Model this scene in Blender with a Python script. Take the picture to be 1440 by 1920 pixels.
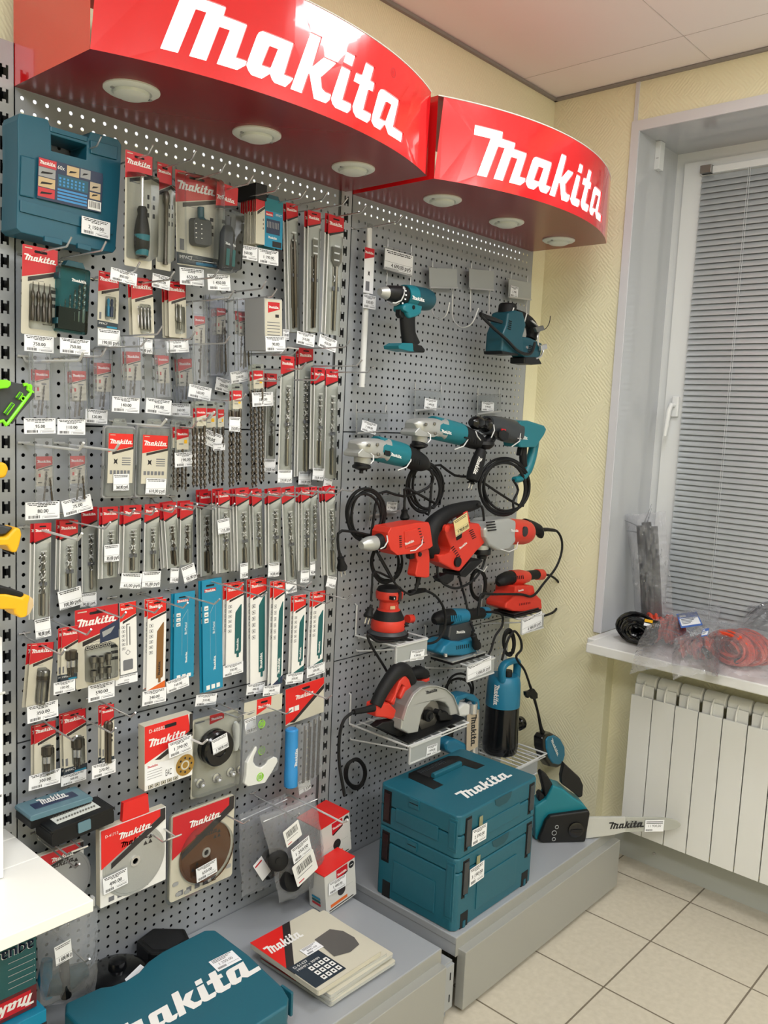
import bpy, math, random
from mathutils import Vector, Matrix
from mathutils.geometry import tessellate_polygon
for o in list(bpy.data.objects): bpy.data.objects.remove(o)
random.seed(7)
SC = bpy.context.scene; COL = SC.collection
# ---------------- camera ----------------
RR = Vector((0.6707302, -0.7402730, 0.0460094)); RD = Vector((-0.0542878, -0.1108645, -0.9923517)); RF = Vector((0.7397120, 0.6631025, -0.1145480))
CP = Vector((-0.8358, -1.7979, 1.6515)); FPX = 1590.456
cam = bpy.data.cameras.new('camera'); camo = bpy.data.objects.new('camera', cam); COL.objects.link(camo)
camo.matrix_world = Matrix(((RR.x, -RD.x, -RF.x, CP.x), (RR.y, -RD.y, -RF.y, CP.y), (RR.z, -RD.z, -RF.z, CP.z), (0, 0, 0, 1)))
cam.sensor_fit = 'VERTICAL'; cam.sensor_height = 24; cam.lens = 24 * FPX / 1920; cam.clip_start = .02
SC.camera = camo
# ---------------- light and exposure ----------------
SC.view_settings.view_transform = 'Standard'; SC.view_settings.look = 'None'; SC.view_settings.gamma = 1
SC.view_settings.exposure = 0.93; SC.view_settings.use_curve_mapping = False
wd = bpy.data.worlds.new('world'); SC.world = wd; wd.use_nodes = True
wd.node_tree.nodes['Background'].inputs[0].default_value = (.55, .6, .7, 1); wd.node_tree.nodes['Background'].inputs[1].default_value = .12
PI_ = 3.14159265
def area(name, loc, sx, sy, power, col, rot=(0, 0, 0)):
    l = bpy.data.lights.new(name, 'AREA'); l.shape = 'RECTANGLE'; l.size = sx; l.size_y = sy; l.energy = power; l.color = col
    o = bpy.data.objects.new(name, l); o.location = loc; o.rotation_euler = rot; COL.objects.link(o); return o
area('ceiling_light_near_window', (1.12, -1.02, 2.862), .45, .45, 7, (.985, .99, 1))
area('ceiling_light_over_camera', (-.9, -1.5, 2.862), .56, .56, 15, (.985, .99, 1))
area('ceiling_light_back_row', (-.6, -3.1, 2.862), 1.8, .56, 26, (.985, .99, 1))
area('ceiling_light_back_row_right', (1.4, -3.0, 2.862), .56, .56, 12, (.985, .99, 1))

area('added_ceiling_fill', (-.7, -2.7, 2.3), 1.2, .3, 12, (.985, .99, 1), (PI_, 0, 0))  # unseen area lamp aimed up, added only to brighten the ceiling
area('added_ceiling_fill_right', (1.3, -2.4, 2.3), .6, .3, 6, (.985, .99, 1), (PI_, 0, 0))  # second added up-facing fill for the ceiling, no lamp body

def W(u, v, y):
    d = RR * ((u - 720) / FPX) + RD * ((v - 960) / FPX) + RF
    return CP + d * ((y - CP.y) / d.y)
def WX(u, v, x):
    d = RR * ((u - 720) / FPX) + RD * ((v - 960) / FPX) + RF
    return CP + d * ((x - CP.x) / d.x)
def WZ(u, v, z):
    d = RR * ((u - 720) / FPX) + RD * ((v - 960) / FPX) + RF
    return CP + d * ((z - CP.z) / d.z)
def PX(p):
    d = Vector(p) - CP; z = d.dot(RF)
    return 720 + FPX * d.dot(RR) / z, 960 + FPX * d.dot(RD) / z
PI = math.pi; HP = 0.02647; VP = 0.02617; ZT = 2.2608
# ---------------- materials ----------------
MS = {}
def lin(h):
    r = [int(h[i:i + 2], 16) / 255 for i in (0, 2, 4)]
    return tuple((c / 12.92 if c <= .04045 else ((c + .055) / 1.055) ** 2.4) for c in r) + (1,)
def mat(name, hexc, rough=.5, metal=0, bump=0, bs=200, emit=0, var=0, alpha=1, spec=.5, coat=0):
    m = bpy.data.materials.new(name); m.use_nodes = True; nt = m.node_tree; b = nt.nodes['Principled BSDF']
    b.inputs['Base Color'].default_value = lin(hexc); b.inputs['Roughness'].default_value = rough; b.inputs['Metallic'].default_value = metal
    b.inputs['Specular IOR Level'].default_value = spec; b.inputs['Coat Weight'].default_value = coat
    if emit: b.inputs['Emission Color'].default_value = lin(hexc); b.inputs['Emission Strength'].default_value = emit
    if alpha < 1: b.inputs['Alpha'].default_value = alpha
    tc = None
    if bump or var:
        tc = nt.nodes.new('ShaderNodeTexCoord'); n = nt.nodes.new('ShaderNodeTexNoise'); n.inputs['Scale'].default_value = bs; n.inputs['Detail'].default_value = 3
        nt.links.new(tc.outputs['Object'], n.inputs['Vector'])
    if bump:
        bp = nt.nodes.new('ShaderNodeBump'); bp.inputs['Strength'].default_value = bump; bp.inputs['Distance'].default_value = .002
        nt.links.new(n.outputs['Fac'], bp.inputs['Height']); nt.links.new(bp.outputs[0], b.inputs['Normal'])
    if var:
        mx = nt.nodes.new('ShaderNodeMix'); mx.data_type = 'RGBA'; c = lin(hexc)
        mx.inputs[6].default_value = tuple(x * (1 - var) for x in c[:3]) + (1,); mx.inputs[7].default_value = tuple(min(1, x * (1 + var)) for x in c[:3]) + (1,)
        nt.links.new(n.outputs['Fac'], mx.inputs[0]); nt.links.new(mx.outputs[2], b.inputs['Base Color'])
    MS[name] = m; return m
def clear(name, tint, gloss=.25, rough=.08, milk=0, bump=.0, bs=40):
    m = bpy.data.materials.new(name); m.use_nodes = True; nt = m.node_tree; nt.nodes.clear(); N = nt.nodes.new; L = nt.links.new
    out = N('ShaderNodeOutputMaterial'); tr = N('ShaderNodeBsdfTransparent'); gl = N('ShaderNodeBsdfGlossy'); mx = N('ShaderNodeMixShader'); fr = N('ShaderNodeLayerWeight')
    tr.inputs[0].default_value = lin(tint); gl.inputs['Roughness'].default_value = rough; fr.inputs[0].default_value = gloss
    L(fr.outputs['Fresnel'], mx.inputs[0]); L(tr.outputs[0], mx.inputs[1]); L(gl.outputs[0], mx.inputs[2]); last = mx
    if milk:
        df = N('ShaderNodeBsdfDiffuse'); df.inputs[0].default_value = lin('e8eaee'); m2 = N('ShaderNodeMixShader'); m2.inputs[0].default_value = milk
        L(mx.outputs[0], m2.inputs[1]); L(df.outputs[0], m2.inputs[2]); last = m2
    if bump:
        tc = N('ShaderNodeTexCoord'); n = N('ShaderNodeTexNoise'); n.inputs['Scale'].default_value = bs; n.inputs['Detail'].default_value = 2; bp = N('ShaderNodeBump')
        bp.inputs['Strength'].default_value = bump; bp.inputs['Distance'].default_value = .02
        L(tc.outputs['Object'], n.inputs['Vector']); L(n.outputs['Fac'], bp.inputs['Height']); L(bp.outputs[0], gl.inputs['Normal']); L(bp.outputs[0], fr.inputs['Normal'])
    L(last.outputs[0], out.inputs[0]); MS[name] = m; return m
mat('white_board','f1f1ec',.35,0); mat('panel', 'a2a7ae', .45, .25); mat('upright', 'a9adb0', .4, .3); mat('black_gap', '0c0e12', .8)
mat('shelf', 'a4a8ae', .42, .2); mat('shelf_front', 'a2a39f', .35, .25)
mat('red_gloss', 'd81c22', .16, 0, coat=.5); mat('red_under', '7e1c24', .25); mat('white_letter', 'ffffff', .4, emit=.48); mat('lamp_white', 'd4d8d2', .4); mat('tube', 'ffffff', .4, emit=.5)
mat('red', 'bf1a26', .35); mat('red2', 'd8221f', .35); mat('dark', '2a2628', .4); mat('cream', 'c6c2b2', .5); mat('white', 'e6e6e4', .5); mat('paper', 'eceef2', .6)
mat('ink', '1c1c20', .6); mat('grayink', '6c6e74', .6); mat('sleeve', 'b4b6b0', .3); mat('chrome', 'd0d0d0', .25, .75); mat('wire', 'b9babb', .35, .6); mat('wirewhite', 'd0d2d2', .4, .1)
mat('steel', '8d8b86', .3, .9); mat('darksteel', '5a544c', .35, .8); mat('teal', '185a6c', .42, 0, .12, 900); mat('teal_dark', '0f4653', .45); mat('teal_tool', '10707e', .4); mat('makblue', '1583a8', .4)
mat('black', '111214', .45, spec=.35); mat('rubber', '131416', .6, spec=.3); mat('gloss_black', '0e0f11', .18); mat('red_tool', 'cc3424', .42); mat('alu', 'b4b6b4', .36, .45, .12, 400); mat('gray', '8a8c8e', .5); mat('brown', '8a6238', .4, .3)
mat('gold', 'b4904a', .35, .7); mat('orange', 'd8641e', .5); mat('teal_blade', '1c5f62', .35, .2); mat('impact', '23303c', .4); mat('navy', '22304e', .4); mat('green', '8ed22a', .4); mat('lime', '7fe01c', .4); mat('yellow', 'e8b018', .4)
mat('plastic_white', 'dcdedc', .35); mat('tan', 'c8b088', .5); mat('skyblue', '2f88c8', .35); mat('cardgray', '9a9c9e', .5); mat('kraft', 'b9ab95', .6); mat('yellow_tag', 'd8c890', .5)
mat('case_blue','14566c',.4); mat('blade_brown','4a3a2c',.35,.4); mat('bronze','7a4a26',.3,.5); mat('teal_back','3a8088',.4); mat('lid_blue','5e7f8c',.25); mat('cardwhite','c9c9c6',.5); mat('cap2','b8b9b4',.25); mat('disc_gray','6c6a68',.25,.3); mat('plate','a4a8a8',.35,.1); mat('tube_white','dfe1e2',.25,0); mat('toolgray','34383c',.45); mat('blue_tool','1b6f90',.4); mat('tape','8a8a6a',.3); mat('darkred2','241618',.3); mat('barsteel','b0b3ae',.35,.3); mat('orange_cord','d8482a',.4); mat('label_blue','3a66b8',.4); mat('tubegray','4c5054',.5); mat('greendark','1c5a12',.5); mat('box_teal','1f5356',.5); mat('darkred','5a1a20',.5); clear('clear', 'f4f6f8', .22, .06); clear('bag', 'f2f4f8', .3, .16, .14, .6, 60); clear('pouch', 'f6f8fe', .3, .14, .10, .35, 90); clear('tealclear', 'd0e6e8', .25, .08); clear('cap', 'e8ece8', .3, .1, .12)
clear('film', 'f4f4f6', .06, .12, .0, .5, 50); clear('clearplate', 'eef0f0', .15, .1, .06); clear('shiny', 'f8f9fa', .22, .06, 0, .25, 14); clear('bag_sill', 'f6f6f8', .35, .1, .11, .8, 45); clear('milky', 'dcdcdc', .3, .2, .32, .8, 30)
# ---------------- mesh builder ----------------
OFF = {}
def tess(loops):
    vs = [v for l in loops for v in l]
    return vs, tessellate_polygon([[Vector((a, b, 0)) for a, b in l] for l in loops])
class MB:
    def __init__(s): s.v = []; s.f = []; s.mi = []; s.sm = []; s.mn = []; s.m = Matrix()
    def add(s, vs, fs, mt, smooth=False, m=None):
        n = len(s.v); M = s.m @ m if m else s.m
        s.v += [M @ Vector(p) for p in vs]
        if mt not in s.mn: s.mn.append(mt)
        k = s.mn.index(mt)
        for f in fs: s.f.append([i + n for i in f]); s.mi.append(k); s.sm.append(smooth)
        return s
    def box(s, x0, x1, y0, y1, z0, z1, mt, m=None):
        return s.add([(x, y, z) for z in (z0, z1) for y in (y0, y1) for x in (x0, x1)], [(0, 2, 3, 1), (4, 5, 7, 6), (0, 1, 5, 4), (2, 6, 7, 3), (0, 4, 6, 2), (1, 3, 7, 5)], mt, False, m)
    def prism(s, poly, z0, z1, mt, m=None, holes=(), taper=None):
        vs, tr = tess([poly] + list(holes)); n = len(vs)
        a = sum(poly[i][0] * poly[(i + 1) % len(poly)][1] - poly[(i + 1) % len(poly)][0] * poly[i][1] for i in range(len(poly)))
        tv = vs
        if taper:
            cx = sum(p[0] for p in poly) / len(poly); cy = sum(p[1] for p in poly) / len(poly); tv = [(cx + (x - cx) * taper, cy + (y - cy) * taper) for x, y in vs]
        V = [(x, y, z0) for x, y in vs] + [(x, y, z1) for x, y in tv]; F = []
        for t in tr:
            p, q, r = [vs[i] for i in t]; c = (q[0] - p[0]) * (r[1] - p[1]) - (r[0] - p[0]) * (q[1] - p[1])
            t = tuple(t) if c > 0 else tuple(reversed(t)); F.append(tuple(i + n for i in t)); F.append(tuple(reversed(t)))
        st = 0
        for k, l in enumerate([poly] + list(holes)):
            L = len(l); ar = sum(l[i][0] * l[(i + 1) % L][1] - l[(i + 1) % L][0] * l[i][1] for i in range(L)); fl = (ar > 0) != (k > 0)
            for i in range(L):
                i0, i1 = st + i, st + (i + 1) % L
                F.append((i0, i1, i1 + n, i0 + n) if fl else (i1, i0, i0 + n, i1 + n))
            st += L
        return s.add(V, F, mt, False, m)
    def flat(s, loops, z, mt, m=None):
        vs, tr = tess(loops); F = []
        for t in tr:
            p, q, r = [vs[i] for i in t]; c = (q[0] - p[0]) * (r[1] - p[1]) - (r[0] - p[0]) * (q[1] - p[1])
            F.append(tuple(t) if c > 0 else tuple(reversed(t)))
        return s.add([(x, y, z) for x, y in vs], F, mt, False, m)
    def rect(s, x0, y0, x1, y1, z, mt, m=None): return s.flat([[(x0, y0), (x1, y0), (x1, y1), (x0, y1)]], z, mt, m)
    def sweep(s, path, rad, mt, n=10, ref=None, caps=True, sq=2.0, smooth=True, twist=0, lobes=0, closed=False):
        P = [Vector(p) for p in path]; N = len(P)
        R = rad if isinstance(rad, (list, tuple)) else [rad] * N
        V = []; up = Vector(ref) if ref else None
        for i in range(N):
            t = (P[(i + 1) % N] - P[i - 1]) if closed else (P[min(i + 1, N - 1)] - P[max(i - 1, 0)])
            if t.length < 1e-9: t = Vector((0, 0, 1))
            t.normalize()
            if up is None:
                up = t.orthogonal().normalized()
            a = up - t * up.dot(t)
            if a.length < 1e-6: a = t.orthogonal()
            a.normalize(); b = t.cross(a)
            if not ref: up = a
            r = R[i]; ra, rb = r if isinstance(r, (list, tuple)) else (r, r)
            for k in range(n):
                th = 2 * PI * k / n; c, q = math.cos(th), math.sin(th)
                if sq != 2: c = math.copysign(abs(c) ** (2 / sq), c); q = math.copysign(abs(q) ** (2 / sq), q)
                if lobes: w = .72 + .28 * math.cos(lobes * th); tw = twist * i; c, q = w * math.cos(th + tw), w * math.sin(th + tw)
                V.append(P[i] + a * (ra * c) + b * (rb * q))
        F = [(i * n + k, i * n + (k + 1) % n, (i + 1) * n + (k + 1) % n, (i + 1) * n + k) for i in range(N - 1) for k in range(n)]
        if closed: F += [((N - 1) * n + k, (N - 1) * n + (k + 1) % n, (k + 1) % n, k) for k in range(n)]
        elif caps: F += [tuple(range(n - 1, -1, -1)), tuple((N - 1) * n + k for k in range(n))]
        return s.add(V, F, mt, smooth)
    def cyl(s, a, b, r, mt, n=16, r2=None): return s.sweep([a, b], [r, r if r2 is None else r2], mt, n)
    def lathe(s, c, ax, prof, mt, n=24):
        c = Vector(c); ax = Vector(ax).normalized()
        o = ax.orthogonal().normalized(); b = ax.cross(o); V = []
        for r, h in prof:
            for k in range(n): th = 2 * PI * k / n; V.append(c + ax * h + (o * math.cos(th) + b * math.sin(th)) * max(r, 1e-5))
        F = [(i * n + k, i * n + (k + 1) % n, (i + 1) * n + (k + 1) % n, (i + 1) * n + k) for i in range(len(prof) - 1) for k in range(n)]
        F += [tuple(range(n - 1, -1, -1)), tuple((len(prof) - 1) * n + k for k in range(n))]
        return s.add(V, F, mt, True)
    def logo(s, x, y, w, mt, z=0, m=None, h=None):
        k = w; kh = k if h is None else h / .19
        for loops in LOGO: s.flat([[(x + a * k, y + b * kh) for a, b in l] for l in loops], z, mt, m)
        return s
    def text(s, t, x, y, h, mt, z=0, m=None, align='L', wmax=None, bold=False):
        V, F, wd = tgeo(t); k = h / .7; kx = k
        if wmax and wd * k > wmax: kx = wmax / wd
        ox = x - (wd * kx if align == 'R' else wd * kx / 2 if align == 'C' else 0)
        s.add([(ox + a * kx, y + b * k, z) for a, b in V], F, mt, False, m)
        if bold: s.add([(ox + a * kx + h * .07, y + b * k, z) for a, b in V], F, mt, False, m)
        return s
    def build(s, name, parent=None, bevel=0, seg=2, loc=None, sub=0, ang=35):
        me = bpy.data.meshes.new(name)
        if parent is not None: off = OFF[parent.name]
        elif loc is not None: off = Vector(loc)
        else:
            xs = [p.x for p in s.v]; ys = [p.y for p in s.v]; zs = [p.z for p in s.v]; off = Vector(((min(xs) + max(xs)) / 2, (min(ys) + max(ys)) / 2, min(zs)))
        me.from_pydata([p - off for p in s.v], [], s.f); me.polygons.foreach_set('material_index', s.mi); me.polygons.foreach_set('use_smooth', [True] * len(s.f) if any(s.sm) else s.sm)
        for mn in s.mn: me.materials.append(MS[mn])
        if any(s.sm): me.set_sharp_from_angle(angle=math.radians(ang))
        me.update(); o = bpy.data.objects.new(name, me); COL.objects.link(o)
        if parent is not None: o.parent = parent
        else: o.location = off
        OFF[o.name] = off
        if sub: q = o.modifiers.new('sub', 'SUBSURF'); q.levels = q.render_levels = sub
        if bevel: q = o.modifiers.new('bevel', 'BEVEL'); q.width = bevel; q.segments = seg; q.limit_method = 'ANGLE'; q.angle_limit = math.radians(40); q.harden_normals = False
        return o
TG = {}
def tgeo(t):
    if t in TG: return TG[t]
    c = bpy.data.curves.new('t', 'FONT'); c.body = t; c.resolution_u = 2; o = bpy.data.objects.new('t', c); COL.objects.link(o)
    bpy.context.view_layer.update(); me = bpy.data.meshes.new_from_object(o)
    V = [(v.co.x, v.co.y) for v in me.vertices]; F = [tuple(p.vertices) for p in me.polygons]
    G = []
    for f in F:
        a = sum(V[f[i]][0] * V[f[(i + 1) % len(f)]][1] - V[f[(i + 1) % len(f)]][0] * V[f[i]][1] for i in range(len(f))); G.append(f if a > 0 else tuple(reversed(f)))
    bpy.data.objects.remove(o); bpy.data.meshes.remove(me); wd = max((v[0] for v in V), default=1)
    TG[t] = (V, G, wd); return TG[t]
LOGO = [[[(.002, .189), (.14, .189), (.137, .163), (.208, .161), (.201, .137), (.274, .135), (.241, .039), (.277, .039), (.272, .026), (.244, .005), (.182, .005), (.219, .103), (.188, .103), (.152, .005), (.103, .005), (.149, .129), (.119, .129), (.072, .005), (.024, .005), (.078, .151), (0, .151)]],
 [[(.276, .039), (.303, .113), (.31, .125), (.325, .134), (.433, .134), (.402, .038), (.437, .038), (.423, .021), (.405, .003), (.366, .004), (.357, .011), (.35, .024), (.323, .003), (.289, .004), (.279, .013), (.272, .026)], [(.347, .099), (.375, .099), (.352, .042), (.324, .042)]],
 [[(.493, .185), (.538, .185), (.507, .093), (.551, .133), (.606, .134), (.543, .074), (.549, .043), (.564, .036), (.589, .036), (.584, .021), (.563, .002), (.513, .001), (.492, .067), (.468, .003), (.423, .003)]],
 [[(.647, .183), (.693, .183), (.678, .145), (.633, .145)]],
 [[(.627, .133), (.673, .133), (.64, .036), (.683, .036), (.68, .019), (.66, .001), (.604, .001), (.59, .009), (.584, .022), (.589, .036)]],
 [[(.743, .183), (.793, .183), (.776, .137), (.8, .137), (.79, .105), (.766, .105), (.744, .037), (.789, .037), (.783, .02), (.762, .001), (.702, .002), (.687, .014), (.683, .029), (.715, .105), (.684, .105), (.695, .135), (.725, .137)]],
 [[(.789, .037), (.818, .114), (.83, .128), (.853, .135), (.96, .135), (.927, .039), (1, .039), (.99, .004), (.889, .003), (.865, .027), (.839, .001), (.8, .002), (.784, .014)], [(.87, .102), (.901, .102), (.868, .039), (.838, .039)]]]
def meta(o, label=None, cat=None, group=None, kind=None):
    if label: o['label'] = label
    if cat: o['category'] = cat
    if group: o['group'] = group
    if kind: o['kind'] = kind
    return o
def thing(name, label, cat, loc, group=None):
    o = bpy.data.objects.new(name, None); o.location = loc; o.empty_display_size = .02; COL.objects.link(o); OFF[o.name] = Vector(loc); return meta(o, label, cat, group)
def copy_tree(o, parent=None):
    c = o.copy(); COL.objects.link(c); OFF[c.name] = OFF[o.name]
    if parent: c.parent = parent
    for ch in list(o.children): copy_tree(ch, c)
    return c
def FR(y, ox=0, oz=0, roll=0, yaw=0, pitch=0):   # local (x right, y up, z out of the board) -> world
    return Matrix.Translation((ox, y, oz)) @ Matrix.Rotation(yaw, 4, 'Z') @ Matrix(((1, 0, 0, 0), (0, 0, -1, 0), (0, 1, 0, 0), (0, 0, 0, 1))) @ Matrix.Rotation(pitch, 4, 'X') @ Matrix.Rotation(roll, 4, 'Z')
def pxy(pts, y): return [(lambda p: (p.x, p.z))(W(u, v, y)) for u, v in pts]
def quad(q, y):                                   # (TL, TR, BL) pixels on the plane y -> frame at TL, width, height
    a, b, c = W(q[0], q[1], y), W(q[2], q[3], y), W(q[4], q[5], y)
    dn = (c - a); h = dn.length; roll = math.atan2(dn.x, -dn.z); w = abs((b - a).x * math.cos(roll) + (b - a).z * math.sin(roll))
    return FR(y, a.x, a.z, roll), w, h
def rrect(x0, y0, x1, y1, r, n=4):
    P = []
    for cx, cy, a in ((x1 - r, y1 - r, 0), (x0 + r, y1 - r, 90), (x0 + r, y0 + r, 180), (x1 - r, y0 + r, 270)):
        for k in range(n + 1): t = math.radians(a + 90 * k / n); P.append((cx + r * math.cos(t), cy + r * math.sin(t)))
    return P
def circ(cx, cy, r, n=24): return [(cx + r * math.cos(2 * PI * k / n), cy + r * math.sin(2 * PI * k / n)) for k in range(n)]
def smoothpath(pts, n=6, closed=False):
    P = [Vector(p) for p in pts]; N = len(P); out = []
    rng = range(N) if closed else range(N - 1)
    for i in rng:
        p0, p1, p2, p3 = (P[(i - 1) % N], P[i], P[(i + 1) % N], P[(i + 2) % N]) if closed else (P[max(i - 1, 0)], P[i], P[i + 1], P[min(i + 2, N - 1)])
        for k in range(n):
            t = k / n; out.append(.5 * ((2 * p1) + (p2 - p0) * t + (2 * p0 - 5 * p1 + 4 * p2 - p3) * t * t + (3 * p1 - p0 - 3 * p2 + p3) * t ** 3))
    if not closed: out.append(P[-1])
    return out
# ---------------- room ----------------
XW = 2.10; YW = .05; ZC = 2.882
def wallmat():
    m = mat('wallpaper', 'e9e4c4', .7); nt = m.node_tree; b = nt.nodes['Principled BSDF']; N = nt.nodes.new; L = nt.links.new
    tc = N('ShaderNodeTexCoord'); out = None; hs = []
    for rot in (.75, -.75):
        mp = N('ShaderNodeMapping'); mp.inputs['Rotation'].default_value = (rot, 0, rot); wv = N('ShaderNodeTexWave'); wv.inputs['Scale'].default_value = 42; wv.inputs['Distortion'].default_value = 3; wv.inputs['Detail'].default_value = 2; wv.inputs['Detail Scale'].default_value = 1.5
        L(tc.outputs['Object'], mp.inputs[0]); L(mp.outputs[0], wv.inputs[0]); hs.append(wv)
    ns = N('ShaderNodeTexNoise'); ns.inputs['Scale'].default_value = 13; L(tc.outputs['Object'], ns.inputs[0])
    st = N('ShaderNodeMath'); st.operation = 'GREATER_THAN'; st.inputs[1].default_value = .5; L(ns.outputs['Fac'], st.inputs[0])
    mx = N('ShaderNodeMix'); L(st.outputs[0], mx.inputs[0]); L(hs[0].outputs['Fac'], mx.inputs[2]); L(hs[1].outputs['Fac'], mx.inputs[3])
    bp = N('ShaderNodeBump'); bp.inputs['Strength'].default_value = .35; bp.inputs['Distance'].default_value = .002; L(mx.outputs[0], bp.inputs['Height']); L(bp.outputs[0], b.inputs['Normal'])
wallmat()
mat('ceiling', 'f0ebea', .8); mat('grayline', '8e8a86', .6); mat('corner_trim', 'd2d2d8', .4); mat('reveal', 'b9bcc0', .12, 0, spec=.6); mat('sill', 'dfe0de', .3, 0, .3, 60); mat('window_white', 'dcdfe0', .3); mat('radiator', 'e2e3e0', .3)
mat('skirting', 'b4b8b4', .5, .1, .2, 30); mat('slat', 'b6bcc0', .36, .35); mat('glass_dark', '1a2440', .05); mat('cord', 'c8ccd0', .5)
def floormat():
    m = mat('tiles', 'c0b6a2', .38); nt = m.node_tree; b = nt.nodes['Principled BSDF']; N = nt.nodes.new; L = nt.links.new
    tc = N('ShaderNodeTexCoord'); mp = N('ShaderNodeMapping'); T = .31678
    mp.inputs['Location'].default_value = (-(2.013 % T) / T, -((-.771) % T) / T, 0); mp.inputs['Scale'].default_value = (1 / T, 1 / T, 1)
    L(tc.outputs['Object'], mp.inputs[0]); sx = N('ShaderNodeSeparateXYZ'); L(mp.outputs[0], sx.inputs[0]); ms = []
    for ax in (0, 1):
        fr = N('ShaderNodeMath'); fr.operation = 'FRACT'; L(sx.outputs[ax], fr.inputs[0])
        s1 = N('ShaderNodeMath'); s1.operation = 'SUBTRACT'; L(fr.outputs[0], s1.inputs[0]); s1.inputs[1].default_value = .5
        ab = N('ShaderNodeMath'); ab.operation = 'ABSOLUTE'; L(s1.outputs[0], ab.inputs[0]); gt = N('ShaderNodeMath'); gt.operation = 'GREATER_THAN'; gt.inputs[1].default_value = .4915; L(ab.outputs[0], gt.inputs[0]); ms.append(gt)
    mm = N('ShaderNodeMath'); mm.operation = 'MAXIMUM'; L(ms[0].outputs[0], mm.inputs[0]); L(ms[1].outputs[0], mm.inputs[1])
    ns = N('ShaderNodeTexNoise'); ns.inputs['Scale'].default_value = 55; ns.inputs['Detail'].default_value = 4; L(tc.outputs['Object'], ns.inputs[0])
    cr = N('ShaderNodeValToRGB'); cr.color_ramp.elements[0].position = .3; cr.color_ramp.elements[0].color = lin('b7b0a0'); cr.color_ramp.elements[1].position = .7; cr.color_ramp.elements[1].color = lin('c2bbab'); L(ns.outputs['Fac'], cr.inputs[0])
    mx = N('ShaderNodeMix'); mx.data_type = 'RGBA'; L(mm.outputs[0], mx.inputs[0]); L(cr.outputs[0], mx.inputs[6]); mx.inputs[7].default_value = lin('6f6658'); L(mx.outputs[2], b.inputs['Base Color'])
    bp = N('ShaderNodeBump'); bp.inputs['Strength'].default_value = .6; bp.inputs['Distance'].default_value = -.002; L(mm.outputs[0], bp.inputs['Height']); L(bp.outputs[0], b.inputs['Normal'])
floormat()
def struct(mb, name, **k):
    o = mb.build(name, loc=k.pop('loc', (0, 0, 0)), **k); o['kind'] = 'structure'; return o
struct(MB().box(-3.2, 2.6, -4.6, .3, -.06, 0, 'tiles'), 'floor')
cl = struct(MB().box(-3.2, 2.6, -4.6, .3, ZC, ZC + .06, 'ceiling'), 'ceiling')
g = MB()
g.box(-3.2, XW, YW - .012, YW, ZC - .012, ZC - .002, 'grayline'); struct(g, 'trim_1')
g = MB(); g.box(XW - .012, XW, -4.6, YW, ZC - .012, ZC - .002, 'grayline'); struct(g, 'trim_2')
mat('ceiling_seam', 'c4bebb', .8); g = MB()
for yy in (-.29 - .003,): pass
g.box(-3.2, XW, -.555, -.553, ZC - .001, ZC + .001, 'ceiling_seam'); g.box(XW - .235, XW - .233, -4.6, YW, ZC - .001, ZC + .001, 'ceiling_seam'); struct(g, 'trim_3')
struct(MB().box(-3.2, XW + .2, YW, YW + .12, 0, ZC, 'wallpaper'), 'wall_left')
struct(MB().box(-3.32, -3.2, -4.6, YW, 0, ZC, 'wallpaper'), 'wall_near')
struct(MB().box(-3.2, 2.6, -4.72, -4.6, 0, ZC, 'wallpaper'), 'wall_back')
# window wall: opening y<-0.305, z .86..2.705 ; radiator niche y<-0.35 below the sill
YR = -.305; ZH = 2.705; ZS = .858; YN = -.345; XN = 2.155; XF = 2.5
g = MB(); g.box(XW, XF, YR, YW, 0.0, ZC, 'wallpaper'); g.box(XW, XF, -4.6, YR, ZH, ZC, 'wallpaper'); g.box(XN, XF, -4.6, YR, 0, ZS - .03, 'wallpaper'); g.box(XW, XN, YN, YR, 0, ZS - .03, 'wallpaper')
g.box(XW, XF, -4.6, -1.9, ZS - .03, ZH, 'wallpaper'); struct(g, 'wall_right')
g = MB(); g.box(XW + .001, XF, YR - .006, YR, ZS, ZH, 'reveal'); g.box(XW + .001, XF, -1.9, YR, ZH - .006, ZH, 'reveal'); struct(g, 'trim_4')
g = MB(); g.box(XW - .008, XW, YR - .006, YR + .024, ZS, ZH - .006, 'corner_trim'); g.box(XW - .008, XW, -1.9, YR + .024, ZH - .006, ZH + .03, 'corner_trim'); g.box(XW - .005, XW, YR + .006, YR + .02, ZH + .03, ZC - .01, 'corner_trim'); struct(g, 'trim_5')
g = MB(); g.box(1.92, XF, -1.9, YN, ZS - .036, ZS, 'sill'); g.box(1.99, XF, YN, YR - .006, ZS - .036, ZS, 'sill')
so = struct(g, 'trim_6', bevel=.005, seg=3)
g = MB(); g.box(XN - .012, XN, -4.6, YN, 0, .105, 'skirting'); 
for y in (-.575, -1.2): g.lathe((XN - .012, y, .055), (-1, 0, 0), [(.006, 0), (.005, .003), (0, .004)], 'chrome', 10)
struct(g, 'baseboard_right')
struct(MB().box(XW - .012, XW, YN, YW - .001, 0, .07, 'skirting'), 'baseboard_corner')
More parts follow.
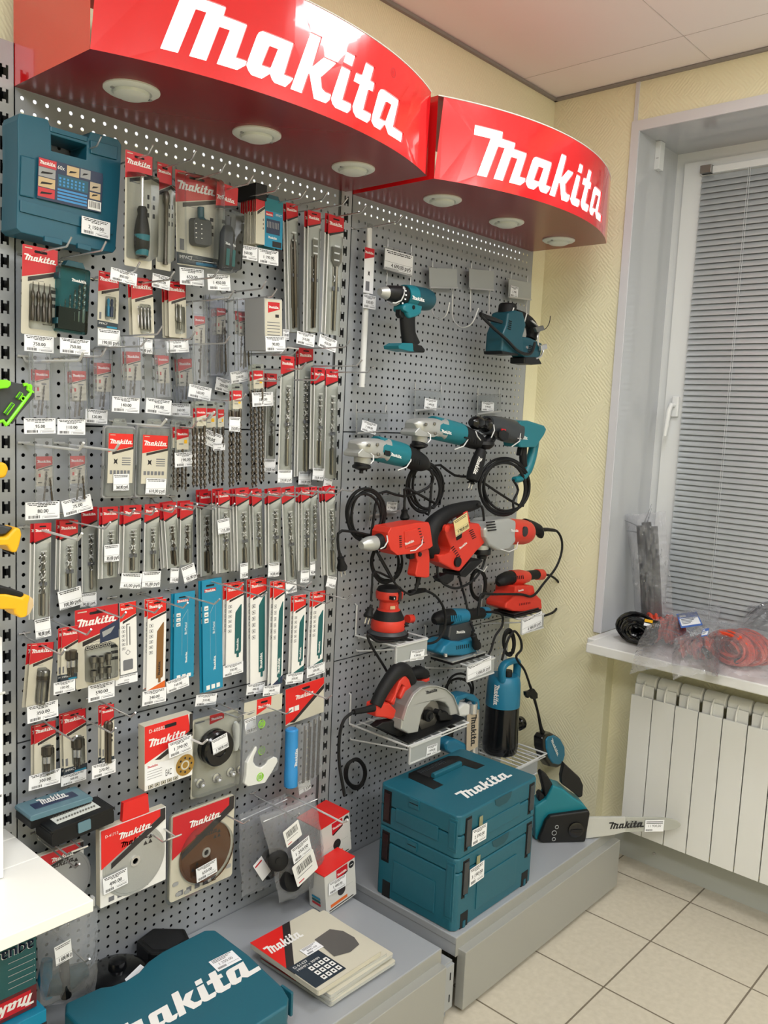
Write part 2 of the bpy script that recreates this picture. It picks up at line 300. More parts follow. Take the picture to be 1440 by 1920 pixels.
# window unit
g = MB(); W0 = XF - .07
g.box(W0, XF, YR - .05, YR - .006, ZS, ZH - .006, 'window_white'); g.box(W0, XF, -1.9, YR - .05, ZH - .06, ZH - .006, 'window_white'); g.box(W0, XF, -1.9, YR - .05, ZS, ZS + .06, 'window_white')
g.box(W0 - .018, W0 + .03, YR - .125, YR - .045, ZS + .05, ZH - .05, 'window_white'); g.box(W0 - .018, W0 + .03, -1.9, YR - .125, ZH - .13, ZH - .05, 'window_white'); g.box(W0 - .018, W0 + .03, -1.9, YR - .125, ZS + .05, ZS + .13, 'window_white')
wn = struct(g, 'window_1')
g = MB(); g.box(W0 + .02, W0 + .03, -1.9, YR - .12, ZS + .1, ZH - .1, 'glass_dark'); o = g.build('pane', parent=wn)
# ---------------- wall fixture: pegboards, uprights, header light boxes, base shelves ----------------
def pegboard(name, x0, x1, xa, z0, z1, rows, label):
    mb = MB(); cols = 35; V = []; F = []; hr = .0044
    xs = [x0 + (xa - HP / 2 - x0) * 0] + []
    for r in range(*rows):
        zc = ZT - r * VP; zt, zb = zc + VP / 2, zc - VP / 2
        if r == rows[0]: zt = z1
        if r == rows[1] - 1: zb = z0
        for c in range(cols):
            cx = xa + c * HP; a, b = cx - HP / 2, cx + HP / 2
            if c == 0: a = x0
            if c == cols - 1: b = x1
            n = len(V); V += [(a, 0, zb), (b, 0, zb), (b, 0, zt), (a, 0, zt)]
            V += [(cx + hr * math.cos(t * PI / 4 + PI / 8), 0, zc + hr * math.sin(t * PI / 4 + PI / 8)) for t in range(8)]
            V += [(p[0], .0015, p[2]) for p in V[n + 4:n + 12]]
            F += [(n, n + 1, n + 11, n + 10, n + 9), (n + 1, n + 2, n + 4, n + 11), (n + 2, n + 3, n + 7, n + 6, n + 5, n + 4), (n + 3, n, n + 9, n + 8, n + 7)]
            F += [(n + 4 + t, n + 4 + (t + 1) % 8, n + 12 + (t + 1) % 8, n + 12 + t) for t in range(8)]
    mb.add(V, F, 'panel')
    mb.box(x0, x1, 0, .012, z1 - .0012, z1, 'panel'); mb.box(x0, x1, 0, .012, z0, z0 + .0012, 'panel'); mb.box(x0, x0 + .0012, 0, .012, z0, z1, 'panel'); mb.box(x1 - .0012, x1, 0, .012, z0, z1, 'panel')
    return meta(mb.build(name), label, 'pegboard panel', 'perforated back panels')
zs = [ZT + .062, ZT - 25.5 * VP, ZT - 52.5 * VP, ZT - 79 * VP]
rws = [(0, 26), (26, 53), (53, 78)]
for bi, (x0, x1, xa, bn) in enumerate(((-.016, .916, 0, 'accessory'), (.971, 1.938, 1.0002, 'power tool'))):
    for k, pos in enumerate(('top', 'middle', 'bottom')):
        pegboard('pegboard_panel', x0, x1, xa, zs[k + 1] + (.0006 if k < 2 else 0), zs[k] - .0006, rws[k], 'grey perforated steel back panel, %s panel behind the %s display' % (pos, bn))
def upright(x0, x1, label):
    mb = MB(); pts = [(x0, 0), (x1, 0)]; xc = (x0 + x1) / 2; hw = .0088; z = .16
    # front face with H slots cut as real openings
    zt = ZT + .1; mb.box(x0, x0 + .0015, -.004, .045, .02, zt, 'upright'); mb.box(x1 - .0015, x1, -.004, .045, .02, zt, 'upright')
    k = 0; zz = .055; a, b = xc - hw, xc + hw
    mb.box(x0, a, -.004, -.0025, .02, zt, 'upright'); mb.box(b, x1, -.004, -.0025, .02, zt, 'upright'); last = .02
    while zz < zt - .05:
        zl, zh = zz, zz + .027
        mb.box(a, b, -.004, -.0025, last, zl, 'upright')
        mb.box(xc - .0035, xc + .0035, -.004, -.0025, zl, zl + .006, 'upright'); mb.box(xc - .0035, xc + .0035, -.004, -.0025, zh - .006, zh, 'upright')
        last = zh; zz += .0465
    mb.box(a, b, -.004, -.0025, last, zt, 'upright'); mb.box(x0, x1, .043, .045, .02, zt, 'black_gap')
    return meta(mb.build('upright_post'), label, 'shelf upright')
upright(-.060, -.018, 'grey slotted upright post at the left edge of the display')
upright(.920, .966, 'grey slotted upright post between the two pegboard bays')
def header(name, x0, x1, yb, sag, label):
    zb, zt = 2.278, 2.489; cx = (x0 + x1) / 2; h = (x1 - x0) / 2; R = (h * h + sag * sag) / (2 * sag); cy = -yb - sag + R
    a = math.asin(h / R); N = 40; arc = [(cx + R * math.sin(-a + 2 * a * k / N), cy - R * math.cos(-a + 2 * a * k / N)) for k in range(N + 1)]
    t = thing(name, label, 'sign box', (cx, 0, zb), 'illuminated header boxes')
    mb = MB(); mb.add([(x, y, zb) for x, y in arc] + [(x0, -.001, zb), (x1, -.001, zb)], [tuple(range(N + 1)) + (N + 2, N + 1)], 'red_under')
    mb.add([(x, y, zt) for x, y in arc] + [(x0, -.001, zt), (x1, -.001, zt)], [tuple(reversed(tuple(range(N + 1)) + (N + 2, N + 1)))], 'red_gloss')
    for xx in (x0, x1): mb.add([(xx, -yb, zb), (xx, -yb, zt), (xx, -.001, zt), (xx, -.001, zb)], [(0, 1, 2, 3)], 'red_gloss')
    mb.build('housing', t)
    # curved face with the letters cut out, white panel a little behind
    def S(s, z, r): return (cx + r * math.sin(s / R), cy - r * math.cos(s / R), z)
    def strip(mt, r, loops_fn, nm):
        q = MB(); loops_fn(q, r); return q.build(nm, t)
    sw = R * a; s0, w, z0 = HL[name == 'header_sign' and x0 < 0.5 and 0 or 1]
    big = [(-sw, zb), (sw, zb), (sw, zt), (-sw, zt)]
    gl = MB(); gl2 = MB()
    from mathutils.geometry import delaunay_2d_cdt
    pts = []; edges = []
    def addloop(l, close=True):
        n = len(pts); pts.extend(Vector(p) for p in l); m_ = len(l)
        edges.extend((n + i, n + (i + 1) % m_) for i in range(m_))
    addloop([(-sw + 2 * sw * k / 60, zb) for k in range(60)] + [(sw - 2 * sw * k / 60, zt) for k in range(60)])
    loops = []
    for L in LOGO:
        for l in L:
            d = [];  # densify along s
            for i in range(len(l)):
                p, q = l[i], l[(i + 1) % len(l)]; nn = max(1, int(abs(q[0] - p[0]) / .03)); d += [(p[0] + (q[0] - p[0]) * k / nn, p[1] + (q[1] - p[1]) * k / nn) for k in range(nn)]
            d = [(s0 + a_ * w, z0 + b_ * w) for a_, b_ in d]; addloop(d); loops.append(d)
    vs, es, fs, _, _, _ = delaunay_2d_cdt(pts, edges, [], 0, 1e-6)
    def inside(p, l):
        c = False
        for i in range(len(l)):
            (ax, ay), (bx, by) = l[i], l[i - 1]
            if (ay > p[1]) != (by > p[1]) and p[0] < (bx - ax) * (p[1] - ay) / (by - ay) + ax: c = not c
        return c
    F1 = []
    for f in fs:
        c = sum((vs[i] for i in f), Vector((0, 0))) / len(f)
        if not sum(inside(c, l) for l in loops) % 2: F1.append(tuple(f))
    gl.add([S(v.x, v.y, R) for v in vs], F1, 'red_gloss')
    for l in loops:
        V = [S(a_, b_, R) for a_, b_ in l] + [S(a_, b_, R - .004) for a_, b_ in l]; n = len(l)
        gl.add(V, [(i, (i + 1) % n, n + (i + 1) % n, n + i) for i in range(n)], 'red_gloss')
    for rr, zz in ((.0105, 1), (.009, 0)): pass
    # registered mark
    rc = (s0 + w * .905, z0 + w * .205)
    for k in range(20):
        t0, t1 = 2 * PI * k / 20, 2 * PI * (k + 1) / 20
        gl.add([S(rc[0] + q * math.cos(tt), rc[1] + q * math.sin(tt), R + .0004) for q, tt in ((.009, t0), (.009, t1), (.0108, t1), (.0108, t0))], [(0, 1, 2, 3)], 'red')
    V, Fg, wd = tgeo('R'); gl.add([S(rc[0] - .0045 + a_ * .013, rc[1] - .0048 + b_ * .013, R + .0004) for a_, b_ in V], Fg, 'red')
    gl.build('face_panel', t)
    for k in range(24):
        sa, sb = s0 - .005 + (w + .01) * k / 24, s0 - .005 + (w + .01) * (k + 1) / 24
        gl2.add([S(sa, z0 - .01, R - .0045), S(sb, z0 - .01, R - .0045), S(sb, z0 + .2 * w, R - .0045), S(sa, z0 + .2 * w, R - .0045)], [(0, 1, 2, 3)], 'white_letter')
    o = gl2.build('letter_panel', t); o['label'] = 'white letter panel behind the cut-out lettering'
    # white edge lines
    e = MB(); e.sweep([(x, y, zt) for x, y in arc], .0018, 'lamp_white', 6); o = e.build('edge_trim', t); o['label'] = 'pale upper edge'
    return t
HL = [(-.374, .717, 2.305), (-.385, .700, 2.303)]
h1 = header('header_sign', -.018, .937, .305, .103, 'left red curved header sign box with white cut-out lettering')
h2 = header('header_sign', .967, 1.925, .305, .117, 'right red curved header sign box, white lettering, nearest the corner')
def spot(x, label):
    mb = MB(); mb.lathe((x, -.192, 2.278), (0, 0, -1), [(.056, 0), (.056, .003), (.05, .007), (.04, .0075), (.036, .004), (.0345, .0125), (.026, .0165), (.012, .018)], 'lamp_white', 32)
    t = thing('downlight', label, 'spotlight', (x, -.192, 2.278), 'round downlights under the header boxes'); mb.build('trim_ring', t)
    for s in (-1, 1): MB().box(x + s * .043 - .003, x + s * .043 + .003, -.195, -.189, 2.268, 2.272, 'gray').build('spring_clip', t)
for x, l in ((.135, 'first from the left under the left header'), (.458, 'middle one under the left header'), (.776, 'right-hand one under the left header'), (1.147, 'left-hand one under the right header'), (1.476, 'middle one under the right header'), (1.796, 'right-hand one under the right header')): spot(x, 'white round downlight, unlit, ' + l)
# tubes of the light boxes, seen through the top rows of holes
for x0, x1, l in ((-.0, .905, 'left'), (1.0, 1.89, 'right')):
    meta(MB().cyl((x0, .030, ZT - .001), (x1, .030, ZT - .001), .0165, 'tube', 12).build('light_tube'), 'lit white tube behind the %s pegboard, glowing through its top holes' % l, 'lamp')
for x0, x1, l in ((-.014, .914, 'left'), (.973, 1.936, 'right')):
    meta(MB().box(x0, x1, .047, .0485, .02, ZT - .04, 'black_gap').build('hole_shade_sheet'), 'dark backing sheet behind the holes of the %s pegboard' % l, 'panel')  # dark sheet added so the holes look shaded inside
    meta(MB().box(x0, x1, .004, .046, ZT - .075, ZT - .043, 'upright').build('light_stop_bar'), 'grey steel crossbar behind the %s pegboard, below the glowing holes' % l, 'rail')  # bar added to keep the tube's glow off the lower holes
# white crumpled paper on top of right header
g = MB(); a = [WX(u, v, 1.62) for u, v in ((1037, 247), (1046, 247))]
g.box(1.40, 1.49, -.392, -.32, 2.4895, 2.508, 'paper'); meta(g.build('paper_packet', bevel=.003), 'small white packet lying on top of the right header', 'packet')
def base_shelf(x0, x1, label, lab2):
    t = thing('base_shelf', label, 'shelf', ((x0 + x1) / 2, -.26, .165), 'base shelves'); z = .222; y = -.52
    mb = MB(); mb.box(x0, x1, y, -.002, z - .022, z, 'shelf'); mb.build('shelf_board', t, bevel=.0025)
    mb = MB(); mb.box(x0, x1, y - .0015, y + .001, z - .057, z - .001, 'shelf_front'); mb.build('front_lip', t, bevel=.0015)
    [MB().box(a, a + .004, y, -.01, z - .057, z - .021, 'shelf').build('side_bracket', t) for a in (x0 + .002, x1 - .006)]
    mb = MB(); mb.box(x0 + .012, x1 - .009, -.548, -.518, .014, .186, 'shelf_front'); meta(mb.build('kick_plate', bevel=.002), lab2, 'plinth panel', 'plinth panels')
base_shelf(-.015, .905, 'grey steel base shelf of the left bay under the accessories', 'grey steel plinth panel below the left base shelf')
base_shelf(.970, 1.909, 'grey steel base shelf of the right bay carrying the tool cases', 'grey steel plinth panel below the right base shelf')
def base_leg(x0, x1, label):
    t = thing('shelf_support', label, 'shelf leg', ((x0 + x1) / 2, -.5, 0)); mb = MB(); mb.box(x0, x1, -.515, -.006, .135, .158, 'upright'); mb.box(x0, x1, -.528, -.47, .028, .158, 'upright'); mb.box(x0, x1, -.520, -.4, .158, .164, 'upright')
    for z in (.05, .115): mb.box(x0 + .022, x0 + .026, -.5295, -.528, z, z + .022, 'black_gap')
    mb.build('bracket', t, bevel=.0015)
    mb = MB(); mb.lathe(((x0 + x1) / 2, -.495, 0), (0, 0, 1), [(.022, 0), (.022, .004), (.008, .012), (.007, .03)], 'upright', 20); mb.build('foot', t)
base_leg(.918, .958, 'grey steel base leg with round foot between the two base shelves'); base_leg(-.06, -.022, 'grey steel base leg at the left end of the base')
# white shelf of the neighbouring bay at the lower left
zt = .70; xe = -.045; yf = -.387
t = thing('white_shelf', 'white shelf of three boards jutting in at the lower left', 'shelf', (-.4, -.2, zt - .03))
yb = [yf, -.167, -.056, -.001]
for k in range(3): g = MB(); g.box(-1.0, xe, yb[k] + (.0008 if k else 0), yb[k + 1] - .0008, zt - .024, zt, 'white_board'); g.build('board', t, bevel=.0015)
g = MB(); g.box(xe, xe + .004, yf + .002, yf + .012, zt - .015, zt + .003, 'upright'); g.build('price_rail_end', t)
# ---------------- packages hanging on the left bay ----------------
def hookbase(tip, L):
    p = W(tip[0], tip[1], -L); c = round(p.x / HP); 
    if c > 36: c = round((p.x - 1.0002) / HP); x = 1.0002 + c * HP
    else: x = c * HP
    r = round((ZT - (p.z - .016)) / VP); return x, ZT - r * VP, p
HOOKS = {}
def wire_hook(tip, L, label, r=.0021, mt='chrome', double=False):
    x, z, p = hookbase(tip, L); z0 = p.z - .016
    k = (round(x, 3), round(z, 3))
    if k in HOOKS: print('DUPHOOK', tip, HOOKS[k]); return x
    HOOKS[k] = tip
    mb = MB()
    def rod(dx): mb.sweep([(x + dx, .008, z + .004), (x + dx, -.002, z), (x + dx, -.014, z0 + .0), (x + (p.x - x) * .8 + dx, -L + .022, z0), (x + (p.x - x) * .9 + dx, -L + .017, z0 + .001), (p.x + dx, -L, p.z)], r, mt, 8)
    if double:
        mb.sweep([(x - .018, .008, z + .004), (x - .018, -.004, z), (x - .018, -L + .02, z0), (x - .018, -L, z0 + .014), (x + .018, -L, z0 + .014), (x + .018, -L + .02, z0), (x + .018, -.004, z), (x + .018, .008, z + .004)], r, mt, 8)
    else:
        rod(0); mb.sweep([(x - .013, -.003, z + .001), (x + .013, -.003, z + .001)], r * .9, mt, 6)
    o = mb.build('wire_hook'); meta(o, label, 'hook', 'wire hooks in the pegboard'); return x
def hang_y(tip, L, uc):
    x, z, p = hookbase(tip, L); best = None
    for k in range(60):
        y = -L + .03 + (L - .045) * k / 59; u, v = PX((x, y, p.z - .016))
        if best is None or abs(u - uc) < best[0]: best = (abs(u - uc), y)
    return best[1]
def tagmesh(mb, q, y, txt, style='B', front=.0):
    m, w, h = quad(q, y); mb.m = m; mb.box(0, w, -h, 0, front, front + .0004, 'paper'); z = front + .0006
    def bar(x0, y0, x1, y1, mt='grayink'): mb.rect(x0 * w, -y1 * h, x1 * w, -y0 * h, z, mt)
    for k in range(3 if style == 'B' else 2):
        a, b = ((.06, .94), (.1, .9), (.34, .66))[k]; yy = .07 + .085 * k; s = a
        while s < b - .03:
            e = min(b, s + random.uniform(.04, .13)); bar(s, yy, e, yy + .045, 'ink'); s = e + .018
    if style == 'B':
        mb.text(txt, w * .5, -h * .62, h * .2, 'ink', z, align='C', wmax=w * .8, bold=True)
        s = .09
        while s < .42: e = s + random.choice((.008, .014, .02)); bar(s, .76, e, .92, 'ink'); s = e + random.choice((.008, .014))
        bar(.5, .8, .95, .815); bar(.5, .8, .507, .95); bar(.55, .86, .93, .9); bar(.3, .68, .36, .7); bar(.62, .68, .86, .7)
    elif style == 'R':
        mb.text(txt, w * .95, -h * .88, h * .2, 'ink', z, align='R', wmax=w * .78, bold=True); bar(.02, .62, .98, .632); bar(.02, .92, .98, .932); bar(.04, .95, .5, .975)
    elif style == 'C':
        mb.text(txt, w * .5, -h * .66, h * .16, 'ink', z, align='C', wmax=w * .6); bar(.1, .8, .6, .93, 'grayink')
    mb.rect(0, -h, w, -h + .0004, z, 'grayink'); mb.rect(0, -.0004, w, 0, z, 'grayink'); mb.rect(0, -h, .0004, 0, z, 'grayink'); mb.rect(w - .0004, -h, w, 0, z, 'grayink')
    mb.m = Matrix(); return mb
def head(mb, w, h, hr, z, logo=True, band=True, red='red', slot=True, lscale=.88, sku=True):
    a = hr; mb.flat([[(0, 0), (w, 0), (w, -a * .66), (0, -a)][::-1]], z, red)
    if band: mb.flat([[(w * .16, -a * .98), (w, -a * .68), (w, -a * .80), (w * .16, -a * 1.12)][::-1]], z, 'dark'); mb.rect(w * .97, -a * .75, w, 0, z + .0001, 'dark')
    if slot: mb.flat([rrect(w * .32, -a * .2, w * .68, -a * .12, a * .03, 2)], z + .0002, 'black_gap'); mb.flat([circ(w * .5, -a * .15, a * .055, 10)], z + .0003, 'black_gap')
    if logo: lw = w * lscale; mb.logo(w * .05, -a * .2 - lw * .26, lw, 'white', z + .0003)
    if sku: mb.rect(w * .06, -a * .1, w * .26, -a * .07, z + .0003, 'cream')
def drill(mb, x, yt, yb, r, shank=.3, z=.004, up=False, mt='steel', r2=None, dx=0):
    # helical bit, tip at yt, shank at yb
    n = max(8, int(abs(yb - yt) * (1 - shank) / .0022)); ys = yt + (yb - yt) * (1 - shank)
    P = [(x + dx * k / n * (1 - shank), yt + (ys - yt) * k / n, z) for k in range(n + 1)]; R = [r * min(1, .15 + k * .5) for k in range(n + 1)]
    mb.sweep(P, R, mt, 8, ref=(1, 0, 0), twist=2 * PI * .0022 / (r * 7), lobes=2)
    rs = r2 or r; mb.sweep([(x + dx * (1 - shank), ys, z), (x + dx * .98, yb + (ys - yb) * .1, z), (x + dx, yb, z)], [rs, rs, rs * .7], mt, 8)
def c_bits(mb, w, h, n, cx, y0, y1, r, mts=('steel',)):
    for i in range(n):
        x = (cx + (i - (n - 1) / 2) * 2.4 * r); mt = mts[i % len(mts)]
        mb.sweep([(x, y0, .006), (x, y0 - r * .9, .006), (x, y0 - r * 2.2, .006), (x, (y0 * .6 + y1 * .4), .006), (x, (y0 * .55 + y1 * .45), .006), (x, y1, .006)], [r * .3, r * .85, r * .9, r * .62, r, r], mt, 8)
PACKN = []
def P(kind, c, tip, L, n, label, tag=None, y=None, name='blister_pack', cat='tool pack', group=None, hook=True, **o):
    uc = (c[0] + c[2]) / 2
    if y is None: y = hang_y(tip, L, uc + o.get('ho', 0))
    m, w, h = quad(c, y); org = m @ Vector((w / 2, 0, 0))
    if tip and hook: wire_hook(tip, L, 'wire hook holding the ' + label if len(label.split()) < 13 else 'wire hook for ' + ' '.join(label.split()[:12]), mt=o.get('hmt', 'chrome'), r=o.get('hr_', .0021))
    t = thing(name, label, cat, org, group or 'packs hanging on the left pegboard'); mb = MB(); mb.m = m; g = lambda a: a * h
    rd = o.get('red', 'red')
    if kind == 'card':       # cream card with red head and a clear blister
        hr = h * o.get('hr', .36) if h > w else h * .5
        hr = min(hr, w * 1.15) if o.get('hr') is None else hr
        mb.prism(rrect(0, -h, w, 0, w * .04, 2), -.0004, .0004, o.get('base', 'cream'), ); head(mb, w, h, hr, .0006, red=rd)
        for k in range(3): mb.rect(w * .8, -hr - h * (.1 + .08 * k), w * .88, -hr - h * (.14 + .08 * k), .0006, 'ink')
        mb.rect(w * .2, -hr - h * .02, w * .6, -hr - h * .025, .0006, 'grayink')
        if o.get('impact'):
            mb.flat([[(0, -h * .99), (w, -h * .99), (w, -h * .885), (0, -h * .865)]], .0006, 'impact'); mb.text('IMPACT', w * .06, -h * .93, h * .035, 'white', .0008, wmax=w * .6); mb.rect(w * .45, -h * .98, w * .95, -h * .95, .0008, 'makblue')
            mb.rect(w * .08, -h * .84, w * .18, -h * .72, .0006, 'grayink')
        mb.build('card', t)
        c2 = MB(); c2.m = m; ct = o.get('content'); r0 = hr + h * .06; b0 = h * (.84 if o.get('impact') else .93)
        if ct == 'bits': c_bits(c2, w, h, o.get('nb', 2), w * .52, -(r0 + (b0 - r0) * .1), -(r0 + (b0 - r0) * .86), o.get('br', .0036), o.get('mts', ('steel',)))
        elif ct == 'sinks':
            for i in range(4):
                x = w * (.27 + .155 * i); c2.sweep([(x, -h * .4, .006), (x, -h * .5, .006), (x, -h * .51, .006), (x, -h * .57, .006), (x, -h * .6, .006), (x, -h * .66, .006), (x, -h * .67, .006), (x, -h * .84, .006)], [.0008, .0018, .003, .005, .0036, .0036, .0048, .0042], 'darksteel', 10)
            c2.sweep([(w * .78, -h * .58, .008), (w * .8, -h * .87, .008), (w * .55, -h * .87, .008)], .0012, 'darksteel', 6)
        elif ct == 'holder': c2.sweep([(w * .55, -h * .4, .007), (w * .55, -h * .62, .007), (w * .55, -h * .63, .007), (w * .55, -h * .72, .007), (w * .55, -h * .73, .007), (w * .55, -h * .86, .007)], [.0048, .0048, .0052, .0052, .003, .003], 'steel', 12)
        elif ct == 'nut':
            x = w * .55; c2.sweep([(x, -h * .42, .011), (x, -h * .56, .011), (x, -h * .59, .011), (x, -h * .7, .011), (x, -h * .71, .011), (x, -h * .88, .011)], [.0085, .0085, .005, .005, .0034, .003], 'darksteel', 14); c2.sweep([(x, -h * .6, .011), (x, -h * .72, .011)], .0056, 'chrome', 14)
        elif ct == 'sds':
            x = w * .6; c2.sweep([(x, -h * .42, .011), (x, -h * .45, .011), (x, -h * .54, .011), (x, -h * .58, .011), (x, -h * .6, .011), (x, -h * .7, .011), (x, -h * .71, .011), (x, -h * .95, .011)], [.006, .0085, .0085, .007, .0055, .0055, .0062, .0055], 'steel', 14); c2.sweep([(x, -h * .5, .011), (x, -h * .56, .011)], .009, 'darksteel', 14)
        elif ct == 'sockets':
            for i in range(6):
                x = w * (.35 + .17 * (i % 3)); yy = -h * (.6 if i < 3 else .76) - (h * .02 if i % 2 else 0); r = .0085 if i < 3 else .0075
                c2.sweep([(x, yy, .011), (x, yy - h * .07, .011), (x, yy - h * .08, .011), (x, yy - h * .15, .011)], [r, r, r * .65, r * .6], 'steel', 12)
                c2.lathe((x, yy + .0003, .011), (0, 1, 0), [(r * .7, 0), (r * .5, -.004)], 'black_gap', 6)
            for i in range(6): x = w * (.27 + .1 * i); mb2 = c2; mb2.flat([circ(x, -h * .5, .006, 14)], .0008, 'ink'); mb2.flat([circ(x, -h * .5, .0046, 14)], .0009, 'cream'); mb2.flat([circ(x, -h * .5, .0025, 6)], .001, 'ink')
            c2.flat([[(w * .55, -h * .3), (w * .99, -h * .2), (w * .99, -h * .44), (w * .55, -h * .47)]], .0008, 'navy'); c2.flat([[(w * .6, -h * .33), (w * .9, -h * .28), (w * .8, -h * .36), (w * .62, -h * .4)]], .0009, 'cardgray')
        elif ct == 'driver':
            x = w * .5; c2.sweep([(x, -h * .2, .012), (x, -h * .21, .012), (x, -h * .48, .012)], [.001, .0042, .0042], 'chrome', 12)
            c2.sweep([(x, -h * .47, .014), (x, -h * .5, .014), (x, -h * .54, .014), (x, -h * .6, .014), (x, -h * .7, .014), (x, -h * .82, .014), (x, -h * .9, .014), (x, -h * .92, .014)], [.008, .011, .0095, .013, .0165, .016, .0125, .009], 'black', 18); c2.sweep([(x, -h * .72, .0145), (x, -h * .9, .0145)], [.0167, .0133], 'teal_tool', 18)
        elif ct == 'rod': c2.sweep([(w * .5, -h * .26, .008), (w * .5, -h * .29, .008), (w * .5, -h * .36, .008), (w * .5, -h * .4, .008), (w * .5, -h * .92, .008), (w * .5, -h * .95, .008)], [.004, .0075, .0075, .0048, .0048, .006], 'darksteel', 12)
        if ct: q = c2.build({'bits': 'screwdriver_bit', 'sinks': 'countersink_bit', 'holder': 'bit_holder', 'nut': 'nut_driver', 'sds': 'adapter', 'sockets': 'socket_bit', 'driver': 'screwdriver', 'rod': 'nut_driver'}[ct], t)
        if o.get('blister', True):
            c3 = MB(); c3.m = m; d = o.get('bd', .017)
            x0, x1 = (w * .06, w * .94) if ct in ('driver', 'rod') else (w * .2, w * .88) if ct in ('sinks', 'sockets') else (w * .35, w * .75)
            c3.prism(rrect(x0, -b0, x1, -r0 if ct not in ('driver', 'rod') else -h * .18, w * .05, 2), .0008, d, 'clear', taper=.93); c3.build('blister', t)
    elif kind == 'sleeve':   # grey long sleeve with red flag label and a masonry bit
        lh = o['lh'] * h; mb.prism([(0, 0), (w, 0), (w, -h), (w * .1, -h)], -.0006, .0006, 'sleeve', ); mb.flat([[(0, .0005), (w, .0005), (w, -lh * .66), (0, -lh)][::-1]], .0008, 'red'); mb.flat([[(w * .02, -lh * .97), (w, -lh * .66), (w, -lh * .74), (w * .12, -lh * 1.08)][::-1]], .0008, 'dark')
        mb.flat([rrect(w * .3, -lh * .2, w * .7, -lh * .12, lh * .03, 2)], .001, 'black_gap'); mb.logo(w * .06, -lh * .2 - w * .26, w * .85, 'white', .001)
        mb.box(0, w * .04, -h, -lh, -.0006, .0022, 'white'); mb.box(w * .94, w * .985, -h, -lh, -.0006, .0016, 'sleeve')
        if o.get('marks', True):
            for k in range(3): yy = -lh - (h - lh) * (.1 + .07 * k); mb.rect(w * .34, yy, w * .68, yy - h * .012, .0076, 'white')
            yy = -lh - (h - lh) * .4; mb.flat([[(w * .34, yy), (w * .5, yy - w * .08), (w * .66, yy), (w * .58, yy - w * .16), (w * .66, yy - w * .32), (w * .5, yy - w * .24), (w * .34, yy - w * .32), (w * .42, yy - w * .16)]], .0078, 'white'); mb.rect(w * .3, yy - w * .7, w * .72, yy - w * .5, .0076, 'grayink')
        mb.build('sleeve', t)
        c2 = MB(); c2.m = m; r = o.get('r', .0042); y1 = -lh - (h - lh) * .12; y2 = -h * .965
        if o.get('chisel') == 'point': c2.sweep([(w * .5, y1, .006), (w * .5, y1 - .03, .006), (w * .5, -h * .8, .006), (w * .5, -h * .81, .006), (w * .5, y2, .006)], [.001, .006, .006, .0048, .0045], 'darksteel', 8)
        elif o.get('chisel') == 'flat': c2.box(w * .3, w * .7, y1 - .045, y1, .004, .0065, 'steel'); c2.sweep([(w * .5, y1 - .04, .006), (w * .5, -h * .8, .006), (w * .5, -h * .81, .006), (w * .5, y2, .006)], [.0055, .0055, .0045, .0045], 'darksteel', 8)
        elif o.get('chisel') == 'wide': c2.prism([(w * .2, y1), (w * .85, y1), (w * .85, y1 - .035), (w * .6, y1 - .055), (w * .45, y1 - .055), (w * .2, y1 - .035)], .004, .0065, 'steel'); c2.sweep([(w * .52, y1 - .05, .006), (w * .52, -h * .8, .006), (w * .52, -h * .81, .006), (w * .52, y2, .006)], [.0055, .0055, .0045, .0045], 'steel', 8)
        else: drill(c2, w * .5, y1, y2, r, o.get('sh', .35), .0055, r2=max(r, .0045), dx=w * .05, mt=o.get('bm', 'steel'))
        c2.build('chisel' if o.get('chisel') else 'drill_bit', t)
        if o.get('film', True): c3 = MB(); c3.m = m; c3.add([(0, -lh, .001), (w * .3, -lh, .009), (w * .7, -lh, .009), (w, -lh, .001), (w * .1, -h, .001), (w * .35, -h, .009), (w * .7, -h, .009), (w, -h, .001)], [(0, 4, 5, 1), (1, 5, 6, 2), (2, 6, 7, 3)], 'clear'); c3.build('film', t)
    elif kind == 'pouch':    # clear pouch with small card and twist drills
        ct = o['ct']; a, b = W(ct[0], ct[1], y), W(ct[2], ct[3], y); mi = m.inverted(); la, lb = mi @ a, mi @ b
        cw = ct[4] / (c[2] - c[0]) * w; x0, y0 = la.x, la.y; y1 = lb.y
        def cardat(mm, dx):
            mm.box(x0 + dx, x0 + dx + cw, y1, y0, .0, .0005, 'cream'); mm.flat([[(x0 + dx, y0), (x0 + dx + cw, y0), (x0 + dx + cw, y0 - cw * .5), (x0 + dx, y0 - cw * .75)][::-1]], .0007, 'red'); mm.logo(x0 + dx + cw * .06, y0 - cw * .38, cw * .86, 'white', .0009)
            mm.flat([[(x0 + dx + cw * .1, y0 - cw * .77), (x0 + dx + cw, y0 - cw * .52), (x0 + dx + cw, y0 - cw * .58), (x0 + dx + cw * .1, y0 - cw * .84)][::-1]], .0007, 'dark')
            mm.rect(x0 + dx + cw * .15, y1 + (y0 - y1) * .3, x0 + dx + cw * .28, y1 + (y0 - y1) * .42, .0007, 'red'); mm.rect(x0 + dx + cw * .1, y1 + (y0 - y1) * .1, x0 + dx + cw * .35, y1 + (y0 - y1) * .14, .0007, 'ink'); mm.rect(x0 + dx + cw * .45, y1 + (y0 - y1) * .52, x0 + dx + cw * .8, y1 + (y0 - y1) * .56, .0007, 'grayink')
        cardat(mb, 0); mb.build('card', t)
        c2 = MB(); c2.m = m; yb = -h * .96
        for k in range(o.get('nd', 1)): drill(c2, x0 + cw * (.62 + .14 * k), y1 + (y0 - y1) * .5 * (1 if k == 0 else .6), yb, o.get('r', .0022), .4, .003 + .003 * k, mt='darksteel', dx=(-cw * .22 if k == 0 else cw * .12))
        c2.build('drill_bit', t)
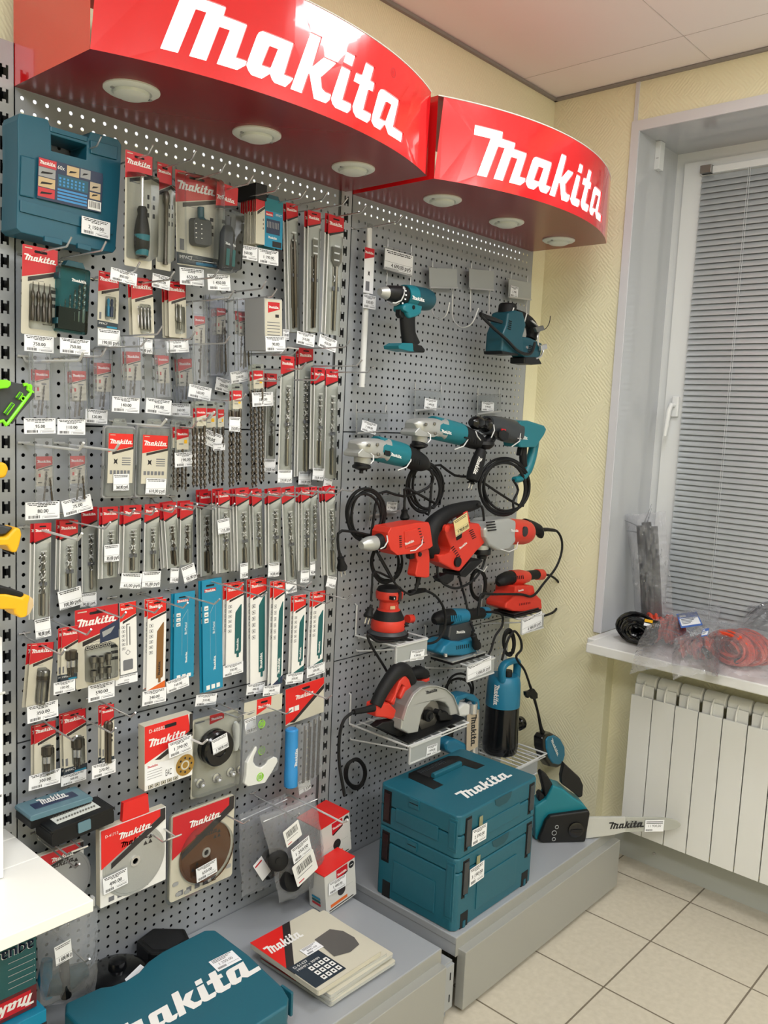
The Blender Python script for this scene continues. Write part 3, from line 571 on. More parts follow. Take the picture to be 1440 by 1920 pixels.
        c3 = MB(); c3.m = m; c3.add([(0, 0, 0), (w * .5, 0, .002), (w, 0, 0), (0, -h * .2, 0), (w * .5, -h * .2, .006), (w, -h * .2, 0), (0, -h, .001), (w * .5, -h, .009), (w, -h, .001)], [(0, 3, 4, 1), (1, 4, 5, 2), (3, 6, 7, 4), (4, 7, 8, 5)], 'pouch', True)
        c3.box(0, w, -h * .165, -h * .155, .0005, .0015, 'clear'); c3.box(0, .0012, -h, 0, 0, .002, 'cap'); c3.box(w - .0012, w, -h, 0, 0, .002, 'cap'); c3.build('pouch', t)
    elif kind == 'clip':     # hang card with loose drills clipped below
        mb.prism(rrect(0, -h, w, 0, w * .14, 3), -.0005, .0005, 'cap'); mb.rect(w * .1, -h * .92, w * .9, -h * .3, .0008, 'cream'); mb.flat([[(w * .1, -h * .25), (w * .9, -h * .25), (w * .9, -h * .5), (w * .1, -h * .6)][::-1]], .001, 'red'); mb.logo(w * .14, -h * .45, w * .7, 'white', .0012)
        mb.flat([rrect(w * .3, -h * .16, w * .7, -h * .1, h * .02, 2)], .001, 'black_gap'); mb.rect(w * .25, -h * .75, w * .55, -h * .72, .001, 'grayink'); mb.rect(w * .6, -h * .72, w * .8, -h * .6, .001, 'yellow')
        mb.build('card', t)
        b = o['bottom']; la = m.inverted() @ W(b[0], b[1], y)
        for k in range(o.get('nd', 2)):
            c2 = MB(); c2.m = m; x = w * (.22 + .56 * k / max(1, o.get('nd', 2) - 1)); drill(c2, x, la.y + (.012 if k % 2 else 0), -h * .9, o.get('r', .004), .12, -.003 + .003 * (k % 2), mt='darksteel', dx=w * .0); c2.build('drill_bit', t)
    elif kind == 'blade':    # flat saw-blade pack
        bc = o.get('bc', 'teal_blade'); blue = o.get('blue')
        if blue:
            mb.prism([(0, 0), (w, 0), (w, -h), (0, -h)], -.0012, .0012, 'makblue'); mb.rect(w * .12, -h * .08, w * .7, -h * .11, .0014, 'red'); mb.logo(w * .14, -h * .108, w * .54, 'white', .0016); mb.flat([rrect(w * .2, -h * .062, w * .62, -h * .045, .002, 2)], .0014, 'black_gap')
            R = m @ Matrix.Translation((w * .55, -h * .62, .0015)) @ Matrix.Rotation(PI / 2, 4, 'Z'); mb.m = Matrix(); mb.m = R; mb.text('Bi-Metal', h * .13, -.004, w * .11, 'white'); mb.logo(-h * .2, -.006, h * .13, 'white'); mb.m = m
            for k in range(3): mb.rect(w * .1 + w * .0, -h * (.23 + .055 * k), w * .3, -h * (.27 + .055 * k), .0015, 'white'); mb.rect(w * .14, -h * (.25 + .055 * k), w * .26, -h * (.258 + .055 * k), .0016, 'ink')
            mb.flat([[(w * .38, -h * .3), (w * .66, -h * .2), (w * .66, -h * .203), (w * .38, -h * .305)]], .0015, 'cream'); mb.rect(w * .38, -h * .72, w * .385, -h * .3, .0015, 'cream'); mb.rect(w * .66, -h * .72, w * .665, -h * .2, .0015, 'cream')
            for k in range(3): mb.rect(w * (.15 + .26 * k), -h * .985, w * (.33 + .26 * k), -h * .945, .0015, 'white')
            mb.build('card', t)
        else:
            hr = o.get('hr', .2) * h; mb.prism([(0, 0), (w, 0), (w, -h), (0, -h)], -.001, .001, 'white'); head(mb, w, h, hr, .0012, red='red2', lscale=.75)
            if o.get('wedge'): mb.flat([[(0, -h), (w, -h), (w, -h * .93), (0, -h * .985)][::-1] if 0 else [(0, -h), (w, -h), (w, -h * .92)]], .0012, o['wedge'])
            for k in range(6): yy = -hr - h * (.06 + .06 * k); mb.rect(w * .1, yy - h * .035, w * .3, yy, .0012, 'grayink'); mb.rect(w * .12, yy - h * .03, w * .28, yy - h * .005, .0013, 'white'); mb.rect(w * .17, yy - h * .025, w * .23, yy - h * .01, .0014, 'ink')
            mb.build('card', t); q = MB(); q.m = m; b0, b1 = o.get('b', (.25, .9)); x0, x1 = w * .5, w * .86
            if bc: q.prism([(x0, -h * b1), (x1 - w * .04, -h * b1), (x1, -h * (b1 - .02)), (x1, -h * b0), (x1 - w * .03, -h * b0), (x0 + w * .02, -h * (b0 + .09)), (x0, -h * (b0 + .2))], .0012, .0026, bc); q.box(x0 + w * .12, x0 + w * .24, -h * min(.985, b1 + .05), -h * b1, .0012, .0024, bc); q.m = m @ Matrix.Translation((x0 + w * .2, -h * (b1 - .03), .003)) @ Matrix.Rotation(PI / 2, 4, 'Z'); q.logo(0, 0, h * .16, 'white' if bc != 'brown' else 'ink'); q.build('saw_blade', t)
            elif o.get('rod'): q.box(w * .38, w * .42, -h * .6, -h * .3, .0012, .0016, 'ink'); q.box(w * .56, w * .6, -h * .6, -h * .34, .0012, .0016, 'ink'); q.box(w * .4, w * .58, -h * .31, -h * .3, .0012, .0016, 'ink'); q.flat([circ(w * .45, -h * .7, w * .16, 4)], .0014, 'grayink'); q.flat([circ(w * .45, -h * .7, w * .12, 4)], .0016, 'white'); q.flat([rrect(w * .15, -h * .95, w * .75, -h * .8, .002, 1)], .0014, 'grayink'); q.build('line_drawing', t)
    if tag:
        q = tuple(tag[:6]); tb = MB(); tagmesh(tb, q, y - (.0022 if tag[1] > c[5] - 12 else o.get('tf', .019)), tag[6], tag[7]); k = tb.build('price_tag', t); k['label'] = 'white price tag'
    for k in range(n):
        cp = copy_tree(t); cp.location = t.location + Vector((-.0045 - .004 * k + random.uniform(-.001, .001) + o.get('bdx', 0), .008 + .007 * k, random.uniform(-.003, .004))); cp.rotation_euler = (0, 0, random.uniform(-.06, .06))
        for ch in list(cp.children):
            if ch.name.startswith(('price_tag', 'film', 'blister')): bpy.data.objects.remove(ch)
        if cp.location.y > -.004: cp.location.y = -.004
        cp['label'] = 'spare pack behind the ' + ' '.join(label.split()[:12]); cp['group'] = 'spare packs close behind front packs'
    return t, m, w, h, y
# row 1
P('card', (235, 280, 287, 293, 233, 497), (287, 272), .2, 0, 'tall blister with a black and blue-tipped screwdriver beside the big blue case', (208, 500, 258, 510, 206, 524, '850.00', 'B'), content='driver', hr=.24, bd=.034)
P('card', (295, 303, 323, 313, 292, 504), (368, 282), .2, 0, 'narrow blister with a long nut driver, price tag ending 450.00', (286, 511, 320, 516, 284, 537, '450.00', 'B'), content='rod', hr=.27, bd=.02)
t, m, w, h, y = P('card', (328, 317, 408, 328, 331, 495), (423, 307), .2, 0, 'big shiny blister with a dark bit set and IMPACT strip', (336, 500, 382, 506, 337, 533, '650.00', 'B'), blister=False, impact=True, hr=.34)
g = MB(); g.m = m; g.prism(rrect(w * .02, -h * .99, w * .98, -h * .02, .012, 5), .001, .034, 'shiny', taper=.95); g.sweep([(a, b, .03) for a, b in rrect(w * .05, -h * .96, w * .95, -h * .05, .012, 5)], .0022, 'clear', 6, closed=True); g.build('blister', t)
g = MB(); g.m = m; g.prism(rrect(w * .28, -h * .78, w * .72, -h * .48, .01, 3), .002, .022, 'toolgray', taper=.95); g.sweep([(w * .5, -h * .36, .014), (w * .5, -h * .47, .014), (w * .5, -h * .5, .014)], [.008, .008, .014], 'teal_dark', 14)
for k in range(8): g.box(w * .31 + (k % 2) * w * .13, w * .35 + (k % 2) * w * .13, -h * (.56 + .05 * (k // 2)), -h * (.545 + .05 * (k // 2)), .022, .024, 'chrome')
g.build('bit_case', t, bevel=.0015)
t, m, w, h, y = P('card', (407, 340, 447, 347, 398, 505), (475, 329), .2, 0, 'blister card with a long dark square tool, tag 1 450.00', (388, 513, 431, 520, 390, 544, '1 450.00', 'B'), blister=False, hr=.27)
for p in list(t.children):
    if p.name.startswith('card'): bpy.data.objects.remove(p)
g = MB(); g.m = m; g.prism([(0, 0), (w, 0), (w, -h * .2), (0, -h * .27)], -.0004, .0004, 'red'); g.logo(w * .02, -h * .19, w * .85, 'white', .0006); g.flat([[(0, -h * .27), (w, -h * .2), (w, -h * .225), (0, -h * .3)][::-1]], .0001, 'dark'); g.build('card', t)
g = MB(); g.m = m; g.sweep([(w * .42, -h * .38, .016), (w * .42, -h * .48, .016), (w * .42, -h * .5, .016), (w * .42, -h * .58, .016), (w * .42, -h * .95, .016), (w * .42, -h * .99, .016)], [.007, .007, .012, .0185, .0185, .013], 'toolgray', 8, sq=4); g.box(w * .2, w * .62, -h * .95, -h * .76, .034, .0352, 'teal_blade'); g.logo(w * .12, -h * .72, w * .5, 'white', .0352); g.build('impact_socket', t)
g = MB(); g.m = m; g.prism(rrect(0, -h, w * .96, -h * .3, .008, 3), .0005, .0375, 'clear', taper=.93); g.build('blister', t)
P('sleeve', (536, 380, 558, 385, 541, 622), (614, 360), .2, 1, 'grey sleeve with a point chisel, first of three chisels', (530, 617, 542, 622, 530, 637, '320,00', 'B'), lh=.13, chisel='point')
P('sleeve', (577, 394, 601, 399, 574, 621), (652, 371), .2, 1, 'grey sleeve with a flat chisel, tag 310,00', (557, 620, 591, 625, 555, 644, '310,00', 'B'), lh=.13, chisel='flat')
P('sleeve', (616, 402, 645, 407, 608, 626), (687, 385), .2, 1, 'grey sleeve with a wide spade chisel next to the middle upright', (600, 626, 634, 630, 596, 649, '420,00', 'B'), lh=.16, chisel='wide')
# row 2
P('card', (42, 457, 110, 471, 39, 625), (134, 445), .2, 0, 'large blister card with four countersink bits, top left', (45, 626, 101, 632, 45, 658, '750.00', 'B'), content='sinks', hr=.36, bd=.012)
P('card', (185, 507, 224, 514, 182, 614), (262, 492), .2, 0, 'small card with two blue-banded bits, tag 190,00', (183, 615, 225, 619, 183, 648, '190,00 руб', 'R'), content='bits', nb=2, impact=True, mts=('makblue', 'navy'), bd=.012)
P('card', (245, 521, 286, 527, 249, 632), (327, 509), .2, 1, 'small card with three grey bits', (258, 634, 286, 638, 258, 662, '90,00 руб.', 'R'), content='bits', nb=3, bd=.012)
P('card', (315, 528, 348, 533, 317, 632), (410, 506), .2, 2, 'small card with a magnetic bit holder, tag 340.00', (309, 637, 353, 638, 311, 662, '340.00', 'B'), content='holder', bd=.014)
# rows 3
def PO(c, tip, L, n, tg, ct, lab, **k): P('pouch', c, tip, L, n, lab, tg, ct=ct, name='drill_bit_pouch', cat='drill bit pouch', **k)
PO((60, 661, 95, 664, 61, 783), (157, 660), .26, 1, (44, 784, 104, 784, 45, 814, '95.00', 'B'), (65, 693, 65, 750, 27), 'clear pouch with thin drill bits, tag 95.00', hmt='wirewhite', hr_=.0027)
PO((127, 665, 162, 666, 130, 785), (199, 653), .2, 1, (107, 785, 160, 787, 107, 815, '110.00', 'B'), (134, 695, 136, 751, 27), 'clear pouch with a drill bit, tag 110.00')
PO((174, 654, 211, 660, 175, 767), (275, 635), .2, 1, (160, 766, 202, 772, 159, 793, '120.00', 'B'), (181, 680, 181, 734, 27), 'clear pouch with a drill bit, tag 120.00')
PO((231, 630, 269, 632, 235, 746), (304, 612), .2, 1, (210, 742, 262, 748, 209, 772, '140.00', 'B'), (236, 659, 236, 713, 27), 'clear pouch with a drill bit, tag 140.00')
PO((288, 636, 317, 640, 293, 745), (366, 622), .2, 1, (274, 745, 322, 752, 272, 774, '145.00', 'B'), (295, 667, 296, 719, 21), 'clear pouch with a drill bit, tag 145.00')
PO((328, 645, 364, 648, 334, 754), (431, 630), .2, 1, (320, 756, 357, 760, 320, 780, '160.00', 'B'), (333, 673, 334, 724, 26), 'clear pouch with a drill bit, tag 160.00')
PO((360, 564, 388, 570, 362, 716), (439, 545), .2, 0, (355, 719, 398, 720, 352, 744, '160,00', 'B'), (364, 592, 366, 643, 20), 'upper clear pouch with a long drill bit, tag 160,00', nd=1)
PO((392, 552, 427, 556, 393, 703), (499, 527), .2, 2, (406, 706, 437, 710, 402, 731, '200,00', 'B'), (406, 577, 405, 626, 17), 'clear pouch with two long drill bits, tag 200,00', nd=2)
PO((444, 560, 470, 562, 446, 697), (519, 542), .2, 1, (431, 698, 466, 709, 434, 720, '230,00', 'B'), (447, 586, 449, 630, 18), 'clear pouch with two long drill bits beside the grey carton, tilted tag', nd=2)
# row 4
P('clip', (434, 719, 455, 720, 434, 771), (461, 739), .2, 1, 'hang card with two hanging drill bits, tag 350,00', (430, 781, 451, 784, 429, 809, '350,00 р', 'R'), bottom=(430, 914), nd=2, name='drill_set_card', tf=.004)
P('clip', (366, 752, 388, 754, 366, 803), (395, 776), .2, 1, 'hang card with masonry bits, left of the 240,00 tag', None, bottom=(370, 914), nd=2, name='drill_set_card')
P('clip', (379, 752, 407, 755, 379, 806), (495, 741), .26, 1, 'hang card with masonry bits and tag 240,00', (375, 799, 422, 807, 367, 827, '240,00', 'B'), bottom=(385, 917), nd=2, name='drill_set_card', tf=.004, y=-.09)
P('clip', (407, 755, 421, 758, 407, 805), (462, 743), .2, 0, 'narrow hang card with masonry bits and tag 215,00', (399, 832, 422, 836, 399, 845, '215,00', 'C'), bottom=(405, 915), nd=2, name='drill_set_card')
P('clip', (328, 790, 356, 791, 328, 848), (370, 789), .2, 1, 'hang card with three drill bits and tag 190,00', (327, 849, 367, 852, 328, 877, '190,00', 'B'), bottom=(324, 924), nd=3, name='drill_set_card', r=.003)
P('clip', (472, 682, 495, 685, 473, 733), (529, 702), .2, 1, 'hang card with two long masonry bits and tag 180,00', (472, 736, 512, 733, 473, 763, '180,00', 'B'), bottom=(470, 915), nd=2, name='drill_set_card', tf=.004)
SL = lambda c, lh, tip, n, tg, lab, **k: P('sleeve', c, tip, k.pop('L', .2), n, lab, tg, lh=lh, name='drill_bit_sleeve', cat='drill bit sleeve', **k)
SL((500, 700, 519, 702, 496, 861), .17, (602, 701), 1, (495, 860, 517, 861, 494, 886, '210,00 руб', 'R'), 'long grey sleeve with a masonry bit, tag 210,00', y=-.05)
SL((527, 667, 552, 669, 521, 881), .17, (574, 680), 0, (521, 881, 548, 882, 520, 906, '220,00 руб', 'R'), 'long grey sleeve with a masonry bit, tag 220,00', r=.005)
SL((560, 652, 587, 654, 556, 893), .13, (656, 639), 1, (560, 884, 584, 885, 559, 909, '230,00 руб', 'R'), 'longest grey sleeve with a masonry bit, tag 230,00', r=.005, tf=.004)
SL((589, 690, 609, 690, 586, 880), .16, (679, 675), 1, (587, 877, 608, 879, 585, 900, '150,00 руб', 'R'), 'long grey sleeve with a masonry bit, tag 150,00', tf=.004)
SL((611, 692, 634, 693, 607, 898), .15, (700, 687), 1, (608, 896, 624, 897, 605, 914, '170,00', 'C'), 'long grey sleeve with a masonry bit right beside the middle upright')
# row 5
PO((64, 822, 99, 824, 66, 945), (157, 830), .26, 0, (47, 942, 112, 946, 47, 976, '80.00', 'B'), (67, 856, 68, 912, 31), 'clear pouch with two crossed thin bits, tag 80.00', nd=2, hmt='wirewhite', hr_=.0027)
PO((128, 822, 162, 823, 129, 942), (224, 831), .26, 0, (114, 940, 172, 940, 120, 970, '75.00', 'B'), (131, 855, 132, 907, 28), 'clear pouch with two crossed thin bits, tilted tag 75.00', nd=2, hmt='wirewhite', hr_=.0027)
def drillcase(c, lab, lq, tg, tip, y):
    x = wire_hook(tip, .2, 'wire hook holding the ' + lab, mt='wirewhite', r=.0027) if tip else 0
    m, w, h = quad(c, y); t = thing('drill_bit_case', lab, 'drill bit case', m @ Vector((w / 2, 0, 0)), 'clear drill cases'); g = MB(); g.m = m
    g.prism(rrect(0, -h, w, 0, .006, 3), -.004, .004, 'milky'); g.prism(rrect(w * .02, -h * .98, w * .98, -h * .02, .006, 3), .004, .012, 'cap', taper=.97); g.prism([(w * .25, -.002), (w * .75, -.002), (w * .68, .016), (w * .32, .016)], .0, .003, 'cap'); g.box(-.002, 0, -h * .6, -h * .55, 0, .01, 'cap'); g.build('box', t)
    g = MB(); g.m, lw, lh = quad(lq, y - .0125); g.prism([(0, 0), (lw, 0), (lw, -lh), (0, -lh)], -.0003, .0003, 'cream'); head(g, lw, lh, lh * .38, .0005, slot=False, lscale=.9, red='red2')
    for k in range(4): g.rect(lw * .55, -lh * (.48 + .045 * k), lw * .9, -lh * (.5 + .045 * k), .0005, 'grayink')
    g.flat([[(lw * .22, -lh * .5), (lw * .3, -lh * .53), (lw * .38, -lh * .5), (lw * .35, -lh * .56), (lw * .38, -lh * .62), (lw * .3, -lh * .59), (lw * .22, -lh * .62), (lw * .25, -lh * .56)][::-1]], .0005, 'ink')
    for k in range(6): g.rect(lw * (.08 + .14 * k), -lh * .82, lw * (.18 + .14 * k), -lh * .74, .0005, 'grayink')
    g.build('label', t); g = MB(); g.m = m
    for k in range(4): drill(g, w * (.3 + .14 * k), -h * .07, -h * .9, .0028, .2, 0)
    g.build('drill_bit', t); tb = MB(); tagmesh(tb, tg[:6], y - .014, tg[6], tg[7]); tb.build('price_tag', t)['label'] = 'white price tag'
drillcase((194, 797, 252, 799, 190, 934), 'left clear plastic case of masonry bits', (204, 812, 251, 815, 201, 906), (212, 889, 242, 889, 212, 921, '360.00 руб.', 'R'), (312, 786), -.10)
drillcase((255, 797, 320, 800, 251, 932), 'right clear plastic case of masonry bits', (268, 815, 316, 819, 264, 907), (274, 896, 312, 899, 272, 927, '610,00 руб', 'R'), (402, 772), -.10)
# row 6
SL((64, 982, 96, 981, 61, 1162), .2, (154, 1000), 1, (64, 1162, 94, 1160, 67, 1199, '90,00 руб.', 'R'), 'long grey sleeve hanging at the far left, tag 90,00', L=.26, hmt='wirewhite', hr_=.0027, r=.005)
SL((112, 977, 146, 976, 110, 1108), .27, (207, 979), 1, (107, 1110, 152, 1105, 112, 1145, '100,00 руб.', 'R'), 'grey sleeve with a drill bit, tag 100,00')
SL((152, 952, 182, 950, 153, 1112), .23, None, 0, (150, 1114, 181, 1111, 150, 1140, '90,00 руб.', 'R'), 'grey sleeve with a drill bit behind the 100,00 one', y=-.03)
SL((192, 951, 221, 950, 190, 1085), .25, (252, 955), 1, (195, 1022, 224, 1023, 195, 1055, '85.00 руб', 'R'), 'grey sleeve with price tag 85.00 stuck at its middle', tf=.012)
SL((232, 948, 265, 947, 229, 1075), .28, (292, 954), 1, (228, 1074, 267, 1075, 224, 1104, '65,00 руб', 'R'), 'grey sleeve with a dark thin bit, tag 65,00')
SL((271, 946, 299, 946, 269, 1072), .27, (330, 949), 0, (267, 1072, 302, 1070, 265, 1103, '95,00 руб', 'R'), 'grey sleeve with a drill bit, tag 95,00')
SL((305, 945, 330, 943, 313, 1067), .26, (370, 945), 2, (320, 1065, 336, 1062, 318, 1094, '110,00', 'R'), 'slightly tilted grey sleeve, tag 110,00', bm='darksteel')
SL((338, 943, 362, 942, 336, 1060), .27, (408, 944), 1, (339, 1065, 365, 1062, 346, 1095, '105,00 ру', 'R'), 'grey sleeve with a dark short bit, tag 105,00', bm='darksteel')
SL((374, 922, 396, 921, 376, 1081), .2, (440, 944), 1, None, 'grey sleeve with a slim dark bit and no tag', bm='darksteel', y=-.03, hook=True)
SL((409, 921, 430, 920, 411, 1075), .17, (472, 922), 2, (407, 975, 430, 974, 409, 1003, '135,00', 'R'), 'grey sleeve with price tag 135,00 across its middle', tf=.012)
SL((441, 917, 466, 917, 445, 1071), .2, (505, 922), 2, (450, 1057, 465, 1057, 450, 1086, '210,00', 'R'), 'grey sleeve with a masonry bit, small tag 210,00', tf=.012)
SL((472, 919, 490, 918, 476, 1067), .2, (537, 921), 2, None, 'narrow grey sleeve without tag in the dense row')
SL((502, 916, 526, 915, 503, 1058), .2, (566, 921), 1, (503, 1056, 524, 1056, 502, 1083, '145,00 руб', 'R'), 'grey sleeve with a masonry bit, tag 145,00', tf=.004)
SL((527, 915, 551, 915, 534, 1091), .17, (596, 919), 0, (535, 1091, 556, 1091, 536, 1115, '180,00 руб', 'R'), 'long grey sleeve leaning right, tag 180,00')
SL((565, 915, 582, 914, 565, 1070), .17, (619, 915), 2, (564, 1070, 580, 1069, 563, 1094, '160,00', 'R'), 'narrow grey sleeve with a masonry bit, tag 160,00')
SL((580, 914, 594, 913, 581, 1054), .14, (642, 916), 0, (581, 1054, 591, 1054, 581, 1080, '90,00', 'R'), 'narrowest grey sleeve with a small white tag')
SL((609, 914, 627, 913, 613, 1080), .16, (670, 911), 2, (615, 1079, 633, 1078, 610, 1100, '190,00', 'R'), 'grey sleeve at the right end of the dense row')
# row 7
P('card', (58, 1207, 102, 1200, 48, 1327), (122, 1218), .2, 1, 'card with a black and steel adapter, tag 350.00', (50, 1326, 109, 1319, 51, 1358, '350.00', 'B'), content='sds', hr=.33, bd=.02)
P('card', (116, 1177, 147, 1169, 114, 1279), (171, 1180), .2, 1, 'card with a shiny nut driver and IMPACT strip, beside six sockets', (100, 1281, 141, 1270, 100, 1304, '150.00', 'B'), content='nut', impact=True, hr=.38, bd=.02)
P('card', (140, 1145, 223, 1135, 142, 1294), (236, 1148), .2, 0, 'large card with six steel sockets, tag 590.00', (165, 1286, 215, 1280, 165, 1318, '590.00', 'B'), content='sockets', hr=.42, bd=.022)
P('blade', (224, 1132, 255, 1129, 226, 1266), (299, 1139), .2, 0, 'slim white card with a line drawing, tag 250.00', (216, 1270, 258, 1258, 216, 1287, '250.00', 'C'), bc=None, rod=True, hr=.26)
BL = lambda *a, **k: P(*a, name='saw_blade_pack', cat='saw blade pack', **k)
BL('blade', (277, 1127, 312, 1124, 274, 1296), (352, 1130), .2, 1, 'saw blade pack with a brown wood blade and orange foot', (267, 1297, 312, 1291, 266, 1325, '240.00', 'B'), bc='brown', wedge='orange', b=(.26, .88))
BL('blade', (327, 1113, 365, 1109, 325, 1277), (412, 1123), .2, 1, 'shorter bright blue saw blade pack, tag 160.00', (311, 1279, 354, 1272, 313, 1301, '160.00', 'B'), blue=True)
BL('blade', (378, 1089, 415, 1085, 381, 1299), (456, 1095), .2, 1, 'longer bright blue saw blade pack, tag 210.00', (368, 1303, 408, 1295, 365, 1325, '210.00', 'B'), blue=True)
BL('blade', (425, 1096, 457, 1093, 423, 1249), (500, 1110), .2, 1, 'white saw blade pack with a stepped teal blade, tag 330.00', (418, 1249, 456, 1243, 418, 1271, '330.00', 'B'), b=(.27, .87))
BL('blade', (469, 1089, 500, 1086, 469, 1284), (552, 1099), .2, 1, 'long white saw blade pack, tag 490.00', (463, 1284, 497, 1279, 461, 1304, '490.00', 'B'), b=(.16, .9), hr=.17)
BL('blade', (513, 1091, 534, 1089, 508, 1286), (584, 1091), .2, 1, 'long slim white saw blade pack, tag 540.00', (494, 1287, 526, 1283, 492, 1306, '540.00', 'B'), b=(.2, .93), hr=.16, wedge='navy')
BL('blade', (551, 1118, 574, 1115, 546, 1264), (622, 1123), .2, 1, 'white saw blade pack, left of the short pair, tag 250,00', (537, 1264, 569, 1259, 535, 1284, '250,00', 'B'), b=(.26, .86), wedge='teal_blade')
BL('blade', (587, 1110, 610, 1108, 581, 1251), (660, 1115), .2, 1, 'white saw blade pack beside the middle upright, tag 250,00', (575, 1251, 609, 1244, 575, 1272, '250,00', 'B'), b=(.26, .86), wedge='teal_blade')
# row 8
P('card', (64, 1360, 105, 1349, 64, 1462), (144, 1380), .2, 1, 'card with a nut driver, bottom left, tag 300.00', (54, 1455, 114, 1446, 53, 1484, '300.00', 'B'), content='nut', hr=.35, bd=.02)
P('card', (117, 1339, 161, 1327, 120, 1457), (217, 1365), .2, 1, 'card with a chrome nut driver and blue IMPACT strip', (114, 1456, 162, 1445, 114, 1476, '300.00', 'B'), content='nut', impact=True, hr=.34, bd=.02)
P('card', (190, 1325, 214, 1320, 190, 1437), (254, 1336), .2, 1, 'narrow card with a dark magnetic driver and IMPACT strip', (172, 1436, 217, 1421, 172, 1462, '270.00', 'B'), content='rod', impact=True, hr=.33, blister=False)
# ---------------- cases, boxes and odd packs of the left bay ----------------
def slabpx(mb, pts, y, th, mt, m=None): mb.m = FR(y); mb.prism([tuple(p) for p in pxy(pts, y)], -th, 0, mt); mb.m = Matrix(); return mb
# blue 60-piece case
y = -.085; t = thing('tool_case', 'blue plastic tool case with photo label, top left under the header', 'tool case', W(120, 450, y))
o_ = [(36, 212), (90, 224), (94, 236), (166, 258), (170, 247), (222, 262), (228, 272), (226, 330), (217, 468), (212, 474), (150, 462), (40, 436), (31, 428), (34, 300), (33, 224)]
g = MB(); g.m = FR(y); P0 = pxy(o_, y); hole = pxy([(96, 252), (163, 272), (162, 300), (97, 283)], y); g.prism(P0, -.07, 0, 'teal_dark' if 0 else 'case_blue', holes=[hole]); g.m = Matrix(); g.build('shell', t, bevel=.006, seg=3)
for q in ([(40, 290), (66, 297), (64, 372), (38, 366)], [(38, 374), (214, 420), (212, 440), (38, 396)], [(170, 262), (222, 275), (220, 300), (170, 287)]): slabpx(MB(), q, y - .004, .004, 'case_blue').build('raised_panel', t, bevel=.002)
for q in ([(84, 442), (118, 449), (117, 460), (84, 452)], [(146, 455), (172, 461), (171, 471), (146, 465)]): g = MB(); slabpx(g, q, y - .006, .01, 'case_blue'); g.build('latch', t, bevel=.0015)
g = MB(); slabpx(g, [(94, 236), (166, 257), (165, 266), (94, 246)], y - .003, .03, 'case_blue'); g.build('handle', t, bevel=.003)
m, w, h = quad((72, 293, 193, 326, 69, 371), y - .0055); g = MB(); g.m = m; sh = Matrix.Shear('XY', 4, (0, 0))
a, b, c = W(72, 293, y - .0055), W(193, 326, y - .0055), W(69, 371, y - .0055)
vx = b - a; vy = a - c; g.m = Matrix(((vx.x, vy.x, 0, c.x), (vx.y, vy.y, -1, c.y), (vx.z, vy.z, 0, c.z), (0, 0, 0, 1)))   # unit square on the label
g.prism([(0, 0), (1, 0), (1, 1), (0, 1)], 0, .0004, 'navy'); Z = .0006
g.rect(.01, .78, .27, .98, Z, 'red'); g.logo(.02, .84, .24, 'white', Z + .0002, h=.09); g.text('60x', .285, .82, .1, 'white', Z, wmax=.11)
for i, (x0, y0, x1, y1, mt) in enumerate([(.01, .55, .26, .77, 'cardgray'), (.01, .3, .26, .53, 'tan'), (.01, .06, .26, .28, 'red'), (.43, .73, .62, .97, 'tan'), (.64, .76, .8, .98, 'cardgray'), (.8, .5, .97, .72, 'kraft'), (.8, .3, .97, .46, 'tan')]):
    g.rect(x0, y0, x1, y1, Z, mt); g.flat([[(x0 + .03, y0 + .06), (x1 - .06, y0 + .1), (x1 - .03, y0 + .14), (x0 + .05, y0 + .12)]], Z + .0002, 'ink')
g.rect(.3, .4, .77, .7, Z, 'case_blue')
for i in range(7):
    for j in range(3): g.rect(.32 + .06 * i, .43 + .08 * j, .35 + .06 * i, .48 + .08 * j, Z + .0002, 'skyblue')
for i in range(4): g.rect(.3, .07 + .08 * i, .76, .12 + .08 * i, Z, 'skyblue')
g.rect(.78, .03, .99, .26, Z, 'white')
for i in range(9): g.rect(.8 + .02 * i, .08, .809 + .02 * i, .24, Z + .0002, 'ink')
g.build('photo_label', t)
tb = MB(); tagmesh(tb, (153, 404, 207, 416, 152, 437), y - .009, '2 150.00', 'B'); tb.build('price_tag', t)['label'] = 'white price tag'
wire_hook((190, 256), .13, 'wire hook holding the big blue tool case')
# stack of nine saw packs in sleeves
P('card', (480, 353, 497, 357, 479, 456), (526, 343), .2, 0, 'front pack of the stack of thin blade packs with a black top', (446, 457, 483, 464, 446, 484, '160.00', 'B'), blister=False, base='cream', hr=.42, y=-.105, bdx=0)
ft = [o for o in COL.objects if o.get('label', '').startswith('front pack of the stack')][0]
for k in range(8):
    cp = copy_tree(ft); cp.location = ft.location + Vector((random.uniform(-.002, .002), .0075 * (k + 1), random.uniform(-.002, .003)))
    for ch in list(cp.children):
        if ch.name.startswith('price_tag'): bpy.data.objects.remove(ch)
    cp['label'] = 'thin blade pack in the black-topped stack, behind the front pack'; cp['group'] = 'thin packs in the black-topped stack'
a, b = W(480, 353, -.107), W(480, 374, -.107)
g = MB(); g.box(a.x - .002, a.x + .034, -.109, -.036, b.z + .002, a.z + .014, 'black'); meta(g.build('hanger_cap', bevel=.002), 'black plastic cap holding together the stack of thin blade packs', 'hanger')
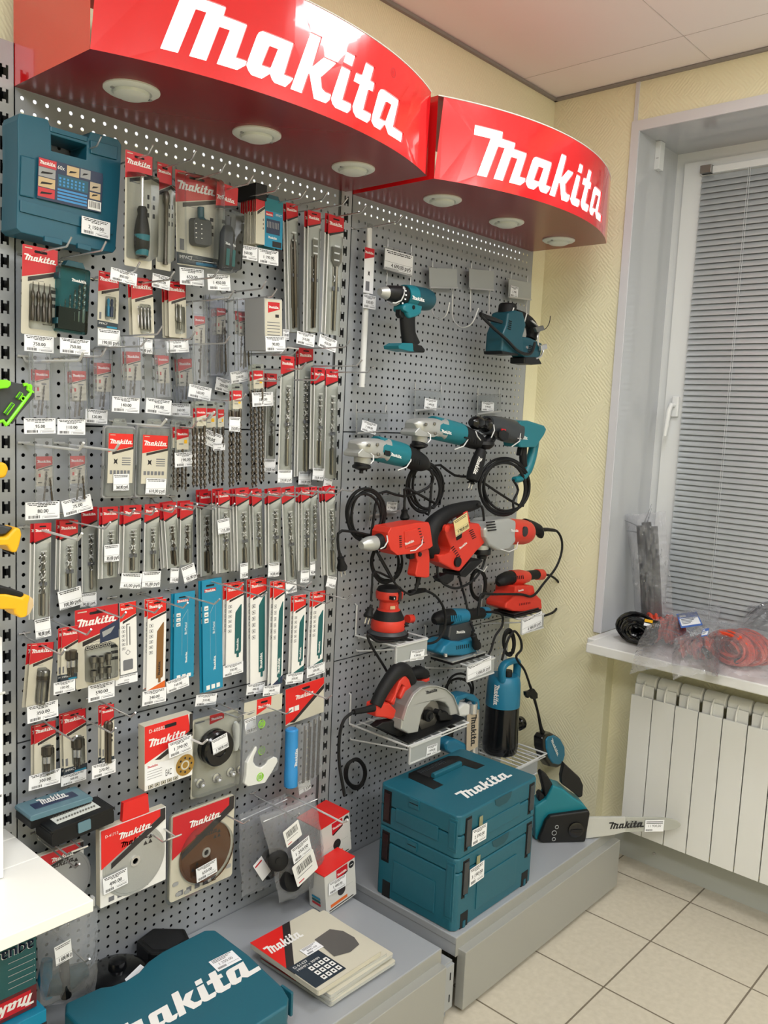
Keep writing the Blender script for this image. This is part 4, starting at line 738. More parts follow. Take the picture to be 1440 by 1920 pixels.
# teal drill-set case upper right, teal case with six drills
def tealcase(c, y, dz, lab, tg, tip, n=6, lid=True):
    wire_hook(tip, .2, 'wire hook holding the ' + lab); m, w, h = quad(c, y); t = thing('drill_set_case', lab, 'drill set', m @ Vector((w / 2, 0, 0))); g = MB(); g.m = m
    g.prism(rrect(0, -h, w, 0, .005, 2), -dz, -dz + .004, 'teal_back'); g.prism([(w * .15, 0), (w * .85, 0), (w * .75, h * .09), (w * .25, h * .09)], -dz, -.002, 'teal_dark'); g.build('back_shell', t, bevel=.001)
    g = MB(); g.m = m; g.box(w * .05, w * .95, -h * .95, -h * .62, -dz + .004, -.006, 'black'); g.build('bit_rack', t)
    g = MB(); g.m = m
    for k in range(n): x = w * (.12 + .155 * k * 5 / (n - 1)); drill(g, x, -h * (.58 - .43 * k / (n - 1)), -h * .82, .0012 + .0006 * k, .3, -dz * .4)
    g.build('drill_bit', t)
    if lid: g = MB(); g.m = m; g.prism(rrect(0, -h, w, 0, .005, 2), -dz + .004, .0, 'tealclear'); g.logo(w * .38, -h * .22, w * .5, 'white', .0004); g.build('lid', t)
    g = MB(); g.m = m; [g.box(-.003, 0, -h * a_ - .012, -h * a_, -dz, 0, 'teal_dark') for a_ in (.12, .8)]; g.build('hinge', t)
    tb = MB(); tagmesh(tb, tg[:6], y - .001, tg[6], tg[7]); tb.build('price_tag', t)['label'] = 'white price tag'
    return t, m, w, h
tealcase((114, 495, 170, 503, 108, 620), -.10, .022, 'teal see-through case with six silver drills in rising sizes', (112, 632, 169, 636, 112, 662, '750.00', 'B'), (199, 453))
t, m, w, h = tealcase((497, 370, 531, 378, 495, 461), -.10, .03, 'teal case of bits right behind the black-topped stack', (484, 465, 522, 471, 484, 493, '1 190.00', 'B'), (574, 357), lid=False)
g = MB(); g.m = m; g.prism([(0, 0), (w, 0), (w, -h), (0, -h)], -.002, .0, 'makblue'); g.rect(0, -h * .25, w, 0, .0003, 'teal_tool'); g.rect(w * .05, -h * .36, w * .45, -h * .27, .0004, 'red'); g.logo(w * .07, -h * .345, w * .36, 'white', .0006); g.rect(w * .1, -h * .72, w * .85, -h * .42, .0005, 'navy')
for k in range(8): g.rect(w * (.14 + .085 * k), -h * .6, w * (.17 + .085 * k), -h * .47, .0007, 'cardgray')
g.rect(w * .45, -h * .98, w * .95, -h * .86, .0005, 'ink'); g.text('IMPACT', w * .6, -h * .33, h * .05, 'white', .0006, wmax=w * .35); g.logo(w * .2, -h * .82, w * .5, 'white', .0006); g.build('front_label', t)
# grey carton
def carton(c, y, dep, lab, name='carton', cat='box', mt='cardgray', front=None):
    m, w, h = quad(c, y); t = thing(name, lab, cat, m @ Vector((w / 2, -h, -dep / 2))); g = MB(); g.m = m; g.prism([(0, 0), (0, -h), (w, -h), (w, 0)], -dep, 0, mt); g.build('box', t, bevel=.001); g = MB(); g.m = m; front(g, w, h); g.build('printed_front', t); return t, m, w, h
def f1(g, w, h):
    g.rect(w * .03, -h * .98, w * .97, -h * .02, .0006, 'cream'); g.flat([[(w * .2, -h * .07), (w * .85, -h * .07), (w * .85, -h * .2), (w * .2, -h * .28)][::-1]], .0008, 'red'); g.logo(w * .24, -h * .19, w * .55, 'white', .001)
    g.text('70890', w * .2, -h * .88, h * .07, 'ink', .0009, wmax=w * .65, bold=True)
    for k in range(5): g.rect(w * .15, -h * (.45 + .06 * k), w * .85, -h * (.465 + .06 * k), .0008, 'grayink')
    g.rect(w * .6, -h * .36, w * .8, -h * .3, .0008, 'ink')
t, m, w, h = carton((495, 558, 529, 565, 496, 657), -.165, .075, 'grey carton with cream front and number row, hanging below the saw pack stack', front=f1)
tb = MB(); tagmesh(tb, (497, 630, 535, 638, 498, 659), -.168, '90,00', 'B'); tb.build('price_tag', t)['label'] = 'white price tag'
wire_hook((555, 652), .2, 'wire hook under the grey carton', double=True)
# row 8: red and cream box with gold cup wheel
y = -.12
def f2(g, w, h):
    g.rect(0, -h, w, 0, .0004, 'white'); g.flat([[(0, 0), (w * .9, 0), (0, -h * .56)][::-1] if 0 else [(0, -h * .58), (w * .95, -h * .3), (w * .9, 0), (0, 0)]], .0008, 'red2'); g.flat([[(w * .3, -h * .58), (w, -h * .28), (w, 0), (w * .91, 0), (w * .91, -h * .24), (w * .15, -h * .58)][::-1] if 0 else [(w * .2, -h * .56), (w, -h * .24), (w, -h * .36), (w * .32, -h * .58)]], .001, 'dark'); g.rect(w * .93, -h * .3, w, 0, .001, 'dark')
    g.logo(w * .08, -h * .34, w * .8, 'white', .0012); g.text('D-60582', w * .08, -h * .12, h * .055, 'white', .0012); g.flat([rrect(w * .4, -h * .115, w * .65, -h * .06, .002, 2)], .0012, 'black_gap')
    g.rect(w * .01, -h * .92, w * .6, -h * .62, .001, 'paper'); g.logo(w * .05, -h * .66, w * .22, 'red', .0012)
    for k in range(4): g.rect(w * .05, -h * (.71 + .04 * k), w * .35, -h * (.716 + .04 * k), .0012, 'grayink')
    g.text('EAC', w * .42, -h * .87, h * .1, 'ink', .0012, wmax=w * .13)
    for k in range(5): g.rect(w * (.07 + .13 * k), -h * .985, w * (.17 + .13 * k), -h * .93, .0012, 'ink'); g.rect(w * (.08 + .13 * k), -h * .98, w * (.16 + .13 * k), -h * .935, .0013, 'cream'); g.flat([[(w * (.09 + .13 * k), -h * .975), (w * (.15 + .13 * k), -h * .96), (w * (.12 + .13 * k), -h * .94)]], .0014, 'ink')
    for r, mt, zz in ((.2, 'gold', .0012), (.09, 'cream', .0016), (.06, 'gold', .0018)): g.flat([circ(w * .84, -h * .8, min(w * r, h * .2), 24)], zz, mt)
    for k in range(8): g.flat([circ(w * .84 + w * .135 * math.cos(k * PI / 4), -h * .8 + w * .135 * math.sin(k * PI / 4), w * .022, 8)], .0015, 'dark')
t, m, w, h = carton((271, 1363, 361, 1340, 271, 1484), y, .028, 'red and cream box with a gold cup wheel, tag 1 390.00', mt='cream', front=f2)
tb = MB(); tagmesh(tb, (315, 1394, 359, 1383, 317, 1423), y - .02, '1 390.00', 'B'); tb.build('price_tag', t)['label'] = 'white price tag'
wire_hook((389, 1387), .2, 'wire hook piercing the red and cream cup wheel box', mt='wirewhite', r=.0028)
# trimmer head pack
y = -.075; m, w, h = quad((362, 1350, 446, 1337, 357, 1500), y); t = thing('trimmer_head_pack', 'grey card with a black round trimmer head, nuts and white knob', 'tool pack', m @ Vector((w / 2, 0, 0)))
g = MB(); g.m = m; g.prism(rrect(0, -h, w, .0, .004, 2), -.001, 0, 'cream'); g.flat([[(w * .36, 0), (w * .68, 0), (w * .68, -h * .08), (w * .36, -h * .115)][::-1]], .0006, 'red'); g.logo(w * .39, -h * .07, w * .26, 'white', .0008); g.rect(w * .05, -h * .06, w * .25, -h * .045, .0006, 'grayink'); g.build('card', t)
g = MB(); g.m = m; g.prism(rrect(0, -.01, w, h * .16, .008, 3), -.001, .001, 'clear'); g.prism(rrect(w * .02, -h * .97, w * .98, -h * .03, .006, 3), .001, .024, 'clear', taper=.96); g.build('blister', t)
g = MB(); cc = m.inverted() @ W(397, 1397, y); g.m = m; g.lathe((cc.x, cc.y, 0), (0, 0, 1), [(.042, 0), (.046, .004), (.046, .014), (.043, .017), (.046, .02), (.046, .032), (.042, .037), (.02, .038), (.018, .035), (0, .035)], 'gloss_black', 40); g.build('trimmer_head', t)
g = MB(); g.m = m; q = m.inverted() @ W(438, 1380, y); g.sweep([(q.x - .004, q.y + h * .2, .01), (q.x, q.y + h * .16, .01), (q.x, q.y + h * .1, .01), (q.x + .003, q.y, .01), (q.x, q.y - h * .1, .01), (q.x, q.y - h * .17, .01)], [.004, .009, .011, .009, .011, .006], 'plastic_white', 12); g.build('knob', t)
for u, v in ((374, 1468), (405, 1458), (431, 1447)):
    g = MB(); g.m = m; q = m.inverted() @ W(u, v, y); g.lathe((q.x, q.y, 0), (0, 0, 1), [(.0125, 0), (.0125, .004), (.009, .006)], 'chrome', 24); g.lathe((q.x, q.y, .005), (0, 0, 1), [(.0085, 0), (.0085, .012), (.005, .012), (.005, .008)], 'chrome', 6); g.build('nut', t)
tb = MB(); tagmesh(tb, (396, 1389, 426, 1377, 400, 1416), y - .042, '1 760,00 руб', 'R'); tb.build('price_tag', t)['label'] = 'white price tag'
wire_hook((467, 1335), .2, 'double wire hook carrying the trimmer head pack', double=True)
# white chainsaw-brake style part in clear pouch
y = -.09; m, w, h = quad((458, 1318, 529, 1304, 452, 1470), y); t = thing('spare_part_pouch', 'clear pouch with a curved white plastic part, green prints, tag 720,00', 'tool pack', m @ Vector((w / 2, 0, 0)))
hh = h * .2; g = MB(); g.m = m; g.prism([(0, 0), (w, 0), (w, -hh), (0, -hh)], 0, .001, 'cream'); g.flat([[(w * .32, 0), (w * .7, 0), (w * .7, -hh * .55), (w * .32, -hh * .95)][::-1]], .0013, 'red2'); g.logo(w * .35, -hh * .6, w * .33, 'white', .0015); g.flat([rrect(w * .42, -hh * .3, w * .6, -hh * .18, .002, 2)], .0015, 'black_gap'); g.build('header_card', t)
g = MB(); g.m = FR(y - .002); C_ = lambda l: [tuple(p) for p in pxy([(240 + a / 3.4286, 1060 + b / 3.4286) for a, b in l], y)]
g.prism(C_([(808, 1150), (795, 1152), (772, 1200), (742, 1260), (738, 1340), (728, 1395), (745, 1410), (790, 1400), (862, 1385), (900, 1325), (942, 1250), (938, 1228), (915, 1220), (892, 1232), (870, 1242), (862, 1262), (835, 1290), (800, 1278), (783, 1250), (790, 1210), (810, 1168)]), .0, .014, 'plastic_white'); g.build('white_part', t, bevel=.004, seg=3)
g = MB(); g.m = FR(y - .017)
for a, b in ((860, 1020), (860, 1190), (850, 1360)): q = W(240 + a / 3.4286, 1060 + b / 3.4286, y - .017); g.sweep([(q.x + .011 * math.cos(k * PI / 6), q.z + .011 * math.sin(k * PI / 6), 0) for k in range(12)], .0012, 'green', 5, closed=True); [g.box(q.x - .006 + .004 * k, q.x - .004 + .004 * k, q.z - .006, q.z + .006, 0, .0006, 'green') for k in range(4)]
g.build('green_print', t)
g = MB(); g.m = m; g.add([(0, -hh, 0), (w * .5, -hh, .004), (w, -hh, 0), (-.004, -h * .6, .006), (w * .5, -h * .6, .024), (w, -h * .6, .006), (0, -h, .001), (w * .5, -h, .008), (w * .97, -h * .98, .001)], [(0, 3, 4, 1), (1, 4, 5, 2), (3, 6, 7, 4), (4, 7, 8, 5)], 'bag', True); g.build('pouch', t)
tb = MB(); tagmesh(tb, (458, 1351, 480, 1346, 460, 1380), y - .003, '720,00 руб', 'R'); tb.build('price_tag', t)['label'] = 'white price tag'
wire_hook((547, 1331), .2, 'wire hook holding the pouch with the white part')
# hedge-saw attachment with blue tube
y = -.075; m, w, h = quad((535, 1293, 607, 1284, 535, 1480), y); t = thing('attachment_pack', 'clear pack with a blue tube and dark blades under a red and cream card', 'tool pack', m @ Vector((w / 2, 0, 0)))
hh = h * .36; g = MB(); g.m = m; g.prism([(0, 0), (w, 0), (w, -hh), (0, -hh)], 0, .001, 'cream'); g.flat([[(0, 0), (w, 0), (w, -hh * .18), (w * .2, -hh * .9), (0, -hh * .98)][::-1]], .0013, 'red2'); g.flat([[(w * .1, -hh * .95), (w, -hh * .2), (w, -hh * .32), (w * .22, -hh * .99)][::-1]], .0012, 'dark'); g.logo(w * .25, -hh * .38, w * .48, 'white', .0015); g.flat([rrect(w * .42, -hh * .17, w * .62, -hh * .1, .002, 2)], .0015, 'black_gap')
for k in range(2): g.rect(w * (.08 + .14 * k), -hh * .68, w * (.2 + .14 * k), -hh * .54, .0015, 'white')
g.build('header_card', t)
g = MB(); a, b = W(547, 1366, y - .02), W(545, 1476, y - .02); g.sweep([a, a + (b - a) * .02, a + (b - a) * .7, a + (b - a) * .71, a + (b - a) * .97, b], [.014, .0185, .0185, .0195, .0195, .012], 'skyblue', 20); g.build('blue_tube', t)
g = MB(); q = a + (b - a) * .62; g.m = Matrix.Translation(q + Vector((.006, -.0192, 0))) @ Matrix(((0, -1, 0, 0), (0, 0, -1, 0), (1, 0, 0, 0), (0, 0, 0, 1))); g.logo(0, 0, .055, 'white', 0); g.build('tube_lettering', t)
for k in range(4): g = MB(); a, b = W(572 + 9 * k, 1360 - 6 * k, y - .004), W(567 + 9 * k, 1468 - 5 * k, y - .004); g.box(a.x - .005, a.x + .005, a.y - .002, a.y, b.z, a.z, 'blade_brown'); g.cyl(a + Vector((0, -.004, 0)), a + Vector((0, -.004, -.012)), .003, 'chrome', 8); g.build('blade', t)
g = MB(); g.m = m; g.add([(0, -hh, 0), (w * .4, -hh, .03), (w, -hh, 0), (0, -h, .003), (w * .4, -h * 1.0, .03), (w * .95, -h * .97, .003)], [(0, 3, 4, 1), (1, 4, 5, 2)], 'bag', True); g.build('pouch', t)
tb = MB(); tagmesh(tb, (558, 1467, 581, 1458, 561, 1492), y - .003, '1 150', 'R'); tb.build('price_tag', t)['label'] = 'white price tag'
wire_hook((622, 1303), .2, 'wire hook holding the pack with the blue tube')
# discs
def discpack(c, y, dep, lab, rd, dc, dr, dmt, logo_ink, tg, tip, clam=False, dbl=False, head_=.5, sku='', y0=None):
    wire_hook(tip, .2, 'wire hook carrying the ' + lab, double=dbl)
    m, w, h = quad(c, y); t = thing('disc_pack', lab, 'disc pack', m @ Vector((w / 2, 0, 0)), 'disc packs on the pegboard'); g = MB(); g.m = m; q = m.inverted() @ W(dc[0], dc[1], y)
    hole = circ(q.x, q.y, dr * 1.04, 40)
    g.prism(rrect(0, -h, w, 0, .008 if clam else .002, 3), -dep, -.002, 'cream'); g.flat([rrect(0, -h, w, 0, .008 if clam else .002, 3)], 0, 'white' if not clam else 'cream')
    g.flat([[(0, -h * head_), (w * .98, -h * .02), (0, -.001)][::-1] if 0 else [(w * .01, -h * head_), (w * .9, -h * .1), (w * .9, -h * .005), (w * .01, -h * .005)]], .003, rd); g.flat([[(w * .15, -h * head_ * 1.08), (w * .98, -h * .16), (w * .98, -.001), (w * .9, -.001), (w * .9, -h * .1), (w * .15, -h * head_ * .93)]], .0035, 'dark')
    g.logo(w * .26, -h * .2, w * .5, 'white', .0045)
    if sku: g.text(sku, w * .06, -h * .11, h * .035, 'white', .0045)
    for k in range(5): g.rect(w * (.12 + .13 * k), -h * .96, w * (.2 + .13 * k), -h * .9, .001, 'dark' if k > 2 else 'grayink')
    g.build('card', t)
    g = MB(); g.m = m; g.lathe((q.x, q.y, .0005), (0, 0, 1), [(dr, 0), (dr, .0015), (dr * .93, .0016), (dr * .92, .0022), (.012, .0022), (.012, .0005)], dmt, 60)
    for s in (1, -1):
        for i in range(2):
            for j in range(2 - i) if s > 0 else range(2 - i): xx = q.x + s * dr * .42 + (i - .5 + j * 0 + j) * dr * .16 - (0 if s > 0 else 0); yy = q.y + s * dr * .42 + i * dr * .15; g.flat([[(xx - dr * .07, yy - dr * .06), (xx + dr * .07, yy - dr * .06), (xx, yy + dr * .07)]], .003, logo_ink)
    g.logo(q.x - dr * .45, q.y + dr * .55, dr * .9, logo_ink, .003); g.build('cutting_disc', t)
    g = MB(); g.m = m; g.lathe((q.x, q.y, .002), (0, 0, 1), [(.013, 0), (.013, .003), (.007, .003), (.007, 0)], 'chrome', 24)
    if clam: pass
    g.build('hub', t)
    if clam:
        g = MB(); g.m = m; g.prism(rrect(-.008, -h - .01, w + .008, .03, .02, 5), -dep * .5, -dep * .5 + .0015, 'clear'); g.prism(circ(q.x, q.y, dr * 1.05, 40), .004, .014, 'clear', taper=.97)
        g.build('clamshell', t)
        for a_, b_ in ((.07, .8), (.12, .93), (.25, .95), (.85, .2), (.92, .86), (.1, .12)): g = MB(); g.m = m; g.prism(rrect(w * a_ - .007, -h * b_ - .005, w * a_ + .01, -h * b_ + .005, .004, 2), .001, .002, 'cardgray'); g.build('moulding', t)
    if tg: tb = MB(); tagmesh(tb, tg[:6], y - .007 - (.01 if clam else 0), tg[6], tg[7]); tb.build('price_tag', t)['label'] = 'white price tag'
    return t, m, w, h
t, m, w, h = discpack((187, 1558, 311, 1512, 188, 1704), -.13, .018, 'red and white box with a silver diamond disc, tag 490.00', 'red2', (252, 1613), .082, 'alu', 'dark', (192, 1648, 239, 1633, 194, 1679, '490.00', 'B'), (330, 1567), dbl=True, sku='D-41713')
g = MB(); g.m = m; g.prism([(w * .33, -.003), (w * .74, .0), (w * .72, .045), (w * .35, .045)], -.012, -.001, 'red2'); g.build('hanging_tab', t)
discpack((322, 1532, 440, 1490, 318, 1694), -.115, .012, 'clear clamshell with a brown saw disc, tag 650.00', 'red', (385, 1597), .079, 'bronze', 'dark', (367, 1630, 406, 1612, 369, 1656, '650.00', 'B'), (467, 1538), clam=True)
discpack((72, 1606, 157, 1578, 72, 1700), -.07, .012, 'disc pack with a grey disc half hidden by the white shelf', 'red', (112, 1655), .075, 'cardgray', 'dark', None, (149, 1620), head_=.3)
# boxes resting on wires
for c, y, dep, lab, top in (((57, 1530, 172, 1500, 57, 1556), -.10, .07, 'box with a translucent grey-blue lid resting on wire prongs', 'tealclear'), ((96, 1551, 214, 1522, 98, 1590), -.15, .075, 'black bit box with a clear top full of bits, resting on wire prongs', 'clear')):
    m, w, h = quad(c, y); t = thing('bit_box', lab, 'bit box', m @ Vector((w / 2, -h, -dep / 2))); g = MB(); g.m = m; g.prism(rrect(0, -h, w, -h * .35, .004, 2), -dep, 0, 'black'); g.build('tray', t, bevel=.002)
    g = MB(); g.m = m
    if top == 'tealclear': g.prism(rrect(-.002, -h * .4, w + .002, 0, .006, 2), -dep - .002, .002, 'lid_blue'); g.box(w * .15, w * .85, 0, .0015, -dep * .7, -dep * .3, 'navy'); g.build('lid', t, bevel=.006, seg=3); g = MB(); g.m = m @ Matrix.Translation((w * .28, .0018, -dep * .42)) @ Matrix.Rotation(-PI / 2, 4, 'X'); g.logo(0, 0, w * .45, 'white', .0002, h=.03); g.build('lettering', t)
    else:
        g.prism(rrect(-.001, -h * .36, w + .001, -h * .2, .006, 2), -dep, .001, 'black'); g.build('lid', t, bevel=.002); g = MB(); g.m = m; g.box(w * .15, w * .85, -h * .2, -h * .185, -dep * .8, -dep * .25, 'lamp_white')
        for i in range(14):
            for j in range(2): g.sweep([(w * (.2 + .045 * i), -h * .18, -dep * (.65 - .25 * j)), (w * (.2 + .045 * i), -h * .12, -dep * (.65 - .25 * j))], .0022, 'steel', 6)
        g.build('bit_row', t); g = MB(); g.m = m; g.prism(rrect(w * .4, -h * .8, w * .6, -h * .3, .002, 2), 0, .004, 'lid_blue'); g.build('latch', t, bevel=.001)
wire_hook((150, 1590), .2, 'double wire prongs carrying the two bit boxes', double=True)
# ---- bag builder ----
def bag(nm, parent, pts, bulge, mt='bag', nx=14, ny=16, wr=.006, seed=1, back=True, nrm=Vector((0, -1, 0)), pinch=.25):
    # pts: TL, TR, BR, BL as world points; front and back sheets with wrinkles
    rnd = random.Random(seed); A, B, C_, D = [Vector(p) for p in pts]; ph = [(rnd.uniform(2, 9), rnd.uniform(2, 9), rnd.uniform(0, 6.28), rnd.uniform(.4, 1)) for _ in range(7)]
    mb = MB()
    for side in ((1, -.35) if back else (1,)):
        V = []
        for j in range(ny + 1):
            for i in range(nx + 1):
                s, q = i / nx, j / ny; p = (A * (1 - s) + B * s) * (1 - q) + (D * (1 - s) + C_ * s) * q; e = min(s, 1 - s, .5) * 2; f = math.sin(PI * min(1, q * .9 + .05)) ** .6 * (1 - (1 - e) ** 2.2)
                wn = sum(a * math.sin(b * s * PI + c * q * PI + d) for b, c, d, a in ph) / 3; wn = abs(wn) * 1.4 - .5
                inp = (D - A) * 0; p = p + nrm * (side * (bulge * f) + wr * wn * (.3 + f)) + (B - A) * (math.sin(q * 5 + seed) * .018 + (.0 if i not in (0, nx) else rnd.uniform(-.012, .012))) + (D - A) * ((.0 if j not in (0, ny) else rnd.uniform(-.008, .008)))
                V.append(p)
        mb.add(V, [(j * (nx + 1) + i, (j + 1) * (nx + 1) + i, (j + 1) * (nx + 1) + i + 1, j * (nx + 1) + i + 1) for j in range(ny) for i in range(nx)], mt, True)
    return mb.build(nm, parent, ang=60)
def zipbag(c4, y, lab, seed, tip):
    pts = [W(u, v, y) for u, v in c4]; t = thing('zip_bag', lab, 'zip bag', (pts[0] + pts[1]) / 2, 'zip bags with black wheels'); bag('bag', t, pts, .03, seed=seed, wr=.007, mt='bag')
    g = MB(); a, b = pts[0] + (pts[3] - pts[0]) * .06, pts[1] + (pts[2] - pts[1]) * .06; g.sweep([a + Vector((0, -.006, 0)), b + Vector((0, -.006, 0))], .0014, 'paper', 6); g.build('zip_line', t)
    return t, pts
t, p = zipbag([(449, 1527), (535, 1488), (548, 1636), (452, 1683)], -.07, 'rear zip bag with a black wheel and a white sticker, hanging beside the front one', 3, None)
g = MB(); q = W(505, 1620, -.075); g.lathe(q, (.2, -1, .1), [(.03, -.012), (.04, -.008), (.043, 0), (.04, .008), (.03, .012), (.012, .012), (.012, .016)], 'rubber', 32); g.build('wheel', t)
g = MB(); m, w, h = quad((474, 1624, 490, 1612, 492, 1652), -.105); g.m = m; g.prism([(0, 0), (w * 1.2, 0), (w * 1.2, -h), (0, -h)], 0, .0006, 'paper'); g.rect(w * .1, -h * .2, w, -h * .12, .0008, 'red'); g.build('sticker', t)
t, p = zipbag([(489, 1529), (591, 1487), (612, 1648), (524, 1692)], -.138, 'front zip bag with black wheels, two barcodes and tag 1 250.00', 5, None)
for (u, v, r, ax) in ((548, 1640, .045, (.1, -1, .2)), (520, 1612, .03, (-.5, -1, .3))): g = MB(); g.lathe(W(u, v, -.145), ax, [(r * .7, -.016), (r * .95, -.011), (r, 0), (r * .95, .011), (r * .7, .016), (r * .3, .016), (r * .3, .02)], 'rubber', 32); g.build('wheel', t)
def sticker(t, q, y, name='barcode_sticker'):
    m, w, h = quad(q, y); g = MB(); g.m = m; g.prism(rrect(0, -h, w, 0, w * .05, 2), 0, .0005, 'white'); s = .15
    while s < .85: e = s + random.choice((.012, .02, .03)); g.rect(w * s, -h * .52, w * e, -h * .15, .0007, 'ink'); s = e + random.choice((.014, .022))
    g.rect(w * .1, -h * .66, w * .8, -h * .63, .0007, 'grayink'); g.rect(w * .1, -h * .9, w * .35, -h * .85, .0007, 'red'); g.build(name, t)
sticker(t, (530, 1561, 562, 1549, 538, 1590), -.182); sticker(t, (547, 1627, 591, 1608, 558, 1664), -.184)
tb = MB(); tagmesh(tb, (545, 1594, 582, 1580, 551, 1621), -.186, '1 250.00', 'B'); tb.build('price_tag', t)['label'] = 'white price tag'
wire_hook((561, 1525), .2, 'wire hook carrying the two zip bags')
# two red-topped boxes
def f3(g, w, h):
    g.rect(0, -h, w, 0, .0003, 'cardwhite'); g.flat([[(w * .38, -h * .03), (w * .75, -h * .03), (w * .75, -h * .2), (w * .38, -h * .32)][::-1]], .0006, 'red'); g.flat([[(w * .38, -h * .32), (w * .75, -h * .2), (w * .75, -h * .24), (w * .42, -h * .35)][::-1]], .0006, 'dark'); g.logo(w * .4, -h * .2, w * .32, 'white', .0008)
    g.flat([circ(w * .88, -h * .13, w * .09, 20)], .0006, 'ink'); g.rect(w * .83, -h * .14, w * .93, -h * .125, .0008, 'white')
    g.flat([circ(w * .52, -h * .62, w * .13, 20)], .0006, 'dark'); g.rect(w * .15, -h * .9, w * .7, -h * .82, .0006, 'orange'); g.rect(w * .1, -h * .97, w * .9, -h * .94, .0006, 'ink'); g.rect(w * .2, -h * .6, w * .9, -h * .597, .0006, 'grayink')
def redbox(c, y, dep, lab, tg):
    t, m, w, h = carton(c, y, dep, lab, mt='cardwhite', front=f3); g = MB(); g.m = m; g.prism([(-.001, .003), (w + .001, .003), (w + .001, 0), (-.001, 0)], -dep - .001, .001, 'red2'); g.build('red_lid', t)
    g = MB(); g.m = m @ Matrix.Rotation(-PI / 2, 4, 'Y'); 
    for k, mt in enumerate(('makblue', 'teal_blade', 'red')): g.rect(-dep * .8, -h * (.7 + .08 * k), -dep * .3, -h * (.64 + .08 * k), .0015, mt)
    g.build('side_print', t)
    if tg: tb = MB(); tagmesh(tb, tg[:6], y - .003, tg[6], tg[7]); tb.build('price_tag', t)['label'] = 'white price tag'
    return t
redbox((608, 1645, 665, 1616, 612, 1716), -.198, .07, 'lower red-topped white box standing on the left base shelf, tag 1 400.00', (616, 1657, 649, 1644, 616, 1680, '1 400.00', 'B'))
redbox((600, 1557, 655, 1529, 605, 1628), -.12, .10, 'upper red-topped white box hanging on a white rod', None)
wire_hook((652, 1537), .26, 'white rod hook carrying the upper red-topped box', mt='wirewhite', r=.0028)
# ---- base shelf items ----
zt_ = .342; t = thing('tool_case', 'large teal tool case with big white lettering lying on the left base shelf', 'tool case', (.2, -.35, .223))
P1 = [(.01, -.172), (.095, -.178), (.118, -.192), (.14, -.196), (.18, -.19), (.215, -.172), (.26, -.163), (.385, -.163), (.405, -.18), (.402, -.32), (.385, -.46), (.372, -.495), (.35, -.515), (.03, -.515), (-.005, -.49), (-.005, -.2)]
g = MB(); g.prism(P1, .225, .283, 'teal'); g.build('bottom_shell', t, bevel=.01, seg=3)
g = MB(); g.prism([(x - (x - .2) * .0, y) for x, y in P1], .285, zt_, 'teal'); g.build('lid', t, bevel=.014, seg=4)
g = MB(); g.box(.404, .412, -.47, -.43, .26, .32, 'teal'); g.box(.404, .412, -.27, -.23, .26, .32, 'teal'); g.build('latch', t, bevel=.003)
a, b = WZ(255, 1910, zt_), WZ(490, 1815, zt_); g = MB(); g.m = Matrix.Translation((b.x - .40, b.y - .006, zt_ + .0004)); g.logo(0, 0, .40, 'white', .0004); g.sweep([(.365 + .009 * math.cos(k * PI / 6), .088 + .009 * math.sin(k * PI / 6), .0006) for k in range(12)], .0009, 'white', 4, closed=True); g.text('R', .3605, .0825, .011, 'white', .0006); g.build('lettering', t)
q = [WZ(u, v, zt_ + .001) for u, v in ((391, 1804), (435, 1782), (452, 1793), (409, 1822))]
def toptag(q, txt, t, z=0):
    a, b, d = Vector(q[0]), Vector(q[1]), Vector(q[3]); vx = (b - a); vy = (a - d); mm = Matrix(((vx.x, vy.x, 0, d.x), (vx.y, vy.y, 0, d.y), (0, 0, 1, d.z + z), (0, 0, 0, 1))); g = MB(); g.m = mm; g.prism([(0, 0), (1, 0), (1, 1), (0, 1)], 0, .0005, 'paper')
    for k in range(3): g.rect(.08, .9 - .1 * k, .9 - .15 * k, .94 - .1 * k, .0008, 'ink')
    g.text(txt, .5, .38, .2, 'ink', .0008, align='C', wmax=.6); s = .08
    while s < .42: g.rect(s, .1, s + .02, .26, .0008, 'ink'); s += .035
    g.rect(.5, .18, .95, .2, .0008, 'ink'); g.build('price_tag', t)['label'] = 'white price tag'
toptag(q, '1 250.00', t)
# pile of disc packs
def flatpack(x0, x1, y0, y1, z0, z1, rz, lab, top=False):
    t = thing('disc_pack', lab, 'disc pack', ((x0 + x1) / 2, (y0 + y1) / 2, z0), None if top else 'flat disc packs under the top one'); M_ = Matrix.Translation(((x0 + x1) / 2, (y0 + y1) / 2, 0)) @ Matrix.Rotation(rz, 4, 'Z'); w, h = (x1 - x0) / 2, (y1 - y0) / 2
    g = MB(); g.m = M_; g.prism(rrect(-w, -h, w, h, .006, 2), z0, z1 - .001, 'cream' if top else 'cap2'); g.flat([rrect(-w, -h, w, h, .006, 2)], z1, 'cream'); z = z1 + .0006
    g.flat([[(-w, -h * .05), (-w * .1, h), (-w, h)]], z, 'red2') if not top else g.flat([[(-w, -h * .1), (-w * .02, h * .995), (-w, h)][::1]], z, 'red2')
    if top: g.flat([[(-w, -h * .35), (-w, -h * .1), (-w * .02, h), (w * .22, h)][::-1]], z, 'dark')
    g.build('card', t)
    if not top:
        g = MB(); g.m = M_; g.lathe((w * .55, -h * .6, z1), (0, 0, 1), [(.012, 0), (.012, .0012), (.005, .0012)], 'steel', 20); g.prism(circ(-w * .6, -h * .7, .014, 16), z1, z1 + .0012, 'cardgray'); g.build('fitting', t)
    return t, M_, w, h, z
